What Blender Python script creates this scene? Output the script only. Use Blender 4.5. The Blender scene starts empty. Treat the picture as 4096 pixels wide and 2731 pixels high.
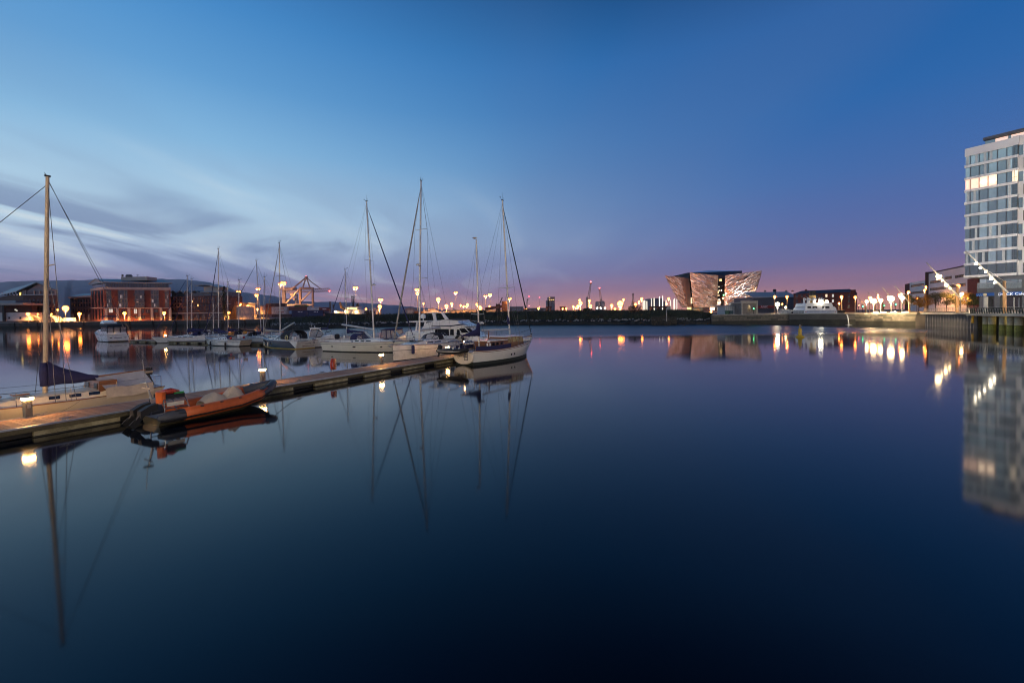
import bpy, math, random
from mathutils import Vector, Matrix
random.seed(7)
R = math.radians
# ------------------------------------------------------------------ camera
FPX, CXP, CYP = 1706.667, 2048.0, 1288.6      # focal length and principal point, in photograph pixels (4096 wide)
CAMH, PITCH, ROLL = 4.4, R(1.06), -0.0135
scene = bpy.context.scene
cam_d = bpy.data.cameras.new('camera'); cam = bpy.data.objects.new('camera', cam_d)
scene.collection.objects.link(cam); scene.camera = cam
cam_d.sensor_width = 36; cam_d.lens = FPX / 4096 * 36
cam_d.shift_y = -(1365.5 - CYP) / 4096
cam_d.clip_start = 0.1; cam_d.clip_end = 30000
CAMR = (Matrix.Rotation(math.pi/2 - PITCH, 3, 'X') @ Matrix.Rotation(ROLL, 3, 'Z'))
CAMC = Vector((0, 0, CAMH))
cam.matrix_world = Matrix.Translation(CAMC) @ CAMR.to_4x4()
scene.view_settings.view_transform = 'Standard'; scene.view_settings.look = 'None'
scene.view_settings.exposure = 0; scene.view_settings.gamma = 1
scene.render.engine = 'CYCLES'
cy = scene.cycles
cy.max_bounces = 6; cy.diffuse_bounces = 2; cy.glossy_bounces = 4; cy.transmission_bounces = 4; cy.transparent_max_bounces = 8
cy.volume_bounces = 0; cy.sample_clamp_indirect = 6; cy.caustics_reflective = False; cy.caustics_refractive = False
cy.use_denoising = True; cy.filter_width = 1.05

def ray(px, py):
    return CAMR @ Vector(((px - CXP)/FPX, -(py - CYP)/FPX, -1))
def P(px, py, d):                       # world point seen at a pixel, d metres ahead
    r = ray(px, py); return CAMC + r * (d / r.y)
def G(px, py, z=0.0):                   # world point seen at a pixel on the level z
    r = ray(px, py); return CAMC + r * ((z - CAMH) / r.z)
def proj(p):
    c = CAMR.transposed() @ (Vector(p) - CAMC)
    return CXP + FPX*c.x/(-c.z), CYP - FPX*c.y/(-c.z)
def hor(px): return 1257 + .0135*(2048 - px)
def XD(px, d): q = P(px, hor(px), d); return Vector((q.x, q.y))      # plan position
def zat(px, py, d): return P(px, py, d).z

def srgb(r, g, b):
    f = lambda c: (c/255/12.92) if c/255 <= .04045 else ((c/255 + .055)/1.055)**2.4
    return (f(r), f(g), f(b), 1)

# ------------------------------------------------------------------ sky and sun
SUN_AZ, SUN_EL = R(-98), R(-4)         # the sun has set to the left of the frame
world = bpy.data.worlds.new('World'); scene.world = world; world.use_nodes = True
nt = world.node_tree; nt.nodes.clear()
def N(t, **k):
    n = nt.nodes.new(t)
    for a, b in k.items(): setattr(n, a, b)
    return n
def LK(a, b): nt.links.new(a, b)
def mth(op, a, b=None, c=None, clamp=False):
    n = N('ShaderNodeMath', operation=op); n.use_clamp = clamp
    for i, v in enumerate((a, b, c)):
        if v is None: continue
        if isinstance(v, (int, float)): n.inputs[i].default_value = v
        else: LK(v, n.inputs[i])
    return n.outputs[0]
def ramp(fac, stops, interp='LINEAR'):
    n = N('ShaderNodeValToRGB'); n.color_ramp.interpolation = interp
    el = n.color_ramp.elements
    while len(el) < len(stops): el.new(.5)
    for e, (p, c) in zip(el, stops): e.position = p; e.color = c if len(c) == 4 else (*c, 1)
    LK(fac, n.inputs[0]); return n.outputs[0]
def mixc(f, a, b, mode='MIX'):
    n = N('ShaderNodeMix', data_type='RGBA', blend_type=mode)
    if isinstance(f, (int, float)): n.inputs[0].default_value = f
    else: LK(f, n.inputs[0])
    for i, v in ((6, a), (7, b)):
        if isinstance(v, tuple): n.inputs[i].default_value = v
        else: LK(v, n.inputs[i])
    return n.outputs[2]
tc = N('ShaderNodeTexCoord'); sx = N('ShaderNodeSeparateXYZ'); LK(tc.outputs['Generated'], sx.inputs[0])
X, Y, Z = sx.outputs
hl = mth('SQRT', mth('ADD', mth('MULTIPLY', X, X), mth('ADD', mth('MULTIPLY', Y, Y), 1e-5)))
zz = mth('MAXIMUM', Z, 0.0)
m = mth('DIVIDE', mth('ADD', mth('MULTIPLY', X, math.sin(SUN_AZ)), mth('MULTIPLY', Y, math.cos(SUN_AZ))), hl)
leftness = N('ShaderNodeMapRange', interpolation_type='SMOOTHSTEP'); LK(m, leftness.inputs[0])
leftness.inputs[1].default_value = -.80; leftness.inputs[2].default_value = .74
lf = leftness.outputs[0]
rL = ramp(zz, [(0, srgb(226,152,138)), (.025, srgb(182,142,156)), (.055, srgb(150,134,172)), (.10, srgb(160,174,210)), (.16, srgb(194,220,238)), (.24, srgb(180,216,240)), (.32, srgb(142,194,232)),
               (.42, srgb(104,166,219)), (.52, srgb(76,145,208)), (.65, srgb(44,104,172)), (.8, srgb(14,52,104)), (1, srgb(4,18,42))])
rR = ramp(zz, [(0, srgb(252,170,140)), (.022, srgb(212,148,142)), (.05, srgb(156,124,152)), (.09, srgb(116,114,162)), (.16, srgb(91,111,170)), (.24, srgb(72,111,174)),
               (.36, srgb(48,106,174)), (.49, srgb(28,96,166)), (.59, srgb(14,66,122)), (.67, srgb(6,32,60)), (1, srgb(2,8,18))])
base = mixc(lf, rR, rL)
# streaky cloud: noise on a flat cloud layer seen in perspective
pl = N('ShaderNodeCombineXYZ')
iz = mth('DIVIDE', 1.0, mth('ADD', zz, .10))
LK(mth('MULTIPLY', X, iz), pl.inputs[0]); LK(mth('MULTIPLY', Y, iz), pl.inputs[1])
mp = N('ShaderNodeMapping'); LK(pl.outputs[0], mp.inputs[0])
mp.inputs['Rotation'].default_value = (0, 0, R(6)); mp.inputs['Scale'].default_value = (1.35, .46, 1); mp.inputs['Location'].default_value = (3.1, 1.7, 0)
n1 = N('ShaderNodeTexNoise'); LK(mp.outputs[0], n1.inputs['Vector'])
n1.inputs['Scale'].default_value = .85; n1.inputs['Detail'].default_value = 6; n1.inputs['Roughness'].default_value = .5; n1.inputs['Distortion'].default_value = 1.0
low = N('ShaderNodeMapRange', interpolation_type='SMOOTHSTEP'); LK(zz, low.inputs[0])
low.inputs[1].default_value = .34; low.inputs[2].default_value = .14
band = mth('MULTIPLY', low.outputs[0], mth('MULTIPLY', lf, lf))
dark = N('ShaderNodeMapRange', interpolation_type='SMOOTHSTEP'); LK(n1.outputs[0], dark.inputs[0])
dark.inputs[1].default_value = .46; dark.inputs[2].default_value = .60
c1 = mixc(mth('MULTIPLY', mth('MULTIPLY', dark.outputs[0], band), .8), base, srgb(112,130,172))
brt = N('ShaderNodeMapRange', interpolation_type='SMOOTHSTEP'); LK(n1.outputs[0], brt.inputs[0])
brt.inputs[1].default_value = .47; brt.inputs[2].default_value = .34
c2 = mixc(mth('MULTIPLY', mth('MULTIPLY', brt.outputs[0], band), .7), c1, srgb(222,234,240))
# faint high wisps everywhere
n2 = N('ShaderNodeTexNoise'); LK(mp.outputs[0], n2.inputs['Vector'])
n2.inputs['Scale'].default_value = .55; n2.inputs['Detail'].default_value = 3; n2.inputs['Roughness'].default_value = .45
wis = N('ShaderNodeMapRange', interpolation_type='SMOOTHSTEP'); LK(n2.outputs[0], wis.inputs[0])
wis.inputs[1].default_value = .42; wis.inputs[2].default_value = .68; wis.inputs[3].default_value = 0; wis.inputs[4].default_value = .24
c3 = mixc(wis.outputs[0], c2, srgb(92,120,172))
sky = N('ShaderNodeTexSky', sky_type='NISHITA'); sky.sun_disc = False
sky.sun_elevation = SUN_EL; sky.sun_rotation = SUN_AZ % (2*math.pi); sky.dust_density = 2
bg1 = N('ShaderNodeBackground'); LK(c3, bg1.inputs[0]); bg1.inputs[1].default_value = 0.95
bg2 = N('ShaderNodeBackground'); LK(sky.outputs[0], bg2.inputs[0]); bg2.inputs[1].default_value = 0.05
ad = N('ShaderNodeAddShader'); LK(bg1.outputs[0], ad.inputs[0]); LK(bg2.outputs[0], ad.inputs[1])
wo = N('ShaderNodeOutputWorld'); LK(ad.outputs[0], wo.inputs[0])
sun_d = bpy.data.lights.new('sun', 'SUN'); sun_d.energy = 0.12; sun_d.angle = R(40); sun_d.color = (1, .86, .78)
sun = bpy.data.objects.new('sun', sun_d); scene.collection.objects.link(sun)
# soft afterglow from the horizon to the left
sdir = Vector((math.sin(SUN_AZ), math.cos(SUN_AZ), math.tan(R(9))))
sun.rotation_euler = sdir.to_track_quat('Z', 'Y').to_euler()

# ------------------------------------------------------------------ materials
MATS = {}
def mat(name, col, rough=.6, metal=0, var=.15, scale=3.0, bump=0.0, bscale=30.0, spec=.5, coat=0.0, alpha=1.0, dirt=None, stretch=None, trans=0.0):
    if name in MATS: return MATS[name]
    m_ = bpy.data.materials.new(name); m_.use_nodes = True; t = m_.node_tree; b = t.nodes['Principled BSDF']
    c = col if len(col) == 4 else (*col, 1)
    tcn = t.nodes.new('ShaderNodeTexCoord'); src = tcn.outputs['Object']
    if stretch:
        mpn = t.nodes.new('ShaderNodeMapping'); mpn.inputs['Scale'].default_value = stretch
        t.links.new(src, mpn.inputs[0]); src = mpn.outputs[0]
    nz = t.nodes.new('ShaderNodeTexNoise'); nz.inputs['Scale'].default_value = scale; nz.inputs['Detail'].default_value = 6
    nz.inputs['Roughness'].default_value = .62
    t.links.new(src, nz.inputs['Vector'])
    rp = t.nodes.new('ShaderNodeValToRGB'); e = rp.color_ramp.elements
    lo = tuple(max(0, x*(1-var)) for x in c[:3]) if dirt is None else dirt[:3]
    e[0].position = .3; e[0].color = (*lo, 1); e[1].position = .7; e[1].color = (*[min(1, x*(1+var)) for x in c[:3]], 1)
    t.links.new(nz.outputs[0], rp.inputs[0]); t.links.new(rp.outputs[0], b.inputs['Base Color'])
    mr = t.nodes.new('ShaderNodeMapRange'); mr.inputs[3].default_value = max(.02, rough-.1); mr.inputs[4].default_value = min(1, rough+.1)
    t.links.new(nz.outputs[0], mr.inputs[0]); t.links.new(mr.outputs[0], b.inputs['Roughness'])
    b.inputs['Metallic'].default_value = metal; b.inputs['Specular IOR Level'].default_value = spec
    b.inputs['Coat Weight'].default_value = coat; b.inputs['Coat Roughness'].default_value = .08
    b.inputs['Alpha'].default_value = alpha; b.inputs['Transmission Weight'].default_value = trans
    if bump:
        n2_ = t.nodes.new('ShaderNodeTexNoise'); n2_.inputs['Scale'].default_value = bscale; n2_.inputs['Detail'].default_value = 5
        t.links.new(src, n2_.inputs['Vector'])
        bp = t.nodes.new('ShaderNodeBump'); bp.inputs['Strength'].default_value = bump; bp.inputs['Distance'].default_value = .05
        t.links.new(n2_.outputs[0], bp.inputs['Height']); t.links.new(bp.outputs[0], b.inputs['Normal'])
    MATS[name] = m_; return m_
def emit(name, col, s):
    if name in MATS: return MATS[name]
    m_ = bpy.data.materials.new(name); m_.use_nodes = True; b = m_.node_tree.nodes['Principled BSDF']
    b.inputs['Base Color'].default_value = (.8, .8, .8, 1)
    b.inputs['Emission Color'].default_value = (*col[:3], 1); b.inputs['Emission Strength'].default_value = s
    MATS[name] = m_; return m_

# ------------------------------------------------------------------ mesh builder
class MB:
    def __init__(s): s.v = []; s.f = []
    def add(s, vs, fs):
        o = len(s.v); s.v += [Vector(p) for p in vs]; s.f += [tuple(i+o for i in f) for f in fs]; return s
    def hexa(s, p):      # 4 bottom corners then 4 top corners
        return s.add(p, [(3,2,1,0), (4,5,6,7), (0,1,5,4), (1,2,6,5), (2,3,7,6), (3,0,4,7)])
    def box(s, c, d, rz=0.0):
        x, y, z = [k/2 for k in d]; M = Matrix.Rotation(rz, 3, 'Z'); c = Vector(c)
        return s.hexa([c + M @ Vector(q) for q in ((-x,-y,-z),(x,-y,-z),(x,y,-z),(-x,y,-z),(-x,-y,z),(x,-y,z),(x,y,z),(-x,y,z))])
    def bar(s, p, q, w, h=None, up=(0,0,1)):
        p, q = Vector(p), Vector(q); h = h or w; d = (q-p).normalized(); u = Vector(up)
        if abs(d.dot(u)) > .98: u = Vector((1,0,0))
        a = d.cross(u).normalized()*w/2; b = a.cross(d).normalized()*h/2
        return s.hexa([p-a-b, p+a-b, p+a+b, p-a+b, q-a-b, q+a-b, q+a+b, q-a+b])
    def tube(s, pts, r, n=6):
        pts = [Vector(p) for p in pts]; k = len(pts); rs = r if isinstance(r, (list, tuple)) else [r]*k
        rings = []; prev = None
        for i, p in enumerate(pts):
            d = (pts[min(i+1, k-1)] - pts[max(i-1, 0)]).normalized()
            u = Vector((0,0,1)) if abs(d.z) < .95 else Vector((1,0,0))
            a = d.cross(u).normalized() if prev is None else (prev - d*prev.dot(d)).normalized(); prev = a
            b = d.cross(a)
            rings.append([p + (a*math.cos(2*math.pi*j/n) + b*math.sin(2*math.pi*j/n))*rs[i] for j in range(n)])
        return s.loft(rings)
    def loft(s, rings, closed=True, cap=True):
        n = len(rings[0]); vs = [q for r_ in rings for q in r_]; fs = []
        for i in range(len(rings)-1):
            for j in range(n if closed else n-1):
                a, b = i*n+j, i*n+(j+1) % n; fs.append((a, b, b+n, a+n))
        if cap and closed: fs.append(tuple(range(n-1, -1, -1))); fs.append(tuple(range((len(rings)-1)*n, len(rings)*n)))
        return s.add(vs, fs)
    def lathe(s, prof, n=12, c=(0,0,0), axis=None):
        c = Vector(c); rings = [[c + Vector((r_*math.cos(2*math.pi*j/n), r_*math.sin(2*math.pi*j/n), z)) for j in range(n)] for r_, z in prof]
        return s.loft(rings)
    def sphere(s, c, r, n=10, m=6, sz=1.0):
        return s.lathe([(max(.01*r, r*math.sin(math.pi*i/m)), -r*sz*math.cos(math.pi*i/m)) for i in range(m+1)], n, c)
    def prism(s, poly, z0, z1):
        n = len(poly); return s.add([(x, y, z0) for x, y in poly] + [(x, y, z1) for x, y in poly],
            [tuple(range(n-1, -1, -1)), tuple(range(n, 2*n))] + [(i, (i+1) % n, (i+1) % n+n, i+n) for i in range(n)])
    def extr(s, poly, vec):
        n = len(poly); vec = Vector(vec); poly = [Vector(p) for p in poly]
        return s.add(poly + [p+vec for p in poly], [tuple(range(n-1, -1, -1)), tuple(range(n, 2*n))] + [(i, (i+1) % n, (i+1) % n+n, i+n) for i in range(n)])
    def grid(s, rows):
        n = len(rows[0]); return s.add([q for r_ in rows for q in r_],
            [(i*n+j, i*n+j+1, (i+1)*n+j+1, (i+1)*n+j) for i in range(len(rows)-1) for j in range(n-1)])
    def mesh(s, name, m_, smooth=False, M=None):
        me = bpy.data.meshes.new(name); vs = s.v if M is None else [M @ p for p in s.v]
        me.from_pydata(vs, [], s.f)
        if m_: me.materials.append(m_)
        if smooth: me.shade_smooth() if smooth is True else (me.shade_smooth(), me.set_sharp_from_angle(angle=R(smooth)))
        me.update(); return me
WM = {}                                  # world matrices of what has been placed
COL = scene.collection
def new(name, data=None): o = bpy.data.objects.new(name, data); COL.objects.link(o); return o
def tag(o, label, cat, group=None):
    o['label'] = label; o['category'] = cat
    if group: o['group'] = group
    return o
def thing(name, label, cat, loc=(0,0,0), rz=0.0, group=None):
    o = new(name); o.location = loc; o.rotation_euler = (0, 0, rz); o.empty_display_size = .3
    WM[o] = Matrix.Translation(Vector(loc)) @ Matrix.Rotation(rz, 4, 'Z'); return tag(o, label, cat, group)
def part(par, name, mb, m_, smooth=False, w=False):        # w: the builder holds world coordinates
    me = mb.mesh(name, m_, smooth, WM[par].inverted() if w else None)
    o = new(name, me); o.parent = par; WM[o] = WM[par]; return o
def share(par, name, me, loc, rot=(0,0,0), sc=(1,1,1)):
    o = new(name, me); o.parent = par; o.location = loc; o.rotation_euler = rot; o.scale = sc
    WM[o] = WM[par]; return o
def struct(name, mb, m_, smooth=False, kind='structure'):
    o = new(name, mb.mesh(name, m_, smooth)); o['kind'] = kind; WM[o] = Matrix(); return o
def text(par, name, s, size, M, m_, shear=0.0, ext=.01, world=True):
    cu = bpy.data.curves.new(name, 'FONT'); cu.body = s; cu.size = size; cu.extrude = ext; cu.shear = shear
    cu.align_x = 'CENTER'; cu.align_y = 'CENTER'; cu.resolution_u = 3
    tmp = bpy.data.objects.new('tmp', cu); COL.objects.link(tmp); bpy.context.view_layer.update()
    me = bpy.data.meshes.new_from_object(tmp.evaluated_get(bpy.context.evaluated_depsgraph_get())); bpy.data.objects.remove(tmp)
    me.name = name; me.materials.clear(); me.materials.append(m_)
    o = new(name, me); o.parent = par; o.matrix_local = (WM[par].inverted() @ M) if world else M; WM[o] = WM[par]; return o
def copy_thing(o, loc, rz=0.0, label=None):
    c = o.copy(); COL.objects.link(c); c.location = loc; c.rotation_euler = (0, 0, rz)
    if label: c['label'] = label
    for ch in o.children:
        k = ch.copy(); COL.objects.link(k); k.parent = c
        for g in ch.children: h_ = g.copy(); COL.objects.link(h_); h_.parent = k
    return c
class Facade:                            # a wall between two plan points; boxes are set on it in pixel or metre terms
    def __init__(s, A, B):
        s.A, s.B = Vector(A[:2]), Vector(B[:2]); s.t = (s.B-s.A).normalized(); s.L = (s.B-s.A).length
        n = Vector((s.t.y, -s.t.x)); s.n = n if n.dot(-s.A) > 0 else -n
    def u(s, px):
        r_ = ray(px, hor(px)); d = Vector((r_.x, r_.y)); det = d.x*(-s.t.y) - d.y*(-s.t.x)
        k = (s.A.x*(-s.t.y) - s.A.y*(-s.t.x))/det
        return (d*k - s.A).dot(s.t)
    def z(s, px, py): q = s.A + s.t*s.u(px); return zat(px, py, q.y)
    def pt(s, u, z, o=0.0): q = s.A + s.t*u + s.n*o; return Vector((q.x, q.y, z))
    def fb(s, mb, u0, u1, z0, z1, o0, o1):
        p = s.pt; return mb.hexa([p(u0,z0,o0), p(u1,z0,o0), p(u1,z0,o1), p(u0,z0,o1), p(u0,z1,o0), p(u1,z1,o0), p(u1,z1,o1), p(u0,z1,o1)])
    def px(s, mb, x0, y0, x1, y1, o0=-.1, o1=.1):      # pixel rectangle, heights read at its left edge
        return s.fb(mb, s.u(x0), s.u(x1), s.z(x0, y1), s.z(x0, y0), o0, o1)
    def M(s, u, z, o=.05):               # frame for lettering
        t3, n3 = Vector((s.t.x, s.t.y, 0)), Vector((s.n.x, s.n.y, 0))
        if t3.cross(Vector((0,0,1))).dot(n3) < 0: t3 = -t3
        Mx = Matrix((t3, Vector((0,0,1)), n3)).transposed().to_4x4(); Mx.translation = s.pt(u, z, o); return Mx
# ------------------------------------------------------------------ setting: water, banks, ground, hill
def water_material():
    m_ = bpy.data.materials.new('water'); m_.use_nodes = True; t = m_.node_tree; b = t.nodes['Principled BSDF']; L_ = t.links.new
    b.inputs['Base Color'].default_value = (.001, .004, .009, 1); b.inputs['IOR'].default_value = 1.333; b.inputs['Specular Tint'].default_value = (.60, .85, 1, 1)
    g = t.nodes.new('ShaderNodeNewGeometry'); sp = t.nodes.new('ShaderNodeSeparateXYZ'); L_(g.outputs['Position'], sp.inputs[0])
    nz = t.nodes.new('ShaderNodeTexNoise'); nz.inputs['Scale'].default_value = .035; nz.inputs['Detail'].default_value = 3; L_(g.outputs['Position'], nz.inputs['Vector'])
    def mt(op, a, b_=None):
        n = t.nodes.new('ShaderNodeMath'); n.operation = op
        for i, v in enumerate((a, b_)):
            if v is None: continue
            if isinstance(v, (int, float)): n.inputs[i].default_value = v
            else: L_(v, n.inputs[i])
        return n.outputs[0]
    def ss(v, a, c):
        n = t.nodes.new('ShaderNodeMapRange'); n.interpolation_type = 'SMOOTHSTEP'; L_(v, n.inputs[0]); n.inputs[1].default_value = a; n.inputs[2].default_value = c; return n.outputs[0]
    dist = mt('ADD', sp.outputs[1], mt('MULTIPLY', nz.outputs[0], 16))
    # a breeze ruffles the open water towards the far bank; the sheltered water by the pontoons lies calm
    wind = mt('MULTIPLY', ss(dist, 82, 98), mt('MULTIPLY', ss(sp.outputs[0], -78, -50), ss(sp.outputs[0], 96, 74)))
    nf = t.nodes.new('ShaderNodeTexNoise'); nf.inputs['Scale'].default_value = .25; nf.inputs['Detail'].default_value = 3; L_(g.outputs['Position'], nf.inputs['Vector'])
    calm = mt('ADD', .035, mt('MULTIPLY', nf.outputs[0], .055))
    L_(mt('ADD', calm, mt('MULTIPLY', wind, .26)), b.inputs['Roughness'])
    n3 = t.nodes.new('ShaderNodeTexNoise'); n3.inputs['Scale'].default_value = .5; n3.inputs['Detail'].default_value = 2; L_(g.outputs['Position'], n3.inputs['Vector'])
    bp = t.nodes.new('ShaderNodeBump'); bp.inputs['Strength'].default_value = .045; bp.inputs['Distance'].default_value = .02
    L_(n3.outputs[0], bp.inputs['Height']); L_(bp.outputs[0], b.inputs['Normal'])
    return m_
WATER = water_material()
wb = MB(); wb.grid([[(-6500, -60, 0), (6500, -60, 0)], [(-6500, 6500, 0), (6500, 6500, 0)]])
struct('water', wb, WATER)

def lerp_tab(tab, x):
    for (a, va), (b, vb) in zip(tab, tab[1:]):
        if x <= b: k = max(0, min(1, (x-a)/(b-a))); return va + (vb-va)*k
    return tab[-1][1]
M_STONE = mat('dark_quay_stone', (.10, .085, .07), .85, var=.5, scale=.35, bump=.6, bscale=3)
M_COPE = mat('coping_stone', (.30, .27, .23), .8, var=.25, scale=.8, bump=.3, bscale=8)
M_WEED = mat('wet_weed_stone', (.03, .028, .018), .7, var=.6, scale=.5, bump=.8, bscale=2)
M_GRASS = mat('bank_grass', (.034, .036, .015), .95, var=.5, scale=.25, bump=.9, bscale=2.5, dirt=(.016,.014,.008))
M_GROUND = mat('yard_ground', (.12, .11, .10), .9, var=.3, scale=.05)
M_PAVE = mat('quay_paving', (.34, .32, .29), .8, var=.2, scale=.4, bump=.2, bscale=5)
# plan of the shore line: pixel column -> metres ahead
SHORE = [(-1200, 268), (1078, 268)]
BANK = [(1080, 178), (1250, 171), (1500, 172), (1843, 177), (2200, 171), (2640, 151), (2850, 148)]
BTOP = [(1080, 3.4), (1130, 4.0), (1250, 4.5), (1500, 5.0), (1843, 5.3), (2200, 5.6), (2640, 5.15), (2760, 5.1), (2850, 3.6)]
QUAY = [(2850, 148), (3000, 145), (3160, 139), (3420, 124), (3664, 112)]
QZ = 3.4
# left quay wall
mb = MB(); A, B = XD(-1200, 268), XD(1078, 268)
FQ = Facade(A, B)
FQ.fb(mb, 0, FQ.L, 1.2, 3.1, -6, 0); lq = struct('left_quay_wall', mb, M_STONE)
mb = MB(); FQ.fb(mb, 0, FQ.L, -1, 1.2, -6, .15); part(lq, 'tidal_band', mb, M_WEED)
mb = MB(); FQ.fb(mb, 0, FQ.L, 3.1, 3.42, -6.2, .2); part(lq, 'coping', mb, M_COPE)
for k in range(11):                                  # timber fenders down the quay face
    u = FQ.u(60 + k*92); mb = MB(); FQ.fb(mb, u-.25, u+.25, .3, 3.3, .16, .55); part(lq, 'fender_pile', mb, mat('black_timber', (.02,.018,.016), .8))
mb = MB(); FQ.fb(mb, FQ.L-.5, FQ.L, -1, 3.38, -120, -6); part(lq, 'quay_return', mb, M_STONE)

# grassed bank in the middle: mud and stone toe, rough grass above
def bank_pt(px, k, jitter=0.0):
    d = lerp_tab(BANK, px); top = lerp_tab(BTOP, px)
    prof = [(0, -.6), (.6, .9), (1.6, 1.6), (2.6, 2.0), (4.6, .72*top), (7.5, .93*top), (10.5, top), (16, top)]
    o, z = prof[k]; p = XD(px, d + o); return Vector((p.x, p.y, z))
rng = random.Random(3)
cols = [1080 + i*(2850-1080)/118 for i in range(119)]
def jit(p, a, b): return p + Vector((rng.uniform(-a, a), rng.uniform(-a, a), rng.uniform(-b, b)))
rows = {k: [jit(bank_pt(c, k), .35, .22 if 0 < k < 6 else .06) for c in cols] for k in range(8)}
mb = MB(); mb.grid([rows[0], rows[1], rows[2], rows[3]]); bank = struct('bank', mb, mat('toe_mud', (.022,.019,.014), .75, var=.6, scale=.6, bump=1, bscale=1.5))
mb = MB(); mb.grid([rows[3], rows[4], rows[5], rows[6], rows[7]]); part(bank, 'grass_slope', mb, M_GRASS)
# bank's left flank, where it meets the left quay
mb = MB(); p0 = [rows[k][0] for k in range(8)]
mb.grid([p0, [Vector((q.x - 26, q.y + 92 - i*2, max(q.z*.8, -.6))) for i, q in enumerate(p0)]]); part(bank, 'grass_slope', mb, M_GRASS)
mb = MB()                                            # grass blades
for i in range(15000):
    c = rng.uniform(1082, 2840); k = rng.choice((3, 4, 4, 5, 5, 6)); f = rng.random()
    p = bank_pt(c, k).lerp(bank_pt(c, min(7, k+1)), f); h = rng.uniform(.25, .75)*(1 if rng.random() < .9 else 1.6); a = rng.uniform(0, 6.28); w_ = rng.uniform(.04, .10)
    s_ = Vector((math.cos(a)*w_, math.sin(a)*w_, 0)); t_ = Vector((rng.uniform(-.25, .25), rng.uniform(-.25, .1), h))
    mb.add([p-s_-Vector((0,0,.15)), p+s_-Vector((0,0,.15)), p+t_], [(0,1,2)])
o = part(bank, 'grass_blades', mb, mat('grass_blade', (.048, .048, .02), .9, var=.5, scale=.15)); o['kind'] = 'stuff'
mb = MB()                                            # pale stones along the toe
for i in range(420):
    c = rng.uniform(1090, 2845); p = bank_pt(c, 2).lerp(bank_pt(c, 3), rng.uniform(-.6, 1.2)); r_ = rng.uniform(.15, .5)
    pts = [Vector((math.cos(j*1.2566)*r_*rng.uniform(.6, 1.2), math.sin(j*1.2566)*r_*rng.uniform(.6, 1.1), 0)) for j in range(5)]
    mb.loft([[p+q+Vector((0,0,-r_*.4)) for q in pts], [p+q*.75+Vector((rng.uniform(-.1,.1),0,r_*rng.uniform(.4,.8))) for q in pts]])
o = part(bank, 'toe_stones', mb, mat('pale_rubble', (.26, .24, .22), .85, var=.5, scale=.4, bump=.4, bscale=6)); o['kind'] = 'stuff'
# shrubs on the bank: a few dark clumps
def leaf_cloud(mb, c, rx, ry, rz, n, size, g):
    for i in range(n):
        while True:
            q = Vector((g.uniform(-1, 1), g.uniform(-1, 1), g.uniform(-1, 1)))
            if .25 < q.length < 1: break
        q *= 1 - .25*g.random()
        p = Vector(c) + Vector((q.x*rx, q.y*ry, q.z*rz)); a = Vector((g.uniform(-1,1), g.uniform(-1,1), g.uniform(-1,1))).normalized(); b = a.orthogonal().normalized()
        s_ = size*g.uniform(.6, 1.3); e = a.cross(b)
        mb.add([p-b*s_, p+e*s_*.6, p+b*s_, p-e*s_*.6], [(0,1,2,3)])
M_SHRUB = mat('dark_shrub_leaf', (.03, .042, .018), .9, var=.5, scale=.6)
for i, (px, w_, h_, what) in enumerate(((1478, 2.6, 2.1, 'beside the moored tug'), (2540, 3.4, 2.2, 'below the line of lit posts'), (2350, 2.4, 1.3, 'under the twin floodlights'), (1930, 2.2, 1.2, 'behind the yacht masts'))):
    p = XD(px, lerp_tab(BANK, px) + 10); zt = lerp_tab(BTOP, px)
    s_ = thing('shrub', f'dark rounded shrub on top of the grass bank {what}', 'shrub', (p.x, p.y, zt-.2))
    mb = MB(); leaf_cloud(mb, (0,0,h_*.55), w_, w_*.8, h_*.55, 420, .22, rng); part(s_, 'foliage', mb, M_SHRUB)
    mb = MB()
    for j in range(4): mb.tube([(0,0,-.2), (rng.uniform(-.8,.8), rng.uniform(-.5,.5), h_*.7)], [.08, .03], 5)
    part(s_, 'stem', mb, mat('bark', (.05,.04,.03), .9))
# stone quay from the pump house round to the sheet piling
def quay_run(name, p0, p1, d0, d1, n, seed, bl=2.4):
    f = Facade(XD(p0, d0), XD(p1, d1)); g = random.Random(seed)
    mb = MB(); f.fb(mb, -.3, f.L+.3, -1, QZ-.32, -5, -.06); q = struct(name, mb, M_STONE)
    mb = MB(); f.fb(mb, -.3, f.L+.3, -1, 1.15, -.05, .08); part(q, 'tidal_band', mb, M_WEED)
    z = 1.17
    for r_ in range(3):                              # coursed blocks
        u = -bl*(r_ % 2)/2
        while u < f.L:
            w_ = bl*g.uniform(.7, 1.25); u1 = min(u+w_, f.L)
            if u1 - max(u, 0) > .2:
                mb = MB(); f.fb(mb, max(u, 0)+.03, u1-.03, z+.03, z+.62-.02, -.05, g.uniform(.02, .13)); part(q, 'stone_block', mb, mat(f'quay_block_{g.randrange(4)}', [(.13,.11,.085),(.10,.088,.07),(.16,.135,.10),(.085,.08,.06)][g.randrange(4)], .85, var=.4, scale=1.5, bump=.5, bscale=6))
            u = u1
        z += .64
    u = -.2
    while u < f.L:                                   # coping stones
        u1 = min(u + g.uniform(2.6, 3.6), f.L+.2); mb = MB(); f.fb(mb, u+.02, u1-.02, QZ-.33, QZ+.02, -1.1, .16); part(q, 'coping_stone', mb, M_COPE); u = u1
    return f
FQ1 = quay_run('pump_house_quay', 2850, 3156, 148, 140, 30, 1)
FQ3 = quay_run('stone_quay', 3420, 3664, 124, 112, 30, 3)
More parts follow.
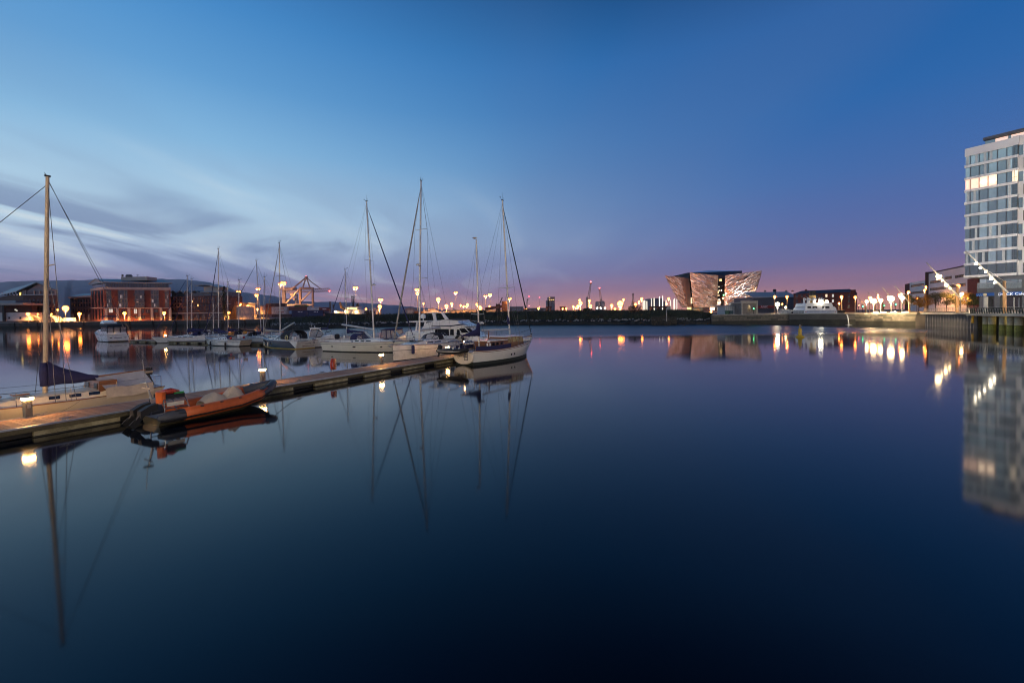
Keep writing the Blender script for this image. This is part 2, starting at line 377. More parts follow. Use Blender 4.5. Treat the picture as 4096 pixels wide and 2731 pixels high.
# smooth dock entrance wall with a rounded end, in front of the white steamer
f = Facade(XD(3160, 139), XD(3420, 124)); FQ2 = f
mb = MB(); f.fb(mb, -.2, f.L+.2, -1, QZ-.3, -5, 0); q = struct('dock_gate_wall', mb, mat('dock_concrete', (.10,.09,.075), .8, var=.3, scale=.3, bump=.3, bscale=4))
mb = MB(); f.fb(mb, -.2, f.L+.2, -1, 1.5, -.01, .12); part(q, 'tidal_band', mb, M_WEED)
mb = MB(); f.fb(mb, -.2, f.L+.2, QZ-.3, QZ, -5.2, .2); part(q, 'coping', mb, M_COPE)
# land behind the shore: one sheet out to the horizon
edge = []
for px in range(-1200, 1079, 120): edge.append((XD(px, 268.5), QZ-.02))
edge.append((XD(1078, 268.5), QZ-.02))
edge.append((XD(1090, 196), 3.6))
for px in [1100 + i*25 for i in range(70)]: edge.append((XD(px, lerp_tab(BANK, px)+14.5), lerp_tab(BTOP, px)-.08))
for px, d in ((2850, 149), (3000, 146), (3160, 140), (3420, 125), (3664, 113)): edge.append((XD(px, d), QZ-.03))
for px, d in ((3850, 93), (4096, 76), (4600, 58), (5600, 40)): edge.append((XD(px, d+1), QZ-.03))
rows_ = [[Vector((p.x, p.y, z)) for p, z in edge]]
for k in (1.14, 1.5, 3, 9, 30): rows_.append([Vector((max(-6300, min(6300, p.x*k)), min(6300, p.y*k), QZ-.05 if k < 9 else QZ-.1)) for p, z in edge])
mb = MB(); mb.grid(rows_); struct('ground', mb, M_GROUND)
# near quay the photographer stands on (behind and below the frame)
mb = MB(); mb.box((0, -34, .9), (400, 64, 3.6)); struct('near_quay', mb, M_PAVE)
# hills beyond the town on the left
g = random.Random(11); rows_ = [[], [], []]
prof = [(-300, 1150), (0, 1128), (200, 1122), (480, 1116), (640, 1115), (760, 1119), (850, 1132), (900, 1146), (960, 1166), (1020, 1176), (1090, 1182), (1160, 1196), (1240, 1207), (1330, 1208), (1440, 1210), (1600, 1222), (1750, 1236), (1900, 1248)]
for i in range(130):
    px = -300 + i*2200/129; d = 4200 + 300*math.sin(i*.13); top = zat(px, lerp_tab(prof, px) + g.uniform(-1.5, 1.5), d)
    a, b_, c_ = XD(px, d*.75), XD(px, d), XD(px, d*1.2)
    rows_[0].append(Vector((a.x, a.y, 0))); rows_[1].append(Vector((b_.x, b_.y, top))); rows_[2].append(Vector((c_.x, c_.y, top*.6)))
mid = [a.lerp(b_, .55) + Vector((0, 0, g.uniform(0, 40))) for a, b_ in zip(rows_[0], rows_[1])]
mb = MB(); mb.grid([rows_[0], mid, rows_[1], rows_[2]]); struct('hill', mb, mat('heather_hill', (.30, .27, .34), 1, var=.25, scale=.004), True)  # pale mauve of the hazy air is put into the hill colour
# ------------------------------------------------------------------ pontoons
M_PLANKS = [mat(f'deck_plank_{k}', c, .75, var=.22, scale=2.5, bump=.35, bscale=14, stretch=(1, 6, 1)) for k, c in enumerate(((.34,.20,.13), (.30,.175,.115), (.37,.23,.155), (.27,.165,.115)))]
M_ALU = mat('weathered_aluminium', (.42, .43, .45), .38, .85, var=.12, scale=4)
M_FASCIA = mat('algae_timber', (.10, .085, .045), .8, var=.4, scale=2, bump=.4, bscale=10)
M_FLOAT = mat('stained_concrete', (.40, .36, .24), .85, var=.25, scale=1.6, bump=.4, bscale=9, dirt=(.12,.11,.05))
M_BLACK = mat('black_rubber', (.012, .012, .013), .6, var=.3)
M_STEEL = mat('galvanised_steel', (.35, .35, .36), .45, .7, var=.15)
M_LAMPHOUSE = mat('pedestal_grey', (.16, .15, .13), .55, var=.2)
E_PED = emit('pedestal_lamp_glow', (1, .50, .15), 300)
E_PEDFAR = emit('pedestal_lamp_glow_far', (1, .52, .16), 240)
zP = .45
nA, nB, fA = G(0, 1725, zP), G(1750, 1440, zP), G(0, 1680, zP)
pu = Vector((nB.x-nA.x, nB.y-nA.y, 0)).normalized(); pn = Vector((-pu.y, pu.x, 0)); PW = 2.45
P_ANG = math.atan2(pu.y, pu.x); PO = nA - pu*2.6; PO.z = 0; PLEN = 34.5
def build_pontoon(name, label, O, ang, Ln, W, planks, gap_at, seed):
    g = random.Random(seed); T = thing(name, label, 'pontoon', O, ang)
    if planks:
        me = [MB().box((0, 0, 0), (.138, W-.16, .035)).mesh('plank', m_) for m_ in M_PLANKS]
        n = int(Ln/.1485)
        for i in range(n): share(T, 'plank', g.choice(me), (.07+i*.1485, W/2, zP-.018+g.uniform(-.0025, .0025)), (0, 0, g.uniform(-.003, .003)))
    else:
        k = 0.0
        while k < Ln-1: mb = MB(); mb.box((k+1.2, W/2, zP-.02), (2.36, W-.16, .04)); part(T, 'deck_panel', mb, M_PLANKS[3]); k += 2.4
    for y in (.03, W-.03):
        mb = MB(); mb.box((Ln/2, y, zP-.015), (Ln, .09, .06)); part(T, 'edge_strip', mb, M_ALU)
        mb = MB(); mb.box((Ln/2, y+(.02 if y < 1 else -.02), zP-.135), (Ln, .07, .17)); part(T, 'fascia_board', mb, M_FASCIA)
    for y in (.35, W-.35): mb = MB(); mb.box((Ln/2, y, zP-.13), (Ln-.1, .1, .16)); part(T, 'bearer', mb, M_STEEL)
    for a, b in gap_at:
        mb = MB(); mb.box(((a+b)/2, W/2, zP-.46), (b-a, W-.18, .47)); o = part(T, 'float', mb, M_FLOAT)
        mb = MB(); mb.box(((a+b)/2, W/2, -.03), (b-a+.012, W-.16, .16)); part(o, 'weed_band', mb, M_WEED)
    for y in (W-.3, .3):
        mb = MB(); mb.box((Ln/2, y, .12), (Ln-.3, .06, .18)); part(T, 'under_beam', mb, M_BLACK)
    return T
fl = [(-.6+i*4.05, 1.95+i*4.05) for i in range(9)]; fl = [(max(.05, a), min(b, PLEN-.05)) for a, b in fl if a < PLEN-.5]
main_pontoon = build_pontoon('main_pontoon', 'long plank-decked pontoon running from the lower left to the ketch', PO, P_ANG, PLEN, PW, True, fl, 5)
def PP(u, v, z=zP): return PO + pu*u + pn*v + Vector((0, 0, z))
def pont_uv(px, py, z=zP): q = G(px, py, z) - PO; return q.dot(pu), q.dot(pn)

rA, rB = XD(512, 82), XD(1660, 56.5)
rdir = (rB-rA).normalized(); R_ANG = math.atan2(rdir.y, rdir.x); RW = 2.0; RLEN = (rB-rA).length
rn = Vector((-rdir.y, rdir.x)); rO = rA - Vector((0, 0))
build_pontoon('rear_pontoon', 'far pontoon with pale and black floats behind the moored yachts', (rO.x, rO.y, 0), R_ANG, RLEN, RW, False, [(i*3.1+.1, i*3.1+2.0) for i in range(int(RLEN/3.1))], 6)
def RP(u, v, z=zP): q = rO + rdir*u + rn*v; return Vector((q.x, q.y, z))

# ---- pontoon fittings
def cleat(label, p, ang):
    c = thing('mooring_cleat', label, 'cleat', p, ang, 'cleats on the pontoon edges')
    mb = MB(); mb.box((0, 0, .012), (.2, .08, .024)); part(c, 'base_plate', mb, M_STEEL)
    mb = MB(); mb.tube([(-.06, 0, .02), (-.06, 0, .085)], .02); mb.tube([(.06, 0, .02), (.06, 0, .085)], .02); part(c, 'leg', mb, M_STEEL)
    mb = MB(); mb.tube([(-.19, 0, .115), (-.12, 0, .095), (.12, 0, .095), (.19, 0, .115)], [.014, .024, .024, .014]); part(c, 'horn', mb, M_STEEL)
for px, py, lab in ((246, 1676, 'mooring cleat on the near pontoon edge left of the orange inflatable'), (785, 1586, 'mooring cleat between the pontoon and the orange inflatable'), (1170, 1526, 'mooring cleat with a glint near the bow of the orange inflatable'), (1570, 1463, 'mooring cleat on the pontoon edge below the white sloop')):
    u, v = pont_uv(px, py); cleat(lab, PP(u, .14), P_ANG)
for px, py, lab in ((142, 1655, 'mooring cleat beside the large lit pedestal'), (1257, 1490, 'mooring cleat beside the red lifebuoy stand'), (1362, 1500, 'low mooring cleat right of the lifebuoy stand')):
    u, v = pont_uv(px, py); cleat(lab, PP(u, PW-.16), P_ANG)
def pedestal(label, p, ang, h=.85, em=E_PED, s=1.0):
    t_ = thing('lit_pedestal', label, 'pedestal', p, ang, 'lit service pedestals on the pontoons')
    mb = MB(); mb.box((0, 0, .015), (.3*s, .3*s, .03)); part(t_, 'base_plate', mb, M_STEEL)
    mb = MB(); mb.box((-.055*s, 0, h*.44+.02), (.1*s, .2*s, h*.84)); mb.box((.055*s, 0, h*.44+.02), (.1*s, .2*s, h*.84)); part(t_, 'post', mb, M_LAMPHOUSE)
    mb = MB(); mb.box((0, -.105*s, h*.55), (.1*s, .02, .14)); part(t_, 'socket_box', mb, M_STEEL)
    mb = MB(); mb.box((0, 0, h*.91), (.27*s, .24*s, .085*s)); part(t_, 'lamp', mb, em)
    mb = MB(); mb.box((0, 0, h*.97+.015), (.34*s, .3*s, .03)); part(t_, 'cap', mb, M_LAMPHOUSE)
u, v = pont_uv(95, 1665); pedestal('tall grey pedestal with a glowing head at the lower left of the pontoon', PP(u, PW-.2), P_ANG+.2)
u, v = pont_uv(1031, 1527); pedestal('glowing pedestal on the pontoon behind the bow of the orange inflatable', PP(u, PW-.2), P_ANG)
u, v = pont_uv(1512, 1457); pedestal('glowing pedestal in front of the big white sloop', PP(u, PW-.2), P_ANG)
q = G(1800, 1428, zP); pedestal('glowing pedestal at the ketch stern near the pontoon end', PP(PLEN-2.2, PW-.3), P_ANG)
pedestal('small glowing pedestal on the far pontoon right of the motor cruiser', RP(8.5, 1.7), R_ANG, .95, E_PEDFAR, 1.1)
pedestal('small glowing pedestal on the far pontoon by the canopied cruiser', RP(RLEN-1.6, 1.5), R_ANG, 1.6, E_PEDFAR, 1.3)
# lifebuoy stand
M_RED = mat('faded_red_plastic', (.42, .045, .025), .45, var=.25)
M_ORANGE = mat('orange_fabric', (.62, .13, .03), .6, var=.2, scale=5)
M_WHITE = mat('white_gelcoat', (.80, .78, .74), .28, var=.05, scale=2, coat=.4)
u, v = pont_uv(1291, 1484)
t_ = thing('lifebuoy_stand', 'red lifebuoy in an open housing on the pontoon edge', 'lifebuoy', PP(u, PW-.25), P_ANG+R(35))
mb = MB(); mb.tube([(-.18, 0, 0), (-.18, 0, .3)], .02); part(t_, 'leg', mb, M_STEEL)
mb = MB(); mb.tube([(.18, 0, 0), (.18, 0, .3)], .02); part(t_, 'leg', mb, M_STEEL)
mb = MB(); mb.tube([(.30*math.cos(a), .05, .55+.36*math.sin(a)) for a in [i*2*math.pi/18 for i in range(19)]], .075, 8); part(t_, 'buoy_ring', mb, M_RED, True)
mb = MB(); mb.box((.16, -.07, .55), (.34, .12, .78)); part(t_, 'housing', mb, mat('clear_red_case', (.5, .12, .06), .3, var=.3))
mb = MB()
for k in range(4): mb.box((.16, -.135, .3+k*.17), (.26, .01, .08))
part(t_, 'notice', mb, mat('pale_notice', (.65,.55,.35), .6))
# ------------------------------------------------------------------ boats: shared builders (local +X is the bow, z = 0 the water)
M_CREAM = mat('cream_gelcoat', (.74, .68, .56), .3, var=.06, scale=1.5, coat=.3)
M_NAVY = mat('navy_gelcoat', (.012, .018, .05), .2, var=.15, coat=.6)
M_BOOT = mat('black_antifoul', (.015, .014, .014), .7, var=.4)
M_DECK = mat('grey_nonslip_deck', (.55, .56, .57), .6, var=.1, scale=4, bump=.1, bscale=40)
M_TEAK = mat('varnished_teak', (.22, .09, .035), .3, var=.35, scale=3, stretch=(1, 8, 8), coat=.5)
M_MAST = mat('anodised_mast', (.62, .60, .55), .38, .35, var=.08, scale=2)
M_WIRE = mat('rigging_wire', (.10, .10, .11), .4, .6)
M_CHROME = mat('stainless_rail', (.6, .6, .62), .2, .95, var=.1)
M_DGLASS = mat('dark_cabin_glass', (.015, .017, .02), .06, var=.1, spec=.8)
M_PANE = mat('clear_vinyl_pane', (.34, .30, .30), .12, var=.2, spec=.8, alpha=.45)
M_BLUEC = mat('navy_canvas', (.022, .024, .09), .85, var=.25, scale=4, bump=.3, bscale=20)
M_BLKC = mat('black_canvas', (.016, .016, .022), .85, var=.3, scale=4, bump=.3, bscale=20)
M_TAN = mat('tan_canvas', (.52, .44, .35), .85, var=.15, scale=2.5, bump=.5, bscale=6)
M_GREYC = mat('grey_canvas', (.30, .29, .30), .85, var=.2, scale=2.5, bump=.4, bscale=9)
M_SAIL = mat('furled_sailcloth', (.30, .28, .25), .8, var=.25, scale=3)
M_FEND = mat('white_fender', (.62, .58, .48), .45, var=.15)
M_BFEND = mat('black_fender', (.02, .02, .025), .5, var=.2)

def plan(px, d): q = XD(px, d); return Vector((q.x, q.y, 0))
def wl(px, py): return G(px, py, 0)
class Boat:
    def __init__(s, name, label, cat, bow, stern, group=None):
        s.mid = (bow+stern)/2; s.L = (bow-stern).length; s.rz = math.atan2(bow.y-stern.y, bow.x-stern.x)
        s.T = thing(name, label, cat, s.mid, s.rz, group)
    def w(s, x, y, z): return WM[s.T] @ Vector((x, y, z))
    def x_at(s, px, z=1.0, y=0.0):                # local x whose image falls in column px
        a, b = -s.L, s.L
        fa = proj(s.w(a, y, z))[0]-px
        for i in range(50):
            c = (a+b)/2; fc = proj(s.w(c, y, z))[0]-px
            if fa*fc <= 0: b = c
            else: a, fa = c, fc
        return (a+b)/2
    def top(s, x0, px, py):                       # local (x, z) of a masthead seen at a pixel
        x, z = x0, 8.0
        for i in range(40):
            X0, Y0 = proj(s.w(x, 0, z)); ax, ay = proj(s.w(x+.1, 0, z)); bx, by = proj(s.w(x, 0, z+.1))
            a, b, c, d = (ax-X0)/.1, (bx-X0)/.1, (ay-Y0)/.1, (by-Y0)/.1; det = a*d-b*c
            if abs(det) < 1e-6: break
            ex, ey = px-X0, py-Y0
            x += max(-2, min(2, (d*ex-b*ey)/det)); z += max(-3, min(3, (a*ey-c*ex)/det))
        return max(x0-1.6, min(x0+1.6, x)), z
    def p(s, name, mb, m_, smooth=False, par=None): return part(par or s.T, name, mb, m_, smooth)
    # --- hull
    def hull(s, B, fbb, fbs, tr=.7, bo=.8, so=.3, m_=None, boot=None, stripe=None, N_=15, full=.45, deck=None, toe=None, dip=.06, zb=.1, pw=2.2):
        L = s.L; s.B = B; s.fbb, s.fbs = fbb, fbs
        LO = L + bo + so                          # bow and stern points passed in are on the waterline
        s.x0, s.x1 = -L/2 - so, L/2 + bo
        def sh(t): return fbs + (fbb-fbs)*t**1.8 - dip*4*t*(1-t)
        def hb(t): return B/2*((tr + (1-tr)*math.sin(math.pi/2*t/full)) if t < full else max(.012, 1 - ((t-full)/(1-full))**pw))
        s.sh, s.hb = sh, hb
        def pt(t, q, side):
            xs = s.x0 + so*q; xb = s.x1 - bo*q
            z = sh(t)*(1-q) + zb*q; y = hb(t)*(1 - (.07 + .28*t*t)*max(0, q)**1.6)
            return Vector((xs + (xb-xs)*t, side*y, z))
        s.pt = pt
        qs = (0, .25, .5, .75, 1); ts = [i/(N_-1) for i in range(N_)]; mb = MB()
        rings = [[pt(t, q, 1) for q in qs] + [pt(t, q, -1) for q in reversed(qs)] for t in ts]
        mb.loft(rings, closed=False, cap=False); n = len(rings[0])
        mb.add(rings[0], [tuple(range(n))]); s.hullo = s.p('hull', mb, m_ or M_WHITE, 40)
        def low(t, k, side):
            q = pt(t, 1, side); f = (1, .97, .45)[k]; return Vector((q.x*(1 if k < 2 else .97), q.y*f, (zb+.001, 0, -.35)[k]))
        mb = MB(); rr = [[low(t, k, 1) for k in range(3)] + [low(t, k, -1) for k in (2, 1, 0)] for t in ts]
        mb.loft(rr, closed=False, cap=False); mb.add(rr[0], [tuple(range(6))]); s.p('boot_top', mb, boot or M_BOOT, 40)
        mb = MB(); mb.grid([[pt(t, .0, 1)*1 - Vector((0, .02, .03)), Vector((pt(t, 0, 1).x, 0, sh(t)+.05)), pt(t, 0, -1) + Vector((0, .02, -.03))] for t in ts])
        s.p('deck', mb, deck or M_DECK)
        for side in (1, -1):
            mb = MB(); mb.tube([pt(t, -.01, side) for t in ts], .028, 5); s.p('toe_rail', mb, toe or M_TEAK)
            if stripe:
                mb = MB(); mb.grid([[pt(t, stripe[0], side) + Vector((0, side*.008, 0)) for t in ts], [pt(t, stripe[1], side) + Vector((0, side*.008, 0)) for t in ts]]); s.p('hull_stripe', mb, stripe[2])
    def tz(s, x): return max(0, min(1, (x-s.x0)/(s.x1-s.x0)))
    def zd(s, x): return s.sh(s.tz(x)) + .03
    def roof(s, x0, x1, w0, w1, h, m_=None, win=(), wh=.13, slope=.9, name='coachroof', zf=0.0, wm=None):
        n = 8; rings = []
        for i in range(n+1):
            k = i/n; x = x0+(x1-x0)*k; w_ = w0+(w1-w0)*k; hh = h*(1 if k < .55 else 1-.82*((k-.55)/.45)**slope); z = s.zd(x)-.04+zf
            rings.append([(x, -w_, z), (x, -w_*.9, z+hh*.86), (x, -w_*.55, z+hh), (x, w_*.55, z+hh), (x, w_*.9, z+hh*.86), (x, w_, z)])
        mb = MB(); mb.loft(rings); o = s.p(name, mb, m_ or M_WHITE, 35)
        for (a, b) in win:
            for side in (1, -1):
                def q(k, f):
                    x = x0+(x1-x0)*k; w_ = w0+(w1-w0)*k; hh = h*(1 if k < .55 else 1-.82*((k-.55)/.45)**slope); z = s.zd(x)-.04+zf
                    return Vector((x, side*(w_*(1-.1*f)+.012), z+hh*.86*f))
                e = [q(a, .32), q(b, .34), q(b, .34+wh/h), q(a, .36+wh/h)]
                mb = MB(); mb.extr(e, (0, -side*.03, 0)); s.p('cabin_window', mb, wm or M_DGLASS, par=o)
        return o
    def rails(s, n=5, h=.6, pul=True, t0=.05, t1=.93, push=True):
        prev = {}
        for side in (1, -1):
            tops = []
            for i in range(n):
                t = t0+(t1-t0)*i/(n-1); b = s.pt(t, 0, side) - Vector((0, side*.05, 0)); tops.append(b+Vector((0, 0, h)))
                mb = MB(); mb.tube([b, tops[-1]], .013, 5); s.p('stanchion', mb, M_CHROME)
            for f in (1, .55):
                mb = MB(); mb.tube([q - Vector((0, 0, h*(1-f))) for q in tops], .007, 4); s.p('lifeline', mb, M_WIRE)
            prev[side] = tops
        if pul:
            a, b = prev[1][-1], prev[-1][-1]; tip = Vector((s.x1-.05, 0, s.sh(1)+h+.05))
            mb = MB(); mb.tube([a, tip+Vector((-.1, .12, 0)), tip, tip+Vector((-.1, -.12, 0)), b], .016, 6)
            mb.tube([tip, Vector((s.x1-.15, 0, s.sh(1)))], .016, 6); s.p('pulpit', mb, M_CHROME)
        if push:
            a, b = prev[1][0], prev[-1][0]; mb = MB()
            c = Vector((s.x0+.12, a.y*.85, a.z)); d = Vector((s.x0+.12, b.y*.85, b.z)); mb.tube([a, c, d, b], .016, 6)
            for q in (c, d): mb.tube([q, q-Vector((0, 0, h))], .016, 5)
            mb.tube([c-Vector((0,0,h*.45)), d-Vector((0,0,h*.45))], .012, 5); s.p('pushpit', mb, M_CHROME)
    def rig(s, base_px, top_px, r=.085, z0=None, spr=((.62, .62),), boom=None, fore=None, back=True, furl=None, head=True, radar=None, m_=None, cover=None, inner=True, name='mast', chain=.0, steps=False):
        x0 = s.x_at(base_px, 1.3); zb_ = (z0 if z0 is not None else s.zd(x0)-.05)
        xt, zt = s.top(x0, *top_px); base, top = Vector((x0, 0, zb_)), Vector((xt, 0, zt)); H = zt-zb_
        at = lambda f: base.lerp(top, f)
        mb = MB(); mb.tube([base, at(.7), top], [r, r*.95, r*.75], 8); mo = s.p(name, mb, m_ or M_MAST, 50)
        if head:
            mb = MB(); mb.box(top+Vector((0, 0, .05)), (.34, .09, .06)); mb.tube([top+Vector((.1,0,.05)), top+Vector((.12,0,.34))], .014, 4)
            mb.tube([top+Vector((-.12,0,.05)), top+Vector((-.34,0,.26))], .012, 4); mb.box(top+Vector((-.36,0,.28)), (.18,.02,.05)); mb.tube([top+Vector((0,0,.05)), top+Vector((0,.02,.8))], .01, 4)
            s.p('masthead_gear', mb, M_BLACK, par=mo)
        sp_t = {1: [], -1: []}
        for f, w_ in spr:
            for side in (1, -1):
                q = at(f); e = q + Vector((-.12, side*w_, .05)); mb = MB(); mb.tube([q, e], [.035, .022], 5); s.p('spreader', mb, m_ or M_MAST, par=mo); sp_t[side].append(e)
        chx = x0-.25-chain
        for side in (1, -1):
            ch = Vector((chx, side*(s.hb(s.tz(chx))*.92), s.zd(chx)))
            mb = MB(); mb.tube([ch] + sp_t[side] + [at(.985)], .013, 4); s.p('shroud', mb, M_WIRE)
            if inner and spr:
                for dx in (.35, -.35):
                    mb = MB(); mb.tube([ch+Vector((dx, 0, 0)), at(spr[0][0]-.02)], .011, 4); s.p('shroud', mb, M_WIRE)
        if fore is not False:
            fx = s.x1-.12 if fore is None else fore; f0 = Vector((fx, 0, s.zd(fx)+.1)); f1 = at(.965)
            if furl:
                mb = MB(); pts = [f0.lerp(f1, k) for k in (.03, .15, .4, .7, .9, .97)]; mb.tube(pts, [furl[0]*k for k in (.5, 1.05, 1, .85, .6, .3)], 7); s.p('furled_sail', mb, furl[1], True)
                mb = MB(); mb.lathe([(.02, -.06), (.11, -.05), (.11, .05), (.02, .06)], 10, f0.lerp(f1, .015)); s.p('furler_drum', mb, M_BLACK)
            mb = MB(); mb.tube([f0, f1], .013, 4); s.p('forestay', mb, M_WIRE)
        if back:
            mb = MB(); mb.tube([Vector((s.x0+.2, 0, s.zd(s.x0)+.1)), at(.99)], .012, 4); s.p('backstay', mb, M_WIRE)
        if radar:
            q = at(radar[0]); sd = radar[1]; mb = MB(); mb.lathe([(.05,-.06),(.24,-.05),(.25,.05),(.16,.12),(.03,.14)], 12, q+Vector((sd*.38,0,.1))); mb.tube([q, q+Vector((sd*.36,0,.02))], .03, 5); s.p('radar_dome', mb, M_WHITE, 40, mo)
        if boom:
            bx, bz, bl, rise, br = boom; q = at(0); q = Vector((x0+bx, 0, zb_+bz)); e = q + Vector((bl, 0, rise)); mb = MB(); mb.tube([q, e], br, 8); s.p('boom', mb, m_ or M_MAST, 50)
            mb = MB(); mb.tube([e, at(.985)], .009, 4); s.p('topping_lift', mb, M_WIRE)
            mb = MB(); mb.tube([e-Vector((bl*.12,0,0)), Vector((e.x-bl*.12, 0, s.zd(e.x-bl*.12)+.1))], .014, 4); s.p('mainsheet', mb, M_WIRE)
            if cover:
                cm, hh, hm = cover; n = 9; rings = []
                for i in range(n+1):
                    k = i/n; c = q.lerp(e, k*.97+.01); hgt = hh*(1-k)**1.3 + .12 + (hm if i == 0 else 0); wv = .14*(1-k)+.07
                    rings.append([c+Vector((0, wv*math.sin(a), .5*hgt-.06+.56*hgt*-math.cos(a) + .02*math.sin(i*2.3+a*2))) for a in [j*2*math.pi/8 for j in range(8)]])
                mb = MB(); mb.loft(rings); s.p('sail_cover', mb, cm, True)
                if hm:
                    mb = MB(); mb.tube([q+Vector((-.04,0,-.1)), q+Vector((-.06,0,hh+hm*.6)), q+Vector((-.06,0,hh+hm))], [.17,.16,.11], 8); s.p('mast_boot_cover', mb, cm, True)
        return base, top
    def hood(s, x0, x1, w_, h, z, m_=None, pm=None, full=True, fl=.45):
        # sprayhood: low front hoop, clear panels, fabric top
        m_ = m_ or M_BLUEC; n = 12
        arc = lambda x, ww, hh: [Vector((x, ww*math.cos(math.pi*j/n), z+hh*(max(0, math.sin(math.pi*j/n))**.6))) for j in range(n+1)]
        xa, xb_, xc = x1, x1+(x0-x1)*fl, x0
        A_, B_, C_ = arc(xa, w_*.82, h*.10), arc(xb_, w_*.94, h*.9), arc(xc, w_, h)
        mb = MB(); mb.grid([B_, C_]); mb.grid([[q+Vector((0,0,.02)) for q in B_], [q+Vector((0,0,.02)) for q in C_]]); o = s.p('sprayhood_top', mb, m_, True)
        for a, b in ((1, 4), (4, 8), (8, 11)):
            mb = MB(); mb.grid([A_[a:b+1], B_[a:b+1]]); s.p('sprayhood_pane', mb, pm or M_PANE, True, o)
        for arc_ in (A_, B_, C_):
            mb = MB(); mb.tube(arc_, .03, 5); s.p('hoop', mb, m_, par=o)
        for j in (1, 4, 8, 11):
            mb = MB(); mb.tube([A_[j], B_[j]], .035, 5); s.p('seam', mb, m_, par=o)
        return o
    def fender(s, t, side, m_=None, drop=.35, r=.11, l=.55):
        q = s.pt(t, .2, side); mb = MB(); c = q + Vector((0, side*(r+.03), -drop))
        mb.lathe([(.03,-l/2-.04),(r*.8,-l/2),(r,-l/2+.08),(r,l/2-.08),(r*.8,l/2),(.03,l/2+.05)], 10, c); o = s.p('fender', mb, m_ or M_FEND, 50)
        mb = MB(); mb.tube([c+Vector((0,0,l/2)), s.pt(t, -.02, side)+Vector((0,0,.1))], .012, 4); s.p('fender_line', mb, M_WIRE, par=o)
    def hatch(s, x, y, w_, l, z, m_=None):
        mb = MB(); mb.box((x, y, z+.03), (l, w_, .06)); s.p('hatch', mb, m_ or M_DGLASS)
    def wheel(s, x, z, r=.4):
        mb = MB(); mb.tube([(x, r*math.cos(a), z+r*math.sin(a)) for a in [i*math.pi/10 for i in range(21)]], .018, 5)
        for k in range(3): mb.tube([(x, r*math.cos(k*1.047), z+r*math.sin(k*1.047)), (x, -r*math.cos(k*1.047), z-r*math.sin(k*1.047))], .012, 4)
        s.p('steering_wheel', mb, M_CHROME); mb = MB(); mb.lathe([(.1,-.75),(.13,0),(.1,.15)], 8, (x+.15,0,z)); s.p('binnacle', mb, M_WHITE)

def std_sloop(b, B, fb=1.05, win=((.1,.25),(.3,.45),(.5,.62)), hullm=None, hood=M_BLUEC, stripe=None, roofh=.38, **k):
    b.hull(B, fb*1.2, fb, tr=k.get('tr', .72), bo=k.get('bo', .9), so=k.get('so', .15), m_=hullm, stripe=stripe, boot=k.get('boot'))
    L = b.L
    b.roof(-L*.12, L*.33, B*.30, B*.17, roofh, win=win)
    mb = MB(); x0, x1 = -L*.42, -L*.13; z = b.zd(-L*.3); w_ = B*.27
    mb.box(((x0+x1)/2, w_+.1, z+.1), (x1-x0, .16, .24)); mb.box(((x0+x1)/2, -w_-.1, z+.1), (x1-x0, .16, .24)); b.p('cockpit_coaming', mb, M_WHITE)
    mb = MB(); mb.box(((x0+x1)/2, 0, z+.005), (x1-x0, w_*2, .03)); b.p('cockpit_sole', mb, M_TEAK)
    b.rails()
    if hood: b.hood(-L*.15, -L*.02, B*.29, .72, b.zd(-L*.1)+roofh*.75, hood)
    b.wheel(-L*.32, z+.65)
    b.hatch(L*.22, 0, .5, .5, b.zd(L*.22)+roofh*.6)

# ---- the named boats of the front row
# big cream-white sloop in the middle, bow to the right
b = Boat('sailing_yacht', 'large white sloop with oval hull ports and a bare white boom, bow towards the right', 'yacht', plan(1640, 51.2), wl(1320, 1401))
std_sloop(b, 3.7, 1.2, hullm=M_CREAM, win=((.06,.16),(.2,.3),(.34,.46)), stripe=(.2, .235, M_BLACK), so=.25, bo=.7)
bx = b.rig(1497, (1466, 806), .10, spr=((.30, .8), (.58, .75)), boom=(-.1, 1.55, -5.0, .62, .13), furl=(.075, M_BLUEC), radar=(.40, 1))
for t in (.16, .44, .72):
    for sd in (1, -1):
        q = b.pt(t, .48, sd); mb = MB(); c = q+Vector((0, sd*.012, 0)); mb.add([c+Vector((.27*math.cos(a), 0, .075*math.sin(a))) for a in [i*math.pi/6 for i in range(12)]], [tuple(range(12))]); b.p('hull_port', mb, M_DGLASS)
mb = MB(); mb.box((b.x_at(1430), 0, b.zd(0)+.5), (1.0, .55, .3)); b.p('deck_box', mb, M_WHITE)
mb = MB(); mb.lathe([(.05,-.35),(.3,-.3),(.34,0),(.3,.3),(.05,.36)], 12, (-b.L*.47, .9, b.zd(-b.L*.4)+.55)); b.p('stowed_dinghy_bag', mb, M_BLKC, True)
mb = MB(); mb.bar((b.x_at(1462), 0, b.zd(0)+1.2), (b.x_at(1492), 0, b.zd(0)+.35), .1); b.p('boom_kicker', mb, M_MAST)
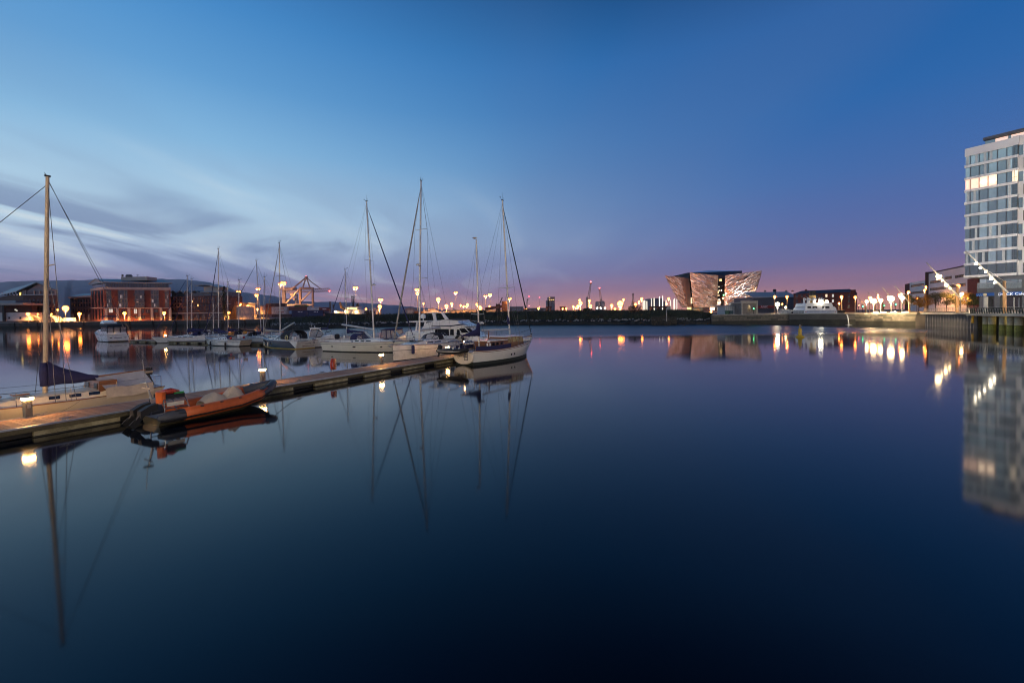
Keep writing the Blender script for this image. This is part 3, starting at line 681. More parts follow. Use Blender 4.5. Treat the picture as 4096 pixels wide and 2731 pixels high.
# white sloop lying bow-on behind the pontoon
b = Boat('sailing_yacht', 'white sloop with the tallest centre mast lying bow-on behind the pontoon', 'yacht', wl(1574, 1447), plan(1806, 53.0))
std_sloop(b, 3.9, 1.3, win=((.04,.26),(.3,.5)), hood=M_BLKC, stripe=(.32, .35, M_BLACK), bo=.12, so=.5, roofh=.5)
b.rig(1677, (1684, 724), .105, spr=((.40, .85), (.70, .75)), boom=(-.1, 1.5, -4.7, .1, .14), furl=(.085, M_SAIL), radar=(.475, 1))
b.fender(.86, 1, M_BLUEC, .15, .16, .8)
mb = MB(); mb.bar((b.x1-.1, 0, b.zd(b.x1)+.06), (b.x1+.45, 0, b.zd(b.x1)-.02), .16, .1); mb.tube([(b.x1+.1,0,b.zd(b.x1)-.1), (b.x1+.5,.1,b.zd(b.x1)-.12), (b.x1+.62,-.12,b.zd(b.x1)+.05)], .05, 6); b.p('anchor', mb, M_STEEL)
for x, y in ((b.L*.18, .5), (b.L*.18, -.5), (b.L*.08, .45)): b.hatch(x, y, .5, .8, b.zd(x)+.36, M_DGLASS)
# navy sloop
b = Boat('sailing_yacht', 'navy blue sloop with a yellow waterline stripe and white stern, bow left', 'yacht', wl(1060, 1384), wl(1222, 1394))
b.hull(3.7, 1.25, 1.1, tr=.82, bo=.6, so=.65, m_=M_NAVY, boot=mat('yellow_boot_stripe', (.55,.40,.10), .4), N_=17)
mb = MB(); tr_ = [b.pt(0, q, 1) for q in (0,.25,.5,.75,1)] + [b.pt(0, q, -1) for q in (1,.75,.5,.25,0)]; mb.extr([q*1.0+Vector((-.012,0,0)) for q in tr_], (-.03, 0, 0)); b.p('white_transom', mb, M_WHITE)
mb = MB()
for sd in (1, -1): mb.grid([[b.pt(t, q, sd)+Vector((0, sd*.012, 0)) for q in (0,.25,.5,.75,1)][:(5 if i == 0 else 5-i)] + [b.pt(t, (0,.25,.5,.75,1)[(5 if i == 0 else 5-i)-1], sd)+Vector((0, sd*.012, 0))]*(0 if i == 0 else i) for i, t in enumerate((0, .035, .07, .105, .14))])
b.p('white_quarter', mb, M_WHITE)
mb = MB(); mb.box((b.x0-.06, 0, .42), (.12, 1.6, .05)); b.p('swim_step', mb, M_TEAK); mb = MB(); mb.box((b.x0-.03,0,.75), (.03,.8,.1)); mb.box((b.x0-.03,-.9,.85), (.03,.25,.3)); b.p('transom_locker', mb, M_GREYC)
b.roof(-b.L*.1, b.L*.34, 1.15, .6, .36, win=((.08,.2),(.26,.4),(.46,.58)))
mb = MB(); z = b.zd(-3); mb.box((-b.L*.3, 1.05, z+.1), (b.L*.36, .2, .26)); mb.box((-b.L*.3, -1.05, z+.1), (b.L*.36, .2, .26)); b.p('cockpit_coaming', mb, M_WHITE)
b.rails(6); b.hood(-b.L*.34, b.L*.0, 1.35, 1.25, b.zd(-3)+.2, M_BLKC, fl=.4); b.wheel(-b.L*.36, z+.6)
b.rig(1121, (1117, 972), .085, spr=((.33, .8), (.66, .75)), boom=(-.1, 1.3, -3.9, 1.25, .11), furl=(.05, M_SAIL))
b.fender(.70, 1); b.fender(.57, 1)
mb = MB(); mb.tube([(-b.L*.33+.3*math.cos(a), 1.62, b.zd(-4)+.45+.32*math.sin(a)) for a in [i*math.pi/8-.6 for i in range(14)]], .08, 7); b.p('horseshoe_buoy', mb, mat('pale_yellow_foam', (.68,.58,.28), .7), True)
mb = MB(); mb.box((-b.L*.45, 1.3, b.zd(-5)+.4), (.5, .35, .5)); b.p('liferaft_canister', mb, M_WHITE)
# white double-ended cruiser with black fenders
b = Boat('sailing_yacht', 'small white sailing cruiser with three black fenders and a red buoy', 'yacht', wl(832, 1379), wl(978, 1384))
b.hull(2.9, 1.35, .95, tr=.62, bo=.9, so=.55, m_=M_WHITE, stripe=(.2, .27, M_NAVY), toe=M_TEAK, dip=.12)
mb = MB(); tr_ = [b.pt(0, q, 1) for q in (0,.25,.5,.75,1)] + [b.pt(0, q, -1) for q in (1,.75,.5,.25,0)]; mb.extr([q+Vector((-.01,0,0)) for q in tr_], (-.03, 0, 0)); b.p('beige_transom', mb, M_TAN)
b.roof(-b.L*.2, b.L*.28, .95, .55, .42, win=((.05,.14),(.2,.29),(.36,.45),(.52,.6)), wh=.16)
b.rails(6, .62); b.hood(-b.L*.3, -b.L*.12, .95, .85, b.zd(-2)+.25, M_BLUEC)
b.rig(874, (873, 996), .075, spr=((.62, .72),), boom=(-.1, 1.0, -3.4, .05, .08), furl=(.055, M_BLUEC), cover=(M_BLUEC, .45, .3))
for t in (.84, .62, .26): b.fender(t, -1 if proj(b.w(0,1,1))[1] < proj(b.w(0,-1,1))[1] else 1, M_BFEND, .45, .13, .6)
mb = MB(); mb.sphere((-b.L*.32, 1.0, b.zd(-3)+.35), .2); mb.sphere((-b.L*.32, -1.0, b.zd(-3)+.35), .2); b.p('red_buoy', mb, mat('red_buoy_vinyl', (.6,.06,.05), .4), True)
mb = MB(); mb.box((-b.L*.44, .3, b.zd(-3)+.6), (.45, .55, .55)); b.p('stern_locker', mb, M_WHITE)
mb = MB(); mb.bar((-b.L*.22,.6,b.zd(-2)+1.0), (-b.L*.30,.6,b.zd(-2)+1.0), .5, .4); mb.bar((-b.L*.46,-.2,b.zd(-3)+1.2), (-b.L*.52,-.2,b.zd(-3)+1.2), .35, .4); b.p('yellow_cover', mb, mat('amber_cloth', (.55,.25,.04), .7))
# far row of sloops whose hulls are half hidden
def far_sloop(label, px, d, ang, L, base_top, fb=.95, B=3.0, cover=M_BLUEC, hood=M_BLUEC, hullm=None, furl=None, bl=None, spr=((.6,.7),), rise=.1, r=.075):
    c = plan(px, d); v = Vector((math.cos(R(ang)), math.sin(R(ang)), 0))*L/2
    b = Boat('sailing_yacht', label, 'yacht', c+v, c-v, 'yachts moored along the far pontoon')
    std_sloop(b, B, fb, hood=hood, hullm=hullm)
    x = b.L*.08; px0 = base_top[0] if base_top[0] is not None else proj(b.w(x,0,1.3))[0]
    b.rig(px0, base_top[1], r, spr=spr, boom=(-.1, 1.05, -(bl or L*.36), rise, .08), furl=furl, cover=(cover, .4, .2) if cover else None)
    return b
far_sloop('long pale sloop with a blue covered boom beside the motor cruiser', 757, 79, 197, 10, (749, (749, 1104)), cover=M_BLUEC, furl=(.05, M_BLUEC))
far_sloop('white sloop whose short-spreader mast stands just right of the leftmost yacht mast', 790, 86, 190, 9, (767, (766, 1117)), furl=(.05, M_BLUEC), spr=((.52,.7),))
far_sloop('low yacht with a stumpy mast behind the small white cruiser', 868, 84, 185, 7.5, (854, (852, 1190)), fb=.8, hood=None)
far_sloop('yacht with a dark covered boom and a slim mast behind the three-fender cruiser', 925, 80, 186, 9, (912, (911, 1128)), furl=(.04, M_SAIL), hood=M_BLKC)
far_sloop('yacht with an antenna-topped mast between the white cruiser and the navy sloop', 985, 74, 186, 8.5, (954, (956, 1121)), hood=M_BLKC, cover=M_BLKC)
far_sloop('yacht with a mast raked to the left, left of the gantry crane', 1010, 80, 184, 11, (1046, (1025, 1043)), furl=(.05, M_BLKC), spr=((.42,.7),(.68,.6)))
far_sloop('yacht with a pale loose sail cover left of the navy sloop', 1095, 73, 183, 9, (1053, (1058, 1108)), cover=M_TAN, hood=None, spr=((.6,.6),))
far_sloop('yacht with a blue furled headsail beyond the big white sloop', 1420, 66, 176, 8.5, (1388, (1380, 1079)), cover=M_BLUEC, furl=(.05, M_BLUEC), fb=.85, spr=((.6,.7),))
# ------------------------------------------------------------------ motor boats
def _zof(s, x, y, py):
    q = s.w(x, y, 0); px = proj(s.w(x, y, 1.5))[0]; return zat(px, py, q.y)
Boat.zof = _zof
def _loc(s, px, py, y=0.0): x = s.x_at(px, 1.5, y); return Vector((x, y, s.zof(x, y, py)))
Boat.loc = _loc
def _prof(s, name, pts, y0, y1, m_, yref=None, par=None, smooth=False):      # side outline with a real width
    yr = (y0+y1)/2 if yref is None else yref; q = [s.loc(px, py, yr) for px, py in pts]
    mb = MB(); mb.extr([Vector((p.x, y0, p.z)) for p in q], (0, y1-y0, 0)); return s.p(name, mb, m_, smooth, par)
Boat.prof = _prof

# white cruiser seen from the stern at the left end of the far pontoon
b = Boat('motor_cruiser', 'white motor cruiser with dark canvas cockpit, stern on, left end of far pontoon', 'motor boat', plan(392, 92), plan(470, 85.2))
b.hull(3.6, 2.0, 1.35, tr=.93, bo=1.1, so=.1, m_=M_WHITE, full=.3, zb=.12)
L = b.L
b.roof(-L*.05, L*.38, 1.35, .8, .9, win=((.08,.3),(.36,.52)), wh=.38)
mb = MB(); mb.box((-L*.25, 0, b.zd(-3)+.35), (L*.42, 3.1, .7)); b.p('cockpit_side', mb, M_WHITE)
z = b.zd(-3)+.5; x0, x1 = -L*.46, -L*.03
mb = MB(); mb.hexa([(x0,-1.5,z+1.05),(x1,-1.4,z+1.15),(x1,1.4,z+1.15),(x0,1.5,z+1.05),(x0+.5,-1.25,z+1.5),(x1,-1.15,z+1.75),(x1,1.15,z+1.75),(x0+.5,1.25,z+1.5)]); c = b.p('canvas_roof', mb, M_BLKC)
for y in (-1.48, -.5, .5, 1.48):
    mb = MB(); mb.bar((x0, y, z-.1), (x0, y, z+1.1), .14); b.p('canvas_post', mb, M_BLKC)
for y in (-1.0, 0, 1.0):
    mb = MB(); mb.box((x0, y, z+.5), (.02, .85, 1.0)); b.p('canvas_pane', mb, M_PANE, par=c)
for sd in (-1, 1):
    for k in range(3):
        mb = MB(); mb.box((x0+.7+k*1.25, sd*1.47, z+.5), (1.1, .02, 1.0)); b.p('canvas_pane', mb, M_PANE, par=c)
        mb = MB(); mb.bar((x0+1.3+k*1.25, sd*1.48, z-.1), (x0+1.3+k*1.25, sd*1.46, z+1.1), .12); b.p('canvas_post', mb, M_BLKC)
mb = MB(); mb.hexa([(x1-1.5,-1.1,z+1.7),(x1+1.2,-1.0,z+1.75),(x1+1.2,1.0,z+1.75),(x1-1.5,1.1,z+1.7),(x1-1.2,-.9,z+2.1),(x1+.9,-.8,z+2.4),(x1+.9,.8,z+2.4),(x1-1.2,.9,z+2.1)]); b.p('flybridge', mb, M_WHITE)
mb = MB()
for sd in (-1, 1): mb.tube([(x1-1.2, sd*1.0, z+2.0), (x1-1.0, sd*1.0, z+3.2)], .03); mb.tube([(x1+.7, sd*.9, z+2.3), (x1+.4, sd*.9, z+3.3)], .03)
b.p('bimini_frame', mb, M_CHROME)
mb = MB(); mb.grid([[(x1-1.4+i*.55, y, z+3.2+.18*math.sin(i/3*math.pi)-abs(y)*.06) for y in (-1.15,-.5,0,.5,1.15)] for i in range(4)]); mb.grid([[(x1-1.4+i*.55, y, z+3.16+.18*math.sin(i/3*math.pi)-abs(y)*.06) for y in (-1.15,-.5,0,.5,1.15)] for i in range(4)]); b.p('bimini', mb, M_BLUEC)
for y in (-1.1, 1.1):
    mb = MB(); mb.box((b.x0-.02, y, .8), (.03, .35, .12)); b.p('transom_vent', mb, M_BLACK)
mb = MB(); mb.box((b.x0-.25, 0, .32), (.5, 3.0, .07)); b.p('swim_platform', mb, M_WHITE)
mb = MB(); mb.box((b.x0-.02, 0, .78), (.03, 1.2, .16)); b.p('name_band', mb, M_GREYC)

def small_cruiser(label, bow, stern, B, fbb, fbs, canvas, kind):
    b = Boat('motor_boat', label, 'motor boat', bow, stern); b.hull(B, fbb, fbs, tr=.9, bo=.8, so=.1, full=.35); return b
b = small_cruiser('white sports boat with a framed hardtop between the navy sloop and big white sloop', plan(1400, 65), plan(1234, 62), 2.6, 1.5, 1.15, M_BLKC, 0)
b.prof('superstructure', [(1255, 1363), (1262, 1350), (1285, 1347), (1320, 1338), (1352, 1342), (1372, 1353), (1390, 1364)], -1.0, 1.0, M_WHITE)
for y in (-1.05, 1.05):
    mb = MB(); a, c_, d, e = b.loc(1234, 1352, y), b.loc(1243, 1315, y), b.loc(1276, 1314, y), b.loc(1296, 1335, y)
    mb.tube([a, c_, d, e], .07, 5); b.p('hardtop_frame', mb, M_WHITE)
    mb = MB(); mb.tube([b.loc(1262, 1350, y), b.loc(1275, 1320, y), b.loc(1296, 1335, y), b.loc(1283, 1347, y), b.loc(1262, 1350, y)], .06, 5); b.p('window_frame', mb, M_BLACK)
    mb = MB(); mb.add([b.loc(1236, 1350, y), b.loc(1245, 1316, y), b.loc(1272, 1318, y), b.loc(1260, 1350, y)], [(0,1,2,3)]); b.p('side_pane', mb, M_PANE)
    mb = MB(); mb.add([b.loc(1263, 1349, y), b.loc(1276, 1322, y), b.loc(1294, 1336, y), b.loc(1282, 1347, y)], [(0,1,2,3)]); b.p('side_pane', mb, M_PANE)
    mb = MB(); mb.tube([b.loc(1280, 1316, y*.9), b.loc(1310, 1316, y*.9), b.loc(1302, 1330, y*.9), b.loc(1325, 1324, y*.9)], .06, 5); b.p('canopy_frame', mb, M_BLKC)
mb = MB(); a, c_ = b.loc(1241, 1314), b.loc(1280, 1313); mb.hexa([(a.x,-1.1,a.z),(c_.x,-1.05,c_.z),(c_.x,1.05,c_.z),(a.x,1.1,a.z),(a.x,-1.1,a.z+.1),(c_.x,-1.05,c_.z+.1),(c_.x,1.05,c_.z+.1),(a.x,1.1,a.z+.1)]); b.p('hardtop', mb, M_WHITE)
b.prof('bimini', [(1278, 1313), (1310, 1311), (1312, 1316), (1284, 1318)], -1.0, 1.0, M_BLUEC)
mb = MB(); mb.tube([b.loc(1249, 1311, .6), b.loc(1244, 1285, .6)], .015, 4); mb.tube([b.loc(1260, 1312), b.loc(1260, 1302)], .05, 5); b.p('antenna', mb, M_WHITE)
b.rails(4, .55, True, .5, .95, False)
b = small_cruiser('white cruiser under a clear-panelled navy canopy behind the big white sloop', plan(1720, 60), plan(1526, 59), 2.8, 1.5, 1.2, M_BLUEC, 1)
for y in (-1.1, 1.1):
    for pts in ([(1521, 1353), (1527, 1320), (1544, 1319), (1544, 1353)], [(1546, 1353), (1546, 1319), (1562, 1320), (1564, 1354)], [(1566, 1354), (1564, 1320), (1574, 1322), (1592, 1346), (1588, 1354)]):
        q = [b.loc(px, py, y) for px, py in pts]; mb = MB(); mb.add(q, [tuple(range(len(q)))]); b.p('canopy_pane', mb, M_PANE)
        mb = MB(); mb.tube(q+[q[0]], .045, 5); b.p('canopy_seam', mb, M_BLUEC)
    mb = MB(); q = [b.loc(1580, 1316, y*.9), b.loc(1606, 1314, y*.9), b.loc(1614, 1330, y*.9), b.loc(1598, 1340, y*.9)]; mb.tube(q, .05, 5); b.p('windscreen_frame', mb, M_BLUEC)
    mb = MB(); mb.add(q, [(0,1,2,3)]); b.p('windscreen_pane', mb, M_PANE)
b.prof('canopy_top', [(1524, 1319), (1546, 1314), (1576, 1313), (1606, 1312), (1610, 1317), (1574, 1321), (1546, 1319)], -1.15, 1.15, M_BLUEC)
b.prof('superstructure', [(1560, 1366), (1590, 1352), (1615, 1340), (1640, 1346), (1680, 1362)], -1.0, 1.0, M_WHITE)
b.rails(4, .55, True, .5, .95, False)

# flybridge motor yacht behind the ketch
b = Boat('motor_yacht', 'tall white flybridge motor yacht with a navy stripe behind the ketch', 'motor boat', plan(1985, 52.5), plan(1662, 56.5))
b.hull(4.0, 1.9, 1.35, tr=.92, bo=1.4, so=.2, full=.35, stripe=(.25, .42, M_NAVY))
sup = b.prof('deckhouse', [(1652, 1362), (1650, 1328), (1664, 1322), (1722, 1330), (1735, 1313), (1885, 1308), (1900, 1328), (1930, 1342), (1965, 1352), (1968, 1364)], -1.65, 1.65, M_WHITE)
for i, pts in enumerate(([(1740, 1342), (1742, 1316), (1796, 1316), (1797, 1342)], [(1801, 1340), (1802, 1316), (1816, 1316), (1816, 1341)], [(1826, 1339), (1829, 1317), (1839, 1318), (1841, 1338)], [(1838, 1314), (1860, 1313), (1877, 1330), (1848, 1331)], [(1865, 1312), (1880, 1312), (1895, 1326), (1880, 1328)])):
    for y, e in ((-1.66, -.02), (1.66, .02)):
        q = [b.loc(px, py, y) for px, py in pts]; mb = MB(); mb.extr([p+Vector((0, e, 0)) for p in q], (0, e, 0)); b.p('saloon_window', mb, M_DGLASS, par=sup)
fly = b.prof('flybridge', [(1716, 1312), (1732, 1292), (1768, 1283), (1800, 1278), (1852, 1280), (1862, 1290), (1896, 1303), (1850, 1311)], -1.75, 1.75, M_WHITE)
for y, e in ((-1.76, -.02), (1.76, .02)):
    q = [b.loc(px, py, y) for px, py in ((1728, 1303), (1800, 1302), (1850, 1295), (1882, 1299), (1850, 1300), (1800, 1306), (1728, 1306))]; mb = MB(); mb.extr([p+Vector((0,e,0)) for p in q], (0, e, 0)); b.p('navy_stripe', mb, M_NAVY, par=fly)
b.prof('flybridge_screen', [(1800, 1279), (1812, 1274), (1830, 1275), (1853, 1276), (1850, 1281)], -1.3, 1.3, M_BLKC)
for pts in ([(1738, 1288), (1731, 1252), (1743, 1250), (1749, 1288)], [(1782, 1278), (1765, 1250), (1776, 1250), (1796, 1276)]):
    for y in (-1.5, 1.35): b.prof('radar_arch_leg', pts, y, y+.15, M_WHITE)
b.prof('radar_arch_bridge', [(1731, 1252), (1733, 1249), (1776, 1248), (1776, 1252)], -1.5, 1.5, M_WHITE)
b.prof('aft_hardtop', [(1652, 1287), (1668, 1283), (1735, 1281), (1738, 1286), (1690, 1288)], -1.7, 1.7, M_WHITE)
for pts in ([(1661, 1323), (1667, 1287), (1673, 1287), (1669, 1323)], [(1692, 1322), (1700, 1287), (1706, 1287), (1700, 1322)]):
    for y in (-1.55, 1.45): b.prof('hardtop_post', pts, y, y+.1, M_WHITE)
mb = MB(); c = b.loc(1694, 1265); mb.lathe([(.05,-.55),(.08,-.28),(.33,-.25),(.36,.0),(.28,.25),(.05,.36)], 12, c); b.p('satellite_dome', mb, M_WHITE, 40)
mb = MB()
for y in (-1.5, 1.5): mb.tube([b.loc(1652, 1343, y), b.loc(1700, 1343, y), b.loc(1720, 1328, y)], .025, 5)
b.p('aft_rail', mb, M_CHROME)
mb = MB(); mb.tube([b.loc(1838, 1360, -2.15)+Vector((.5*math.cos(a), 0, .55*math.sin(a))) for a in [i*math.pi/8 for i in range(17)]], .17, 8); b.p('tyre_fender', mb, M_BLACK, True)
b.rails(6, .7, True, .45, .95, False)

# ------------------------------------------------------------------ the ketch at the pontoon end
M_KHULL = mat('ketch_white_paint', (.78, .74, .65), .22, var=.05, scale=1.2, coat=.5)
b = Boat('ketch', 'white two-masted ketch with blue dodgers and a round stern at the pontoon end', 'yacht', wl(2106, 1422), wl(1858, 1460))
KT = b
b.hull(3.5, 1.95, 1.15, tr=.66, bo=1.15, so=.12, m_=M_KHULL, N_=19, toe=M_TEAK, dip=.16, zb=.28, boot=mat('dark_green_antifoul', (.02,.026,.018), .6), pw=2.6)
for sd in (1, -1):
    mb = MB(); mb.tube([b.pt(i/14, .16, sd) + Vector((0, sd*.01, 0)) for i in range(15)], .022, 5); b.p('rubbing_strake', mb, M_KHULL)
    mb = MB(); mb.grid([[b.pt(i/14, -.0, sd) + Vector((0, -sd*.02, z)) for i in range(15)] for z in (0, .11)]); b.p('bulwark', mb, M_KHULL)
    mb = MB(); mb.tube([b.pt(i/14, 0, sd) + Vector((0, -sd*.02, .125)) for i in range(15)], .035, 5); b.p('cap_rail', mb, M_TEAK)
# round stern plate with the name
tc_ = Vector((b.x0-.03, 0, .72)); mb = MB(); ring = [Vector((0, 1.17*math.cos(a), .66*math.sin(a)-(.0 if math.sin(a) < 0 else .18*math.sin(a)))) for a in [i*math.pi/12 for i in range(24)]]
mb.loft([[tc_+Vector((.14,0,0))+q for q in ring], [tc_+q*.985 for q in ring], [tc_+Vector((-.06,0,0))+q*.85 for q in ring]]); b.p('stern_plate', mb, mat('cream_stern_paint', (.72,.62,.50), .35, var=.05))
NB = mat('black_lettering', (.02,.02,.03), .5)
text(b.T, 'stern_lettering', 'Sylvana', .44, Matrix(((0,0,-1,b.x0-.105),(-1,0,0,.05),(0,1,0,.86),(0,0,0,1))), NB, .25, .006, False)
mb = MB(); mb.tube([(b.x0-.14, -.25, 1.1), (b.x0-.14, -.25, .45)], .02, 5); mb.tube([(b.x0-.14, -.6, 1.1), (b.x0-.14, -.6, .45)], .02, 5)
for k in range(3): mb.tube([(b.x0-.14, -.25, .5+k*.25), (b.x0-.14, -.6, .5+k*.25)], .018, 5)
b.p('boarding_ladder', mb, M_CHROME)
for t, q in ((.47, .6), (.52, .6)):
    p = b.pt(t, q, -1); mb = MB(); mb.add([p+Vector((.1*math.cos(a), -.015, .12*math.sin(a))) for a in [i*math.pi/6 for i in range(12)]], [tuple(range(12))]); b.p('hull_port', mb, M_DGLASS)
for t in (.60, .72, .82):
    p = b.pt(t, .05, -1); mb = MB(); mb.add([p+Vector((.06*math.cos(a), -.015, .05*math.sin(a))) for a in [i*math.pi/4 for i in range(8)]], [tuple(range(8))]); b.p('scupper', mb, M_BLACK)
for sd in (1, -1):                                # blue dodgers on the after rails
    t0, t1 = .03, .43; mb = MB(); n = 10
    mb.grid([[b.pt(t0+(t1-t0)*i/n, 0, sd)+Vector((0, -sd*.03, .12)) for i in range(n+1)], [b.pt(t0+(t1-t0)*i/n, 0, sd)+Vector((0, -sd*.03, .52)) for i in range(n+1)]]); b.p('blue_dodger', mb, M_BLUEC)
    for i in range(5):
        p = b.pt(t0+(t1-t0)*i/4, 0, sd)+Vector((0, -sd*.03, .1)); mb = MB(); mb.tube([p, p+Vector((0,0,.72))], .02, 5); b.p('stanchion', mb, M_BLUEC)
    mb = MB(); mb.tube([b.pt(t0+(t1-t0)*i/n, 0, sd)+Vector((0, -sd*.03, .82)) for i in range(n+1)], .03, 5); b.p('teak_rail', mb, M_TEAK)
    tops = []
    for i in range(4):
        p = b.pt(.55+.41*i/3, 0, sd)+Vector((0, -sd*.05, .1)); mb = MB(); mb.tube([p, p+Vector((0,0,.62))], .014, 5); b.p('stanchion', mb, M_CHROME); tops.append(p+Vector((0,0,.62)))
    mb = MB(); mb.tube(tops, .008, 4); b.p('lifeline', mb, M_WIRE)
mb = MB(); e = b.pt(1, 0, 1); tip = Vector((b.x1+.02, 0, b.sh(1)+.82)); mb.tube([b.pt(.9,0,1)+Vector((0,-.05,.75)), tip+Vector((-.12,.1,0)), tip, tip+Vector((-.12,-.1,0)), b.pt(.9,0,-1)+Vector((0,.05,.75))], .02, 6); mb.tube([tip, tip-Vector((.1,0,.8))], .02, 5); b.p('pulpit', mb, M_CHROME)
# cabins
zc = b.zd(0)
x0, x1 = b.x_at(1928, 2), b.x_at(1992, 2)
mb = MB(); mb.box(((x0+x1)/2, 0, zc+.36), (x1-x0, 2.1, .78)); ac = b.p('aft_cabin', mb, M_TEAK)
mb = MB(); mb.box(((x0+x1)/2, 0, zc+.79), (x1-x0+.2, 2.3, .07)); b.p('aft_cabin_roof', mb, M_WHITE, par=ac)
for k in range(3):
    mb = MB(); mb.box((x0+.35+k*.62, -1.06, zc+.5), (.34, .03, .26)); b.p('cabin_window', mb, M_DGLASS, par=ac)
x2, x3 = x1+.03, b.x_at(2066, 2)
mb = MB(); w_ = 1.08; mb.hexa([(x2,-w_,zc-.05),(x3,-w_*.9,zc-.05),(x3,w_*.9,zc-.05),(x2,w_,zc-.05),(x2,-w_*.96,zc+1.02),(x3-.28,-w_*.86,zc+1.0),(x3-.28,w_*.86,zc+1.0),(x2,w_*.96,zc+1.02)]); wh = b.p('wheelhouse', mb, M_TEAK)
mb = MB(); mb.hexa([(x2-.35,-w_*1.06,zc+1.03),(x3-.05,-w_*.98,zc+1.0),(x3-.05,w_*.98,zc+1.0),(x2-.35,w_*1.06,zc+1.03),(x2-.3,-w_,zc+1.11),(x3-.12,-w_*.9,zc+1.07),(x3-.12,w_*.9,zc+1.07),(x2-.3,w_,zc+1.11)]); b.p('wheelhouse_roof', mb, M_WHITE, par=wh)
M_WPANE = mat('lamp_lit_glass', (.42, .34, .18), .1, var=.3, spec=.8)  # warm lamplight look is put into the pane colour
for k, (a, c_) in enumerate(((.08,.28), (.34,.52), (.57,.75), (.79,.95))):
    for sd in (-1, 1):
        f = lambda u, v: Vector((x2+(x3-.14*2*v-x2)*u, sd*(w_*(1-.1*u)*(1-.04*v)+.012), zc+1.05*v))
        mb = MB(); mb.extr([f(a,.48), f(c_,.48), f(c_,.9), f(a,.9)], (0, -sd*.02, 0)); b.p('wheelhouse_window', mb, M_WPANE, par=wh)
for y in (-.55, 0, .55):
    mb = MB(); mb.hexa([(x3-.12,y-.22,zc+.5),(x3-.10,y-.22,zc+.5),(x3-.10,y+.22,zc+.5),(x3-.12,y+.22,zc+.5),(x3-.24,y-.22,zc+.92),(x3-.22,y-.22,zc+.92),(x3-.22,y+.22,zc+.92),(x3-.24,y+.22,zc+.92)]); b.p('wheelhouse_window', mb, M_WPANE, par=wh)
mb = MB(); q = b.zd(x3+1.2); mb.box((x3+.9, 0, q+.12), (1.6, 1.5, .3)); b.p('fore_trunk', mb, M_WHITE); b.hatch(x3+2.3, 0, .6, .6, b.zd(x3+2.3)+.02, M_TEAK)
mb = MB(); q = b.loc(1955, 1378, -1.25); mb.tube([q+Vector((.2*math.sin(a), 0, .24*math.cos(a))) for a in [-2.4+i*.37 for i in range(14)]], .075, 7); b.p('horseshoe_buoy', mb, M_WHITE, True)
mb = MB(); a, c_ = b.loc(1953, 1320), b.loc(1946, 1358); d = b.loc(1966, 1358); mb.bar(a, Vector((c_.x, -.25, c_.z)), .07); mb.bar(a, Vector((d.x, .25, d.z)), .07); b.p('boom_crutch', mb, M_TEAK)
# main mast, boom and rig
x0m = b.x_at(2041, 2); zb_ = b.zd(x0m)-.05
b.rig(2041, (2010, 803), .085, spr=((.40, .95),), boom=(-.12, b.zof(x0m, 0, 1316)-zb_, b.x_at(1932, 2.8)-x0m, .06, .09), furl=(.06, mat('dark_green_furl', (.02,.03,.035), .8)), chain=.1)
mb = MB(); q = b.loc(2036, 1295); mb.tube([q, b.loc(2031, 1262)], [.16, .07], 7); b.p('staysail_cover', mb, M_BLUEC, True)
# mizzen
b.fbs_keep = 0
xm = b.x_at(1917, 1.6); zb2 = b.zd(xm)
b.rig(1917, (1905, 958), .075, spr=((.33, .75),), boom=(-.05, b.zof(xm, 0, 1337)-zb2, b.x_at(1842, 2.2)-xm, .0, .07), fore=False, back=False, radar=(.24, 1), name='mizzen_mast', head=False, cover=(M_BLUEC, .55, .55))
mb = MB(); t_ = b.loc(1905, 952); mb.lathe([(.02,-.1),(.22,.0),(.2,.04),(.02,.06)], 12, t_); b.p('masthead_dome', mb, M_WHITE)
# stern davits
for y in (-.9, .9):
    mb = MB(); mb.tube([(b.x0+.5, y, 1.2), (b.x0+.4, y, 2.0), (b.x0-.1, y, 2.15), (b.x0-.95, y, 2.1)], .045, 6); b.p('davit', mb, M_CHROME)
mb = MB(); mb.tube([(b.x0+.45, -.9, 1.9), (b.x0+.45, .9, 1.9)], .03, 5); b.p('davit_bar', mb, M_CHROME)
# stern lamp of the ketch
mb = MB(); q = b.loc(1857, 1366); mb.sphere(q, .07, 8, 5); b.p('stern_lamp', mb, emit('boat_lamp', (1, .45, .15), 60))
mb = MB(); mb.tube([q, (q.x, 0, 1.3)], .02, 5); b.p('stern_lamp_post', mb, M_CHROME)
# tender slung across the stern
dq = b.w(b.x0-.62, .62, .95)
t_ = thing('tender', 'black inflatable tender slung on davits across the ketch stern', 'dinghy', dq, b.rz - math.pi/2)
for sd in (1, -1):
    mb = MB(); mb.tube([(-1.45, sd*.52, .34), (-1.2, sd*.55, .32), (.7, sd*.55, .34), (1.25, sd*.38, .40), (1.5, 0, .46)], [.13,.2,.2,.19,.16], 10); part(t_, 'tube', mb, M_BLACK, True)
    mb = MB(); mb.tube([(-1.2, sd*.75, .30), (.7, sd*.75, .32), (1.35, sd*.5, .38)], .03, 6); part(t_, 'rubbing_strip', mb, M_FEND)
    mb = MB(); mb.tube([(-1.2, sd*.74, .40), (.6, sd*.74, .43), (1.3, sd*.5, .5)], .012, 5); part(t_, 'grab_line', mb, M_FEND)
mb = MB(); mb.loft([[(-1.35,-.5,.22),(-1.35,0,.02),(-1.35,.5,.22)], [(.6,-.5,.24),(.6,0,.0),(.6,.5,.24)], [(1.4,-.05,.4),(1.4,0,.3),(1.4,.05,.4)]], closed=False, cap=False); part(t_, 'rigid_hull', mb, M_GREYC)
mb = MB(); mb.box((-.3, 0, .42), (.3, .95, .05)); part(t_, 'thwart', mb, M_TEAK)
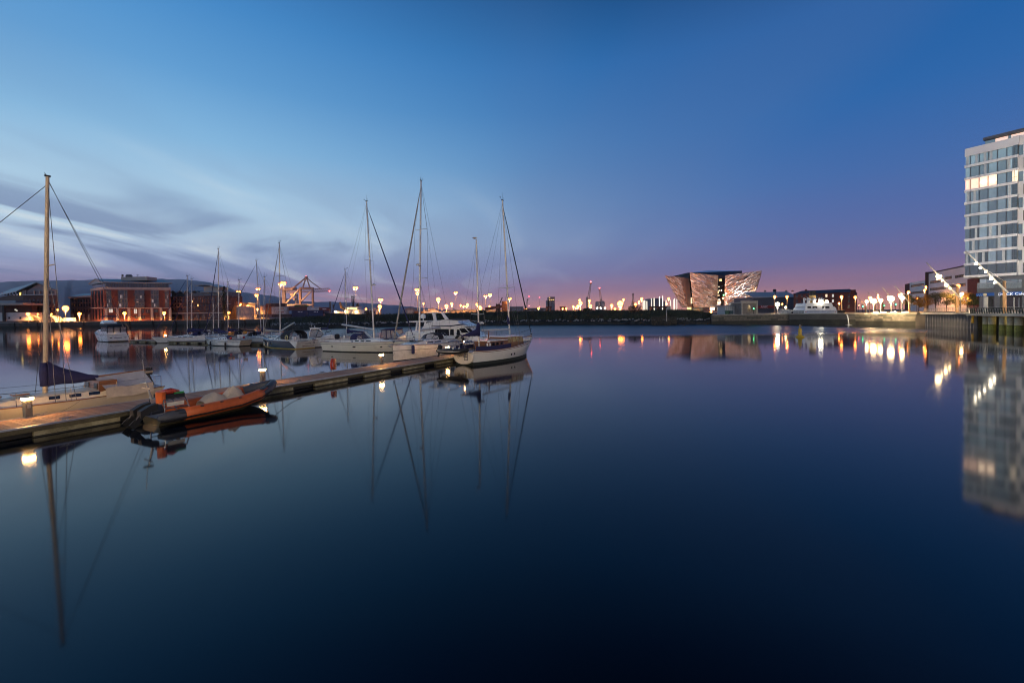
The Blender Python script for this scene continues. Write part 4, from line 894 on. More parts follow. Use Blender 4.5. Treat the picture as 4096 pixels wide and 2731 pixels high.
mb = MB(); mb.bar((-1.55, 0, .75), (-1.75, 0, .35), .26, .3); part(t_, 'outboard_cowl', mb, M_BLACK); mb = MB(); mb.bar((-1.72, 0, .4), (-1.8, 0, -.25), .09); mb.box((-1.84, 0, -.22), (.22, .05, .12)); part(t_, 'outboard_leg', mb, M_BLACK)
for k, (x, h_) in enumerate(((-.9, .3), (-.6, .22), (-.1, .35), (.25, .2), (.6, .3))):
    mb = MB(); mb.lathe([(.09, 0), (.1, h_*.7), (.03, h_)], 8, (x, .1*(-1)**k, .36)); part(t_, 'fuel_can', mb, M_CHROME if k % 2 else M_FEND)

# ------------------------------------------------------------------ orange inflatable alongside the pontoon
sa, sb_ = G(653, 1690, .2), G(535, 1672, .2); sc = (sa+sb_)/2; sc.z = 0; bt = P(1093, 1530, 22.5); bt.z = 0
t_ = thing('rigid_inflatable_boat', 'orange and grey rigid inflatable boat tied to the pontoon', 'inflatable boat', (sc+bt)/2, math.atan2(bt.y-sc.y, bt.x-sc.x)); RIB = t_
Lr = (bt-sc).length; h2 = Lr/2
M_HYP = mat('grey_hypalon', (.055, .06, .075), .55, var=.2, scale=5); M_OHYP = mat('orange_hypalon', (.50, .105, .02), .5, var=.15, scale=4)
for sd in (1, -1):
    path = [(-h2-.05, .93, .36), (-h2+.3, .95, .36), (-h2*.4, .96, .38), (h2*.15, .94, .44), (h2*.5, .80, .58), (h2*.78, .5, .76), (h2*.93, .2, .90), (h2, 0, .96)]
    pts = [Vector((x, sd*y, z)) for x, y, z in path]; rr = [.10, .24, .25, .25, .245, .23, .21, .18]
    mb = MB(); mb.tube(pts, rr, 12); tb = part(t_, 'tube', mb, M_HYP, True)
    mb = MB(); sec = [pts[1].lerp(pts[2], .42), pts[2], pts[3], pts[4], pts[4].lerp(pts[5], .3)]; mb.tube(sec, [.275, .275, .275, .27, .262], 12); part(tb, 'orange_panel', mb, M_OHYP, True)
    mb = MB(); off = [p+Vector((0, sd*.22, -.10)) for p in pts[:6]]; mb.tube(off, .055, 6); part(tb, 'rubbing_strake', mb, M_BLACK)
    mb = MB(); line = []
    for i in range(9):
        k = i/8*3.4+1.2; j = int(k); p = pts[j].lerp(pts[j+1], k-j) + Vector((0, sd*.22, .12 - (.07 if i % 2 else 0))); line.append(p)
    mb.tube(line, .014, 5); part(tb, 'grab_line', mb, M_BLACK)
    for k in (1.2, 1.9, 2.45, 3.0, 4.3, 4.8):
        j = int(k); p = pts[j].lerp(pts[j+1], k-j) + Vector((0, sd*.10, .225)); mb = MB(); mb.lathe([(.1, -.012), (.085, .02), (.02, .03)], 8, p); part(tb, 'patch', mb, M_BLACK)
rings = []
for x, w_, zk, zt in ((-h2+.1, .80, -.22, .30), (-h2*.3, .82, -.26, .32), (h2*.3, .74, -.20, .38), (h2*.65, .46, .12, .52), (h2*.9, .14, .52, .72)):
    rings.append([(x, -w_, zt), (x, -w_*.8, zk+.22), (x, 0, zk), (x, w_*.8, zk+.22), (x, w_, zt)])
mb = MB(); mb.loft(rings, closed=False, cap=False); mb.add(rings[0], [(0,1,2,3,4)]); part(t_, 'rigid_hull', mb, mat('olive_hull_paint', (.06,.055,.035), .4, var=.3), 40)
mb = MB(); mb.grid([[(-h2+.1,-.8,.26), (-h2+.1,.8,.26)], [(h2*.3,-.74,.34), (h2*.3,.74,.34)], [(h2*.7,-.4,.55), (h2*.7,.4,.55)]]); part(t_, 'floor', mb, M_GREYC)
def cover(x0, x1, w_, h, seed):                   # a draped cloth over console or seats
    g = random.Random(seed); rows = []
    for i in range(7):
        k = i/6; x = x0+(x1-x0)*k; hh = h*(math.sin(math.pi*min(1, max(0, .10+k*.85)))**.5); rows.append([Vector((x+g.uniform(-.03,.03), w_*yy+g.uniform(-.03,.03), .32 + hh*(1-abs(yy)**2.6)*(1+g.uniform(-.09,.09)))) for yy in (-1, -.92, -.6, -.2, .2, .6, .92, 1)])
    mb = MB(); mb.grid(rows); return mb
part(t_, 'console_cover', cover(-h2*.28, h2*.14, .5, .62, 4), M_TAN, 35); part(t_, 'seat_cover', cover(h2*.08, h2*.42, .42, .78, 9), M_TAN, 35)
# A-frame, gear and engines at the stern
zf = 1.02
for sd in (1, -1):
    mb = MB(); mb.tube([(-h2+.35, sd*.62, .3), (-h2+.3, sd*.6, zf), (-h2+1.1, sd*.6, zf), (-h2+1.3, sd*.62, .34)], .03, 6); mb.tube([(-h2+.32, sd*.6, .66), (-h2+1.2, sd*.6, .66)], .022, 5); part(t_, 'a_frame_leg', mb, M_CHROME)
mb = MB()
for x in (-h2+.3, -h2+.7, -h2+1.1): mb.tube([(x, -.6, zf), (x, .6, zf)], .026, 5)
part(t_, 'a_frame_bar', mb, M_CHROME)
mb = MB(); mb.box((-h2+.72, -.62, .82), (.62, .03, .16)); part(t_, 'name_board', mb, M_FEND)
mb = MB(); mb.box((-h2+.75, -.05, zf+.1), (.75, .9, .16)); part(t_, 'gear_tray', mb, M_BLKC)
mb = MB(); mb.lathe([(.08,-.25),(.17,-.23),(.17,.23),(.08,.25)], 10, (-h2+.28, -.42, zf+.12)); part(t_, 'orange_drum', mb, mat('orange_plastic', (.72,.13,.02), .4), 40)
mb = MB(); mb.tube([(-h2+.35, .1, zf+.22), (-h2+.75, -.2, zf+.30), (-h2+1.05, -.1, zf+.22)], [.1,.13,.09], 8); part(t_, 'rolled_jacket', mb, M_RED, True)
mb = MB(); mb.box((-h2+.95, -.42, zf+.2), (.36, .06, .1)); part(t_, 'green_case', mb, mat('green_plastic', (.03,.28,.06), .5))
mb = MB(); mb.tube([(-h2+.2, .15, zf), (-h2+.05, .2, zf+.75)], [.05, .03], 6); mb.tube([(-h2+.02,.2,zf+.75), (-h2-.05,.2,zf+1.7)], .012, 4); mb.lathe([(.02,0),(.19,.02),(.18,.05),(.02,.07)], 10, (-h2+.05, .2, zf+.72)); mb.bar((-h2+.05,-.15,zf+.5), (-h2+.05,.55,zf+.5), .04); part(t_, 'light_mast', mb, M_STEEL)
for y in (-.3, .32):
    mb = MB(); mb.loft([[Vector((x, y, z))+Vector((0, s1*.15, s2*.13)) for s1, s2 in ((-1,-1),(1,-1),(1,1),(-1,1))] for x, z in ((-h2+.18, .78), (-h2-.12, .72), (-h2-.42, .55))]); part(t_, 'outboard_cowl', mb, M_BLACK, 50)
    mb = MB(); mb.bar((-h2-.25, y, .6), (-h2-.52, y, .22), .11, .17); mb.bar((-h2-.46, y, .3), (-h2-.66, y, .1), .05, .26); part(t_, 'outboard_leg', mb, M_BLACK)
for sd in (1, -1):
    mb = MB(); pts = [Vector((h2*.55, sd*.98, .72)), Vector((h2*.72, sd*.74, .84))]; mb.bar(pts[0], pts[1], .012, .11); part(t_, 'side_marking', mb, mat('faded_orange_print', (.5,.10,.04), .6))

# ------------------------------------------------------------------ near yacht on the left with the tan cockpit tent
mc = plan(187, 20.2); bow_, st_ = mc - pu*6.3, mc + pu*3.9
b = Boat('sailing_yacht', 'cream yacht with a tan cockpit tent and navy sail cover at the left edge', 'yacht', bow_, st_)
b.hull(2.9, 1.0, .68, tr=.6, bo=.8, so=.35, m_=mat('cream_topside', (.52,.45,.34), .35, var=.06), toe=M_TEAK, dip=.1, zb=.1)
xm = b.x_at(178, 1.6)
b.roof(xm-1.9, xm+2.6, .95, .62, .36, m_=mat('cabin_cream', (.66,.58,.46), .45, var=.1), win=((.05,.14),(.2,.29),(.36,.44)), wh=.17)
mb = MB(); mb.box((xm-2.0, 0, b.zd(xm-2)+.33), (.7, 1.75, .74)); b.p('companionway', mb, M_TEAK)
for y in (-.5, .5): mb = MB(); mb.box((xm-2.0+.36, y, b.zd(xm-2)+.4), (.03, .42, .36)); b.p('companionway_pane', mb, M_DGLASS)
b.rails(7, .62, True, .04, .95)
base, top = b.rig(178, (190, 707), .09, m_=mat('golden_mast', (.46,.36,.24), .45, .2, var=.12), head=False, spr=((.60, .62),), boom=(-.1, 1.42-b.zd(xm)+.05, -4.1, .06, .07), cover=None, chain=.1)
mb = MB(); mb.box(top+Vector((0,0,.03)), (.2,.08,.08)); mb.tube([top, top+Vector((.1,0,.16))], .012, 4); b.p('masthead_gear', mb, M_BLACK)
q = base + Vector((-.1, 0, 1.47-base.z)); e = q + Vector((-4.1, 0, .06)); rings = []
for i in range(9):                                # bunched navy cover, high at the mast
    k = i/8; c = q.lerp(e, k*.44); hh = .9*(1-k)**1.6+.24; rings.append([c+Vector((-.0, (.19*(1-k)+.085)*math.sin(a), .5*hh-.14-.55*hh*math.cos(a)+.03*math.sin(3*a+i))) for a in [j*math.pi/5 for j in range(10)]])
mb = MB(); mb.loft(rings); b.p('sail_cover', mb, M_BLUEC, 60)
mb = MB(); mb.tube([Vector((base.x,0,z)) for z in (1.32, 1.9, 2.42)], [.15,.17,.12], 9); b.p('mast_boot_cover', mb, M_BLUEC, True)
xa, xb_ = xm-1.75, b.x_at(572, 1.2)               # ridge tent over the cockpit
g = random.Random(5); rows = []
for i in range(11):
    k = i/10; x = xa+(xb_-xa)*k; zr = b.loc(338+(545-338)*k, 1512+(1482-1512)*k).z; ze = .97+.03*math.sin(k*9); wv = 1.30-.22*k
    sg = .10*math.sin(math.pi*k)
    rows.append([Vector((x, sd_*wv*f, (zr*(1-f)+ze*f) - sg*f*(1-f)*2 + g.uniform(-.012,.012))) for sd_, f in ((-1,1),(-1,.72),(-1,.4),(-1,.15),(1,0),(1,.15),(1,.4),(1,.72),(1,1))])
mb = MB(); mb.grid(rows); M_TENT = mat('pale_grey_tent', (.44,.43,.44), .85, var=.15, scale=2, bump=.5, bscale=6); tt = b.p('cockpit_tent', mb, M_TENT, 30)
for sd in (-1, 1):
    rr_ = [[Vector((r_[0].x, sd*(abs(r_[0].y)+.012+.035*math.sin(i*2.1)), r_[0].z+.05)) for i, r_ in enumerate(rows)], [Vector((r_[0].x, sd*(abs(r_[0].y)+.10), r_[0].z-.46)) for r_ in rows]]
    mb = MB(); mb.grid(rr_); b.p('tent_skirt', mb, M_TAN, 30, tt)
mb = MB(); mb.add([rows[-1][0], rows[-1][4], rows[-1][8]], [(0,1,2)]); b.p('tent_end', mb, M_TENT, par=tt)
mb = MB(); mb.tube([(xa+.1,0,rows[0][4].z), (xb_-.1,0,rows[-1][4].z)], .05, 6); b.p('tent_ridge_pole', mb, M_TEAK)
for k in range(3):
    b.hatch(xm+.8+k*.9, .0, .5, .5, b.zd(xm+1)+.34, M_TEAK)
mb = MB()
for k in range(4): mb.tube([(xm+1.2+k*.8, -.75, b.zd(xm+2)+.2), (xm+1.6+k*.8, -.8, b.zd(xm+2)+.5), (xm+1.9+k*.8, -.7, b.zd(xm+2)+.2)], .06, 6)
b.p('coiled_rope', mb, M_TAN, True)
mb = MB(); ob = Vector((b.x0+.1, -.75, b.zd(b.x0)+.75)); mb.box(ob, (.3,.3,.4)); mb.bar(ob-Vector((0,0,.2)), ob-Vector((.3,0,1.0)), .1); b.p('stern_outboard', mb, M_BLACK)
# ------------------------------------------------------------------ lamps
SOD, WARM, COOL = (1, .40, .10), (1, .74, .42), (1, .88, .66)
M_POLE = mat('lamp_pole_grey', (.18, .17, .16), .6, var=.2)
def bulb_mat(col, s): return emit('lamp_%d_%d_%d' % (int(col[1]*100), int(col[2]*100), int(s)), col, s)
def glow_mat(col):                                   # globe enlarged and coloured to stand for the glow around a lamp
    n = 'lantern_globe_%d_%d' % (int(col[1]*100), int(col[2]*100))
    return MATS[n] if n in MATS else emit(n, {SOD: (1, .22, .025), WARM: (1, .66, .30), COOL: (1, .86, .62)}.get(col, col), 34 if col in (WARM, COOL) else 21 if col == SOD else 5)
def hooded(t, x, y, z, r, hot, dep=.3):                      # downlight recessed in an opaque hood
    ring = lambda rr, zz1: [Vector((x+rr*math.cos(k*.6283), y+rr*math.sin(k*.6283), z+zz1)) for k in range(10)]
    mb = MB(); mb.loft([ring(r*.84, (.3-dep)*r), ring(r*.84, .36*r), ring(.05*r, .42*r)], cap=False); o = part(t, 'hood', mb, M_POLE); mb2 = MB(); mb2.add([Vector((x+r*.76*math.cos(k*.6283), y+r*.76*math.sin(k*.6283), z+.3*r)) for k in range(10)], [tuple(range(9, -1, -1))]); part(o, 'downlight', mb2, hot)
def lamp(label, px, py, d, r, col, s, z0=None, style='globe', group='sodium lamps of the port', name='lamp_post'):
    c = P(px, py, d); zb = QZ-.02 if z0 is None else z0; t = thing(name, label, 'street lamp', (c.x, c.y, zb), 0, group); h = c.z - zb
    mb = MB(); mb.tube([(0, .0, 0), (0, .0, h-1.2*r)], [.16, .09], 6); part(t, 'pole', mb, M_POLE); hot = bulb_mat(col, s); gl = glow_mat(col)
    if style == 'globe':
        mb = MB(); mb.sphere((0, 0, h), r, 10, 7); part(t, 'lantern', mb, gl, True); hooded(t, 0, 0, h-1.42*r, r, hot, .09 if col == SOD and d > 140 else .26)  # oversized sphere stands for the lamp's glow
    elif style == 'arm':
        mb = MB(); mb.tube([(0, 0, h-.6), (.25, -.3, h+.3), (.3, -.4, h+.35)], .06, 5); part(t, 'arm', mb, M_POLE)
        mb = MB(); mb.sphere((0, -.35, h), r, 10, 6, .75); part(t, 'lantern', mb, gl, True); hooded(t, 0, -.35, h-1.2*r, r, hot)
    else:                                            # high mast with floodlights
        mb = MB(); mb.box((0, 0, h+r*.9), (r*3.2, r*1.4, r*.3)); part(t, 'head_frame', mb, M_POLE)
        for k in (-1, 1):
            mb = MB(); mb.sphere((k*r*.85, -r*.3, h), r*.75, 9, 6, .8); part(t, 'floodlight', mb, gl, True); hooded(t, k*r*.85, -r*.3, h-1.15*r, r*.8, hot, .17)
    return t
def pxb(T, name, x0, y0, x1, y1, d, dep, m_, par=None):          # an upright block seen at a pixel rectangle
    a, b_ = P(x0, y1, d), P(x1, y0, d); zt = P((x0+x1)/2, y0, d).z; zb = P((x0+x1)/2, y1, d).z
    mb = MB(); mb.box(((a.x+b_.x)/2, d+dep/2, (zt+zb)/2), (b_.x-a.x, dep, zt-zb)); return part(par or T, name, mb, m_, w=True)
def at(name, label, cat, px, d, group=None, z=None): q = XD(px, d); return thing(name, label, cat, (q.x, q.y, QZ-.05 if z is None else z), 0, group)

# ------------------------------------------------------------------ left quay: buildings
M_BRICK = mat('red_brick', (.15, .045, .032), .85, var=.25, scale=.8, bump=.3, bscale=5)
M_BRICK2 = mat('brown_brick', (.10, .05, .04), .85, var=.25, scale=.8, bump=.3, bscale=5)
M_RENDER = mat('cream_render', (.52, .45, .36), .8, var=.1, scale=.4)
M_ROOF = mat('grey_metal_roof', (.22, .26, .29), .45, .3, var=.1, scale=.3)
M_GLASSB = mat('curtain_glass', (.05, .085, .10), .08, .35, var=.3, scale=.4, spec=.9)
M_DARKW = mat('dark_window', (.02, .022, .028), .12, var=.2, spec=.8)
E_WIN = emit('lit_window', (1, .72, .38), 1.1); E_WINW = emit('lit_window_pale', (.95, .9, .7), .55); E_WINY = emit('lit_window_yellow', (1, .62, .12), 1.6)
M_TANK = mat('tank_paint', (.58, .50, .40), .6, var=.08, scale=.2)
# six-storey block
A, B_, C = XD(421, 282), XD(685, 296), XD(367, 295); D_ = B_ + (C-A)
t = thing('office_block', 'six-storey brick office block with glazed top floor on the left quay', 'building', (A.x, A.y, QZ-.05)); F = Facade(A, B_); Fs = Facade(C, A)
zz_ = lambda py: zat(421, py, 282)
poly = [tuple(A), tuple(B_), tuple(D_), tuple(C)]
mb = MB(); mb.prism(poly, QZ-.05, zz_(1158)); part(t, 'wall', mb, M_BRICK, w=True)
grow = lambda k, P_=poly: [((x-sum(p[0] for p in P_)/4)*k+sum(p[0] for p in P_)/4, (y-sum(p[1] for p in P_)/4)*k+sum(p[1] for p in P_)/4) for x, y in P_]
mb = MB(); mb.prism(grow(1.015), zz_(1158), zz_(1148)); part(t, 'parapet_band', mb, M_RENDER, w=True)
mb = MB(); mb.prism(grow(.955), zz_(1148), zz_(1129)); pent = part(t, 'glazed_storey', mb, M_GLASSB, w=True)
for k in range(24):
    u = F.L*(.02+.955*k/23); mb = MB(); F.fb(mb, u-.12, u+.12, zz_(1148), zz_(1129), -.75, -.42); part(pent, 'mullion', mb, M_DARKW, w=True)
e0, e1, e2, e3 = [Vector((x, y, zz_(1129))) for x, y in grow(1.05)]; r0, r1 = (e0+e3)/2+Vector((0,0,2.9)), (e1+e2)/2+Vector((0,0,2.9)); r0 = r0.lerp(r1, .0); r1 = r0.lerp(r1, .97)
mb = MB(); mb.add([e0, e1, r1, r0, e3, e2, e0-Vector((0,0,.5)), e1-Vector((0,0,.5)), e3-Vector((0,0,.5)), e2-Vector((0,0,.5))], [(0,1,2,3), (3,2,5,4), (0,3,4), (1,5,2), (6,7,1,0), (8,4,5,9), (7,9,5,1), (6,0,4,8)]); roof = part(t, 'roof', mb, M_ROOF, w=True)
mb = MB(); mb.bar(e0+F.n.to_3d()*.1, e1+F.n.to_3d()*.1, .5, .5); part(roof, 'eaves', mb, M_RENDER, w=True)
mb = MB(); mb.bar(e0, r0, .5, .45); mb.bar(r0, e3, .5, .45); part(roof, 'bargeboard', mb, M_RENDER, w=True)
pxb(t, 'plant_room', 484, 1107, 588, 1122, 292, 8, M_RENDER)
for x in (488, 492): mb = MB(); mb.tube([P(x, 1107, 293), P(x, 1098, 293)], .3, 6); part(t, 'flue', mb, M_POLE, w=True)
for x in (512, 520): mb = MB(); mb.lathe([(1.2,-.6),(1.4,0),(1.1,.8),(.2,1.1)], 10, P(x, 1104, 293)); part(t, 'roof_vent', mb, M_POLE, w=True)
mb = MB(); mb.tube([P(551, 1108, 293), P(551, 1098, 293)], .12, 4); mb.tube([P(546, 1100, 293), P(556, 1100, 293)], .1, 4); part(t, 'aerial', mb, M_POLE, w=True)
for (x0, x1) in ((430, 448), (476, 513), (543, 580), (607, 638), (663, 678)):
    w_ = part(t, 'window_bay', F.px(MB(), x0, 1160, x1, 1231, -.3, .12), M_GLASSB, w=True); u0, u1 = F.u(x0), F.u(x1); zt, zb = zz_(1160), zz_(1231)
    for k in range(5):
        mb = MB(); z = zb+(zt-zb)*k/4; F.fb(mb, u0, u1, z-.12, z+.12, .12, .22); part(w_, 'transom', mb, M_POLE, w=True)
    for k in range(4):
        mb = MB(); u = u0+(u1-u0)*k/3; F.fb(mb, u-.1, u+.1, zb, zt, .12, .24); part(w_, 'mullion', mb, M_POLE, w=True)
    for k in range(3):
        if (x0+k) % 3 == 0: continue
        mb = MB(); u = u0+(u1-u0)*((k*.37+x0*.13) % .6); z = zb+(zt-zb)*(k/4)+.6; F.fb(mb, u, u+(u1-u0)*.22, z, z+2.0, .11, .16); part(w_, 'lit_pane', mb, emit('dim_office_light', (.95,.85,.62), .12), w=True)
for y in (1181, 1206, 1230):
    mb = MB(); F.fb(mb, F.u(541), F.u(584), zz_(y)-.05, zz_(y-7), .12, 1.7); part(t, 'balcony', mb, mat('balcony_glass', (.10,.11,.12), .25, .3), w=True)
mb = MB(); F.fb(mb, -.2, F.L+.2, zz_(1233.5), zz_(1231), -.1, .7); part(t, 'plinth_band', mb, M_RENDER, w=True)
for x in (421, 466, 512, 555, 604, 640, 676):
    part(t, 'pier', F.px(MB(), x+.5, 1232, x+11, 1281, -.1, .6), M_RENDER, w=True)
for x0, x1, y0, y1, m_ in ((437,452,1236,1250,E_WINW),(437,455,1262,1274,M_BRICK2),(537,549,1236,1254,E_WINW),(539,552,1263,1274,M_DARKW),(567,577,1237,1252,M_GLASSB),(567,580,1262,1274,M_DARKW),(617,634,1237,1249,M_GLASSB),(486,503,1238,1254,M_DARKW),(583,600,1238,1252,M_DARKW),(617,636,1260,1274,M_BRICK2)):
    o = part(t, 'ground_floor_window', F.px(MB(), x0, y0, x1, y1, -.1, .1), m_, w=True)
    mb = MB(); F.fb(mb, (F.u(x0)+F.u(x1))/2-.08, (F.u(x0)+F.u(x1))/2+.08, zz_(y1), zz_(y0), .1, .18); part(o, 'mullion', mb, M_POLE, w=True)
for x in (372, 384, 397, 409):
    part(t, 'tall_window', Fs.px(MB(), x, 1163, x+5, 1231, -.1, .12), M_DARKW, w=True); part(t, 'tall_window', Fs.px(MB(), x, 1238, x+5, 1276, -.1, .12), M_DARKW, w=True)
part(t, 'side_band', Fs.px(MB(), 367, 1231, 420.5, 1234, -.1, .4), M_RENDER, w=True)
# low link to its left
t = at('link_building', 'low flat-roofed brick wing joining the office block on its left', 'building', 330, 302); F2 = Facade(XD(283, 309), XD(369, 300))
mb = MB(); F2.fb(mb, 0, F2.L, QZ-.05, F2.z(283, 1192), -14, 0); part(t, 'wall', mb, M_BRICK2, w=True)
mb = MB(); F2.fb(mb, -.6, F2.L, F2.z(283, 1192), F2.z(283, 1186), -15, 1); part(t, 'roof', mb, M_RENDER, w=True)
mb = MB(); q0, q1 = F2.pt(0, F2.z(283,1186)+.05, 0), F2.pt(F2.L, F2.z(283,1186)+.05, 0); mb.add([q0, q1, q1+Vector((0,8,2.2)), q0+Vector((0,8,2.2))], [(0,1,2,3)]); part(t, 'roof_slope', mb, M_ROOF, w=True)
for k in range(7):
    x = 293 + k*11
    for y0, y1 in ((1196, 1208), (1213, 1226), (1236, 1250)): part(t, 'window', F2.px(MB(), x, y0, x+4, y1, -.1, .12), M_DARKW, w=True)
for k in range(4): part(t, 'pier', F2.px(MB(), 290+k*22, 1256, 295+k*22, 1281, -.1, .5), M_RENDER, w=True)
# gabled brick hall at the far left
t = at('brick_hall', 'brick hall with a pale gabled roof at the far left', 'building', 166, 286); a, b_ = XD(97, 286), XD(234, 286); c_ = a + (XD(-10, 345)-XD(97, 286)); d_ = b_ + (c_-a)
ze, zr = zat(97, 1163, 286), zat(163, 1128, 286); z2 = zat(97, 1190, 286)
mb = MB(); mb.prism([tuple(a), tuple(b_), tuple(d_), tuple(c_)], QZ-.05, ze-1.2); part(t, 'wall', mb, M_BRICK2, w=True)
ov = Vector((2.4, 0)); A3, B3, C3, D3 = [Vector((p.x, p.y, ze)) for p in (a-ov, b_+ov, c_-ov, d_+ov)]; R0 = Vector(((a.x+b_.x)/2-.5, 284.2, zr)); R1 = Vector(((c_.x+d_.x)/2, c_.y, zr))
A3.y -= 1.8; B3.y -= 1.8
mb = MB(); mb.add([A3, R0, R1, C3, B3, D3] + [q-Vector((0,0,.6)) for q in (A3, R0, R1, C3, B3, D3)], [(0,1,2,3), (1,4,5,2), (6,9,8,7), (7,8,11,10), (0,6,7,1), (1,7,10,4), (3,2,8,9), (2,5,11,8), (0,3,9,6), (4,10,11,5)]); part(t, 'roof', mb, M_ROOF, w=True)
mb = MB(); mb.add([Vector((a.x, 286.3, ze-1.2)), Vector((b_.x, 286.3, ze-1.2)), Vector((R0.x, 286.3, zr-.7))], [(0,1,2)]); part(t, 'gable', mb, mat('grey_gable_board', (.30,.27,.26), .7), w=True)
F3 = Facade(a, b_)
part(t, 'loggia', F3.px(MB(), 106, 1166, 226, 1178, -.2, .05), M_DARKW, w=True)
for x in (97, 106, 140, 162, 196, 226): part(t, 'loggia_post', F3.px(MB(), x, 1160, x+4, 1180, .05, .5), M_RENDER, w=True)
part(t, 'balustrade', F3.px(MB(), 97, 1178, 234, 1181, .06, .6), M_STEEL, w=True)
for k in range(8): part(t, 'window', F3.px(MB(), 104+k*16, 1196, 110+k*16, 1216, -.1, .1), M_DARKW, w=True)
for k in range(8): part(t, 'window', F3.px(MB(), 104+k*16, 1228, 110+k*16, 1244, -.1, .1), M_DARKW, w=True)
Fs3 = Facade(c_, a)
for k in range(7): part(t, 'side_window', Fs3.px(MB(), 10+k*12, 1170, 16+k*12, 1182, -.1, .1), E_WINY if k == 6 else M_DARKW, w=True)
# white pavilion under a canopy, lit by the quay lamps
t = at('quay_pavilion', 'low white quayside pavilion under a flat canopy at the left edge', 'building', 50, 272)
pxb(t, 'wall', -160, 1251, 122, 1284.5, 273, 9, mat('white_render', (.68,.63,.55), .75, var=.08, scale=.3)); pxb(t, 'canopy', -170, 1213, 92, 1221, 271.6, 14, M_RENDER); pxb(t, 'canopy_roof', -150, 1203, 62, 1213, 275, 9, M_ROOF); pxb(t, 'brick_panel', 20, 1222, 128, 1251, 279, 3, M_BRICK2)
for x in (13, -60): pxb(t, 'column', x-3, 1221, x+3, 1285, 271.8, .8, M_BLACK)
for x in (33, 78): pxb(t, 'window', x, 1267, x+6, 1276, 272.8, .3, M_DARKW)
for x, y in ((58, 1236), (63, 1240)): pxb(t, 'lit_window', x, y, x+6, y+5, 278.8, .3, E_WINW)
# arched white shelters and a van on the quay
for i, (x, lab) in enumerate(((127, 'white arched quay shelter left of the yacht mast'), (188, 'white arched quay shelter right of the yacht mast'))):
    t = at('quay_shelter', lab, 'shelter', x+18, 273); q = P(x, 1286, 273); w_ = P(x+37, 1286, 273).x-q.x
    mb = MB(); pts = [(q.x+w_*k, 273, QZ+4.4*math.sin(math.pi*(.42+.58*k))**.6) for k in [j/9 for j in range(9)]] + [(q.x+w_, 273, QZ-.05)]
    mb.tube(pts, .55, 6); part(t, 'arch', mb, mat('white_render', (.68,.63,.55)), w=True)
    mb = MB(); mb.grid([[Vector(p) for p in pts], [Vector(p)+Vector((0, 5, 0)) for p in pts]]); part(t, 'shell', mb, mat('white_render', (.68,.63,.55)), w=True)
    for k in range(4): pxb(t, 'shelf', x, 1262+k*6, x+30, 1264+k*6, 275, 1.5, M_STEEL)
def van(label, px0, px1, py, d, m_):
    t = at('van', label, 'van', (px0+px1)/2, d); a, b_ = P(px0, py, d).x, P(px1, py, d).x; L = b_-a; z = QZ; o = WM[t].translation.x
    mb = MB(); prof = [(a, z+.4), (b_, z+.4), (b_, z+2.3), (b_-.2, z+2.5), (a+L*.3, z+2.5), (a+L*.14, z+1.5), (a, z+1.2)]; mb.extr([(x, d-1, zz1) for x, zz1 in prof], (0, 2, 0)); part(t, 'body', mb, m_, w=True)
    mb = MB(); mb.extr([(a+L*.17, d-1.03, z+1.5), (a+L*.28, d-1.03, z+1.5), (a+L*.31, d-1.03, z+2.2), (a+L*.28, d-1.03, z+2.2)], (0, .03, 0)); part(t, 'window', mb, M_DARKW, w=True)
    for k in (.18, .8):
        mb = MB(); mb.tube([(a+L*k, d-1.05, z+.42), (a+L*k, d-.7, z+.42)], .42, 10); part(t, 'wheel', mb, M_BLACK, w=True)
    return t
van('white panel van parked under the brightest orange quay lamp', 246, 297, 1283, 277, M_WHITE)
# brick block with wave roof
t = at('wave_roof_block', 'brick block with a row of wave-shaped roofs left of the storage tanks', 'building', 790, 300); F = Facade(XD(684, 301), XD(905, 297)); zw = lambda y: F.z(790, y)
mb = MB(); F.fb(mb, 0, F.L, QZ-.05, zw(1184), -16, 0); part(t, 'wall', mb, M_BRICK2, w=True)
mb = MB(); F.fb(mb, 0, F.L, zw(1184), zw(1170), -15, -1.2); part(t, 'glazed_storey', mb, M_GLASSB, w=True)
xs = [684, 712, 740, 768, 800]
for x0, x1 in zip(xs, xs[1:]):
    u0, u1 = F.u(x0), F.u(x1); arc = [F.pt(u0+(u1-u0)*k/8, zw(1170)+1.7*math.sin(math.pi*k/8), .8) for k in range(9)]
    mb = MB(); mb.grid([arc, [q-F.n.to_3d()*16 for q in arc]]); mb.grid([arc, [q-Vector((0,0,.6)) for q in arc]]); part(t, 'wave_roof', mb, M_ROOF, w=True)
pxb(t, 'flat_roof', 800, 1164, 895, 1170, 296, 18, M_ROOF)
pxb(t, 'roof_house', 815, 1146, 872, 1165, 300, 10, M_RENDER)
arc = [P(775+ (880-775)*k/10, 1148-11*math.sin(math.pi*min(1, .12+k/10*.95)), 298) for k in range(11)]
mb = MB(); mb.grid([arc, [q+Vector((0,13,0)) for q in arc]]); mb.grid([arc, [q-Vector((0,0,.7)) for q in arc]]); part(t, 'curved_roof', mb, M_ROOF, w=True)
for r_, y in enumerate((1189, 1202, 1217, 1232)):
    for k in range(19):
        x = 690+k*11.2; lit = (r_, k) in ((1, 7), (2, 9)); part(t, 'window', F.px(MB(), x, y, x+4.5, y+8, -.1, .1), E_WINY if lit else M_DARKW, w=True)
mb = MB(); F.fb(mb, 0, F.L, zw(1254), zw(1250), -.1, .5); part(t, 'string_course', mb, M_RENDER, w=True)
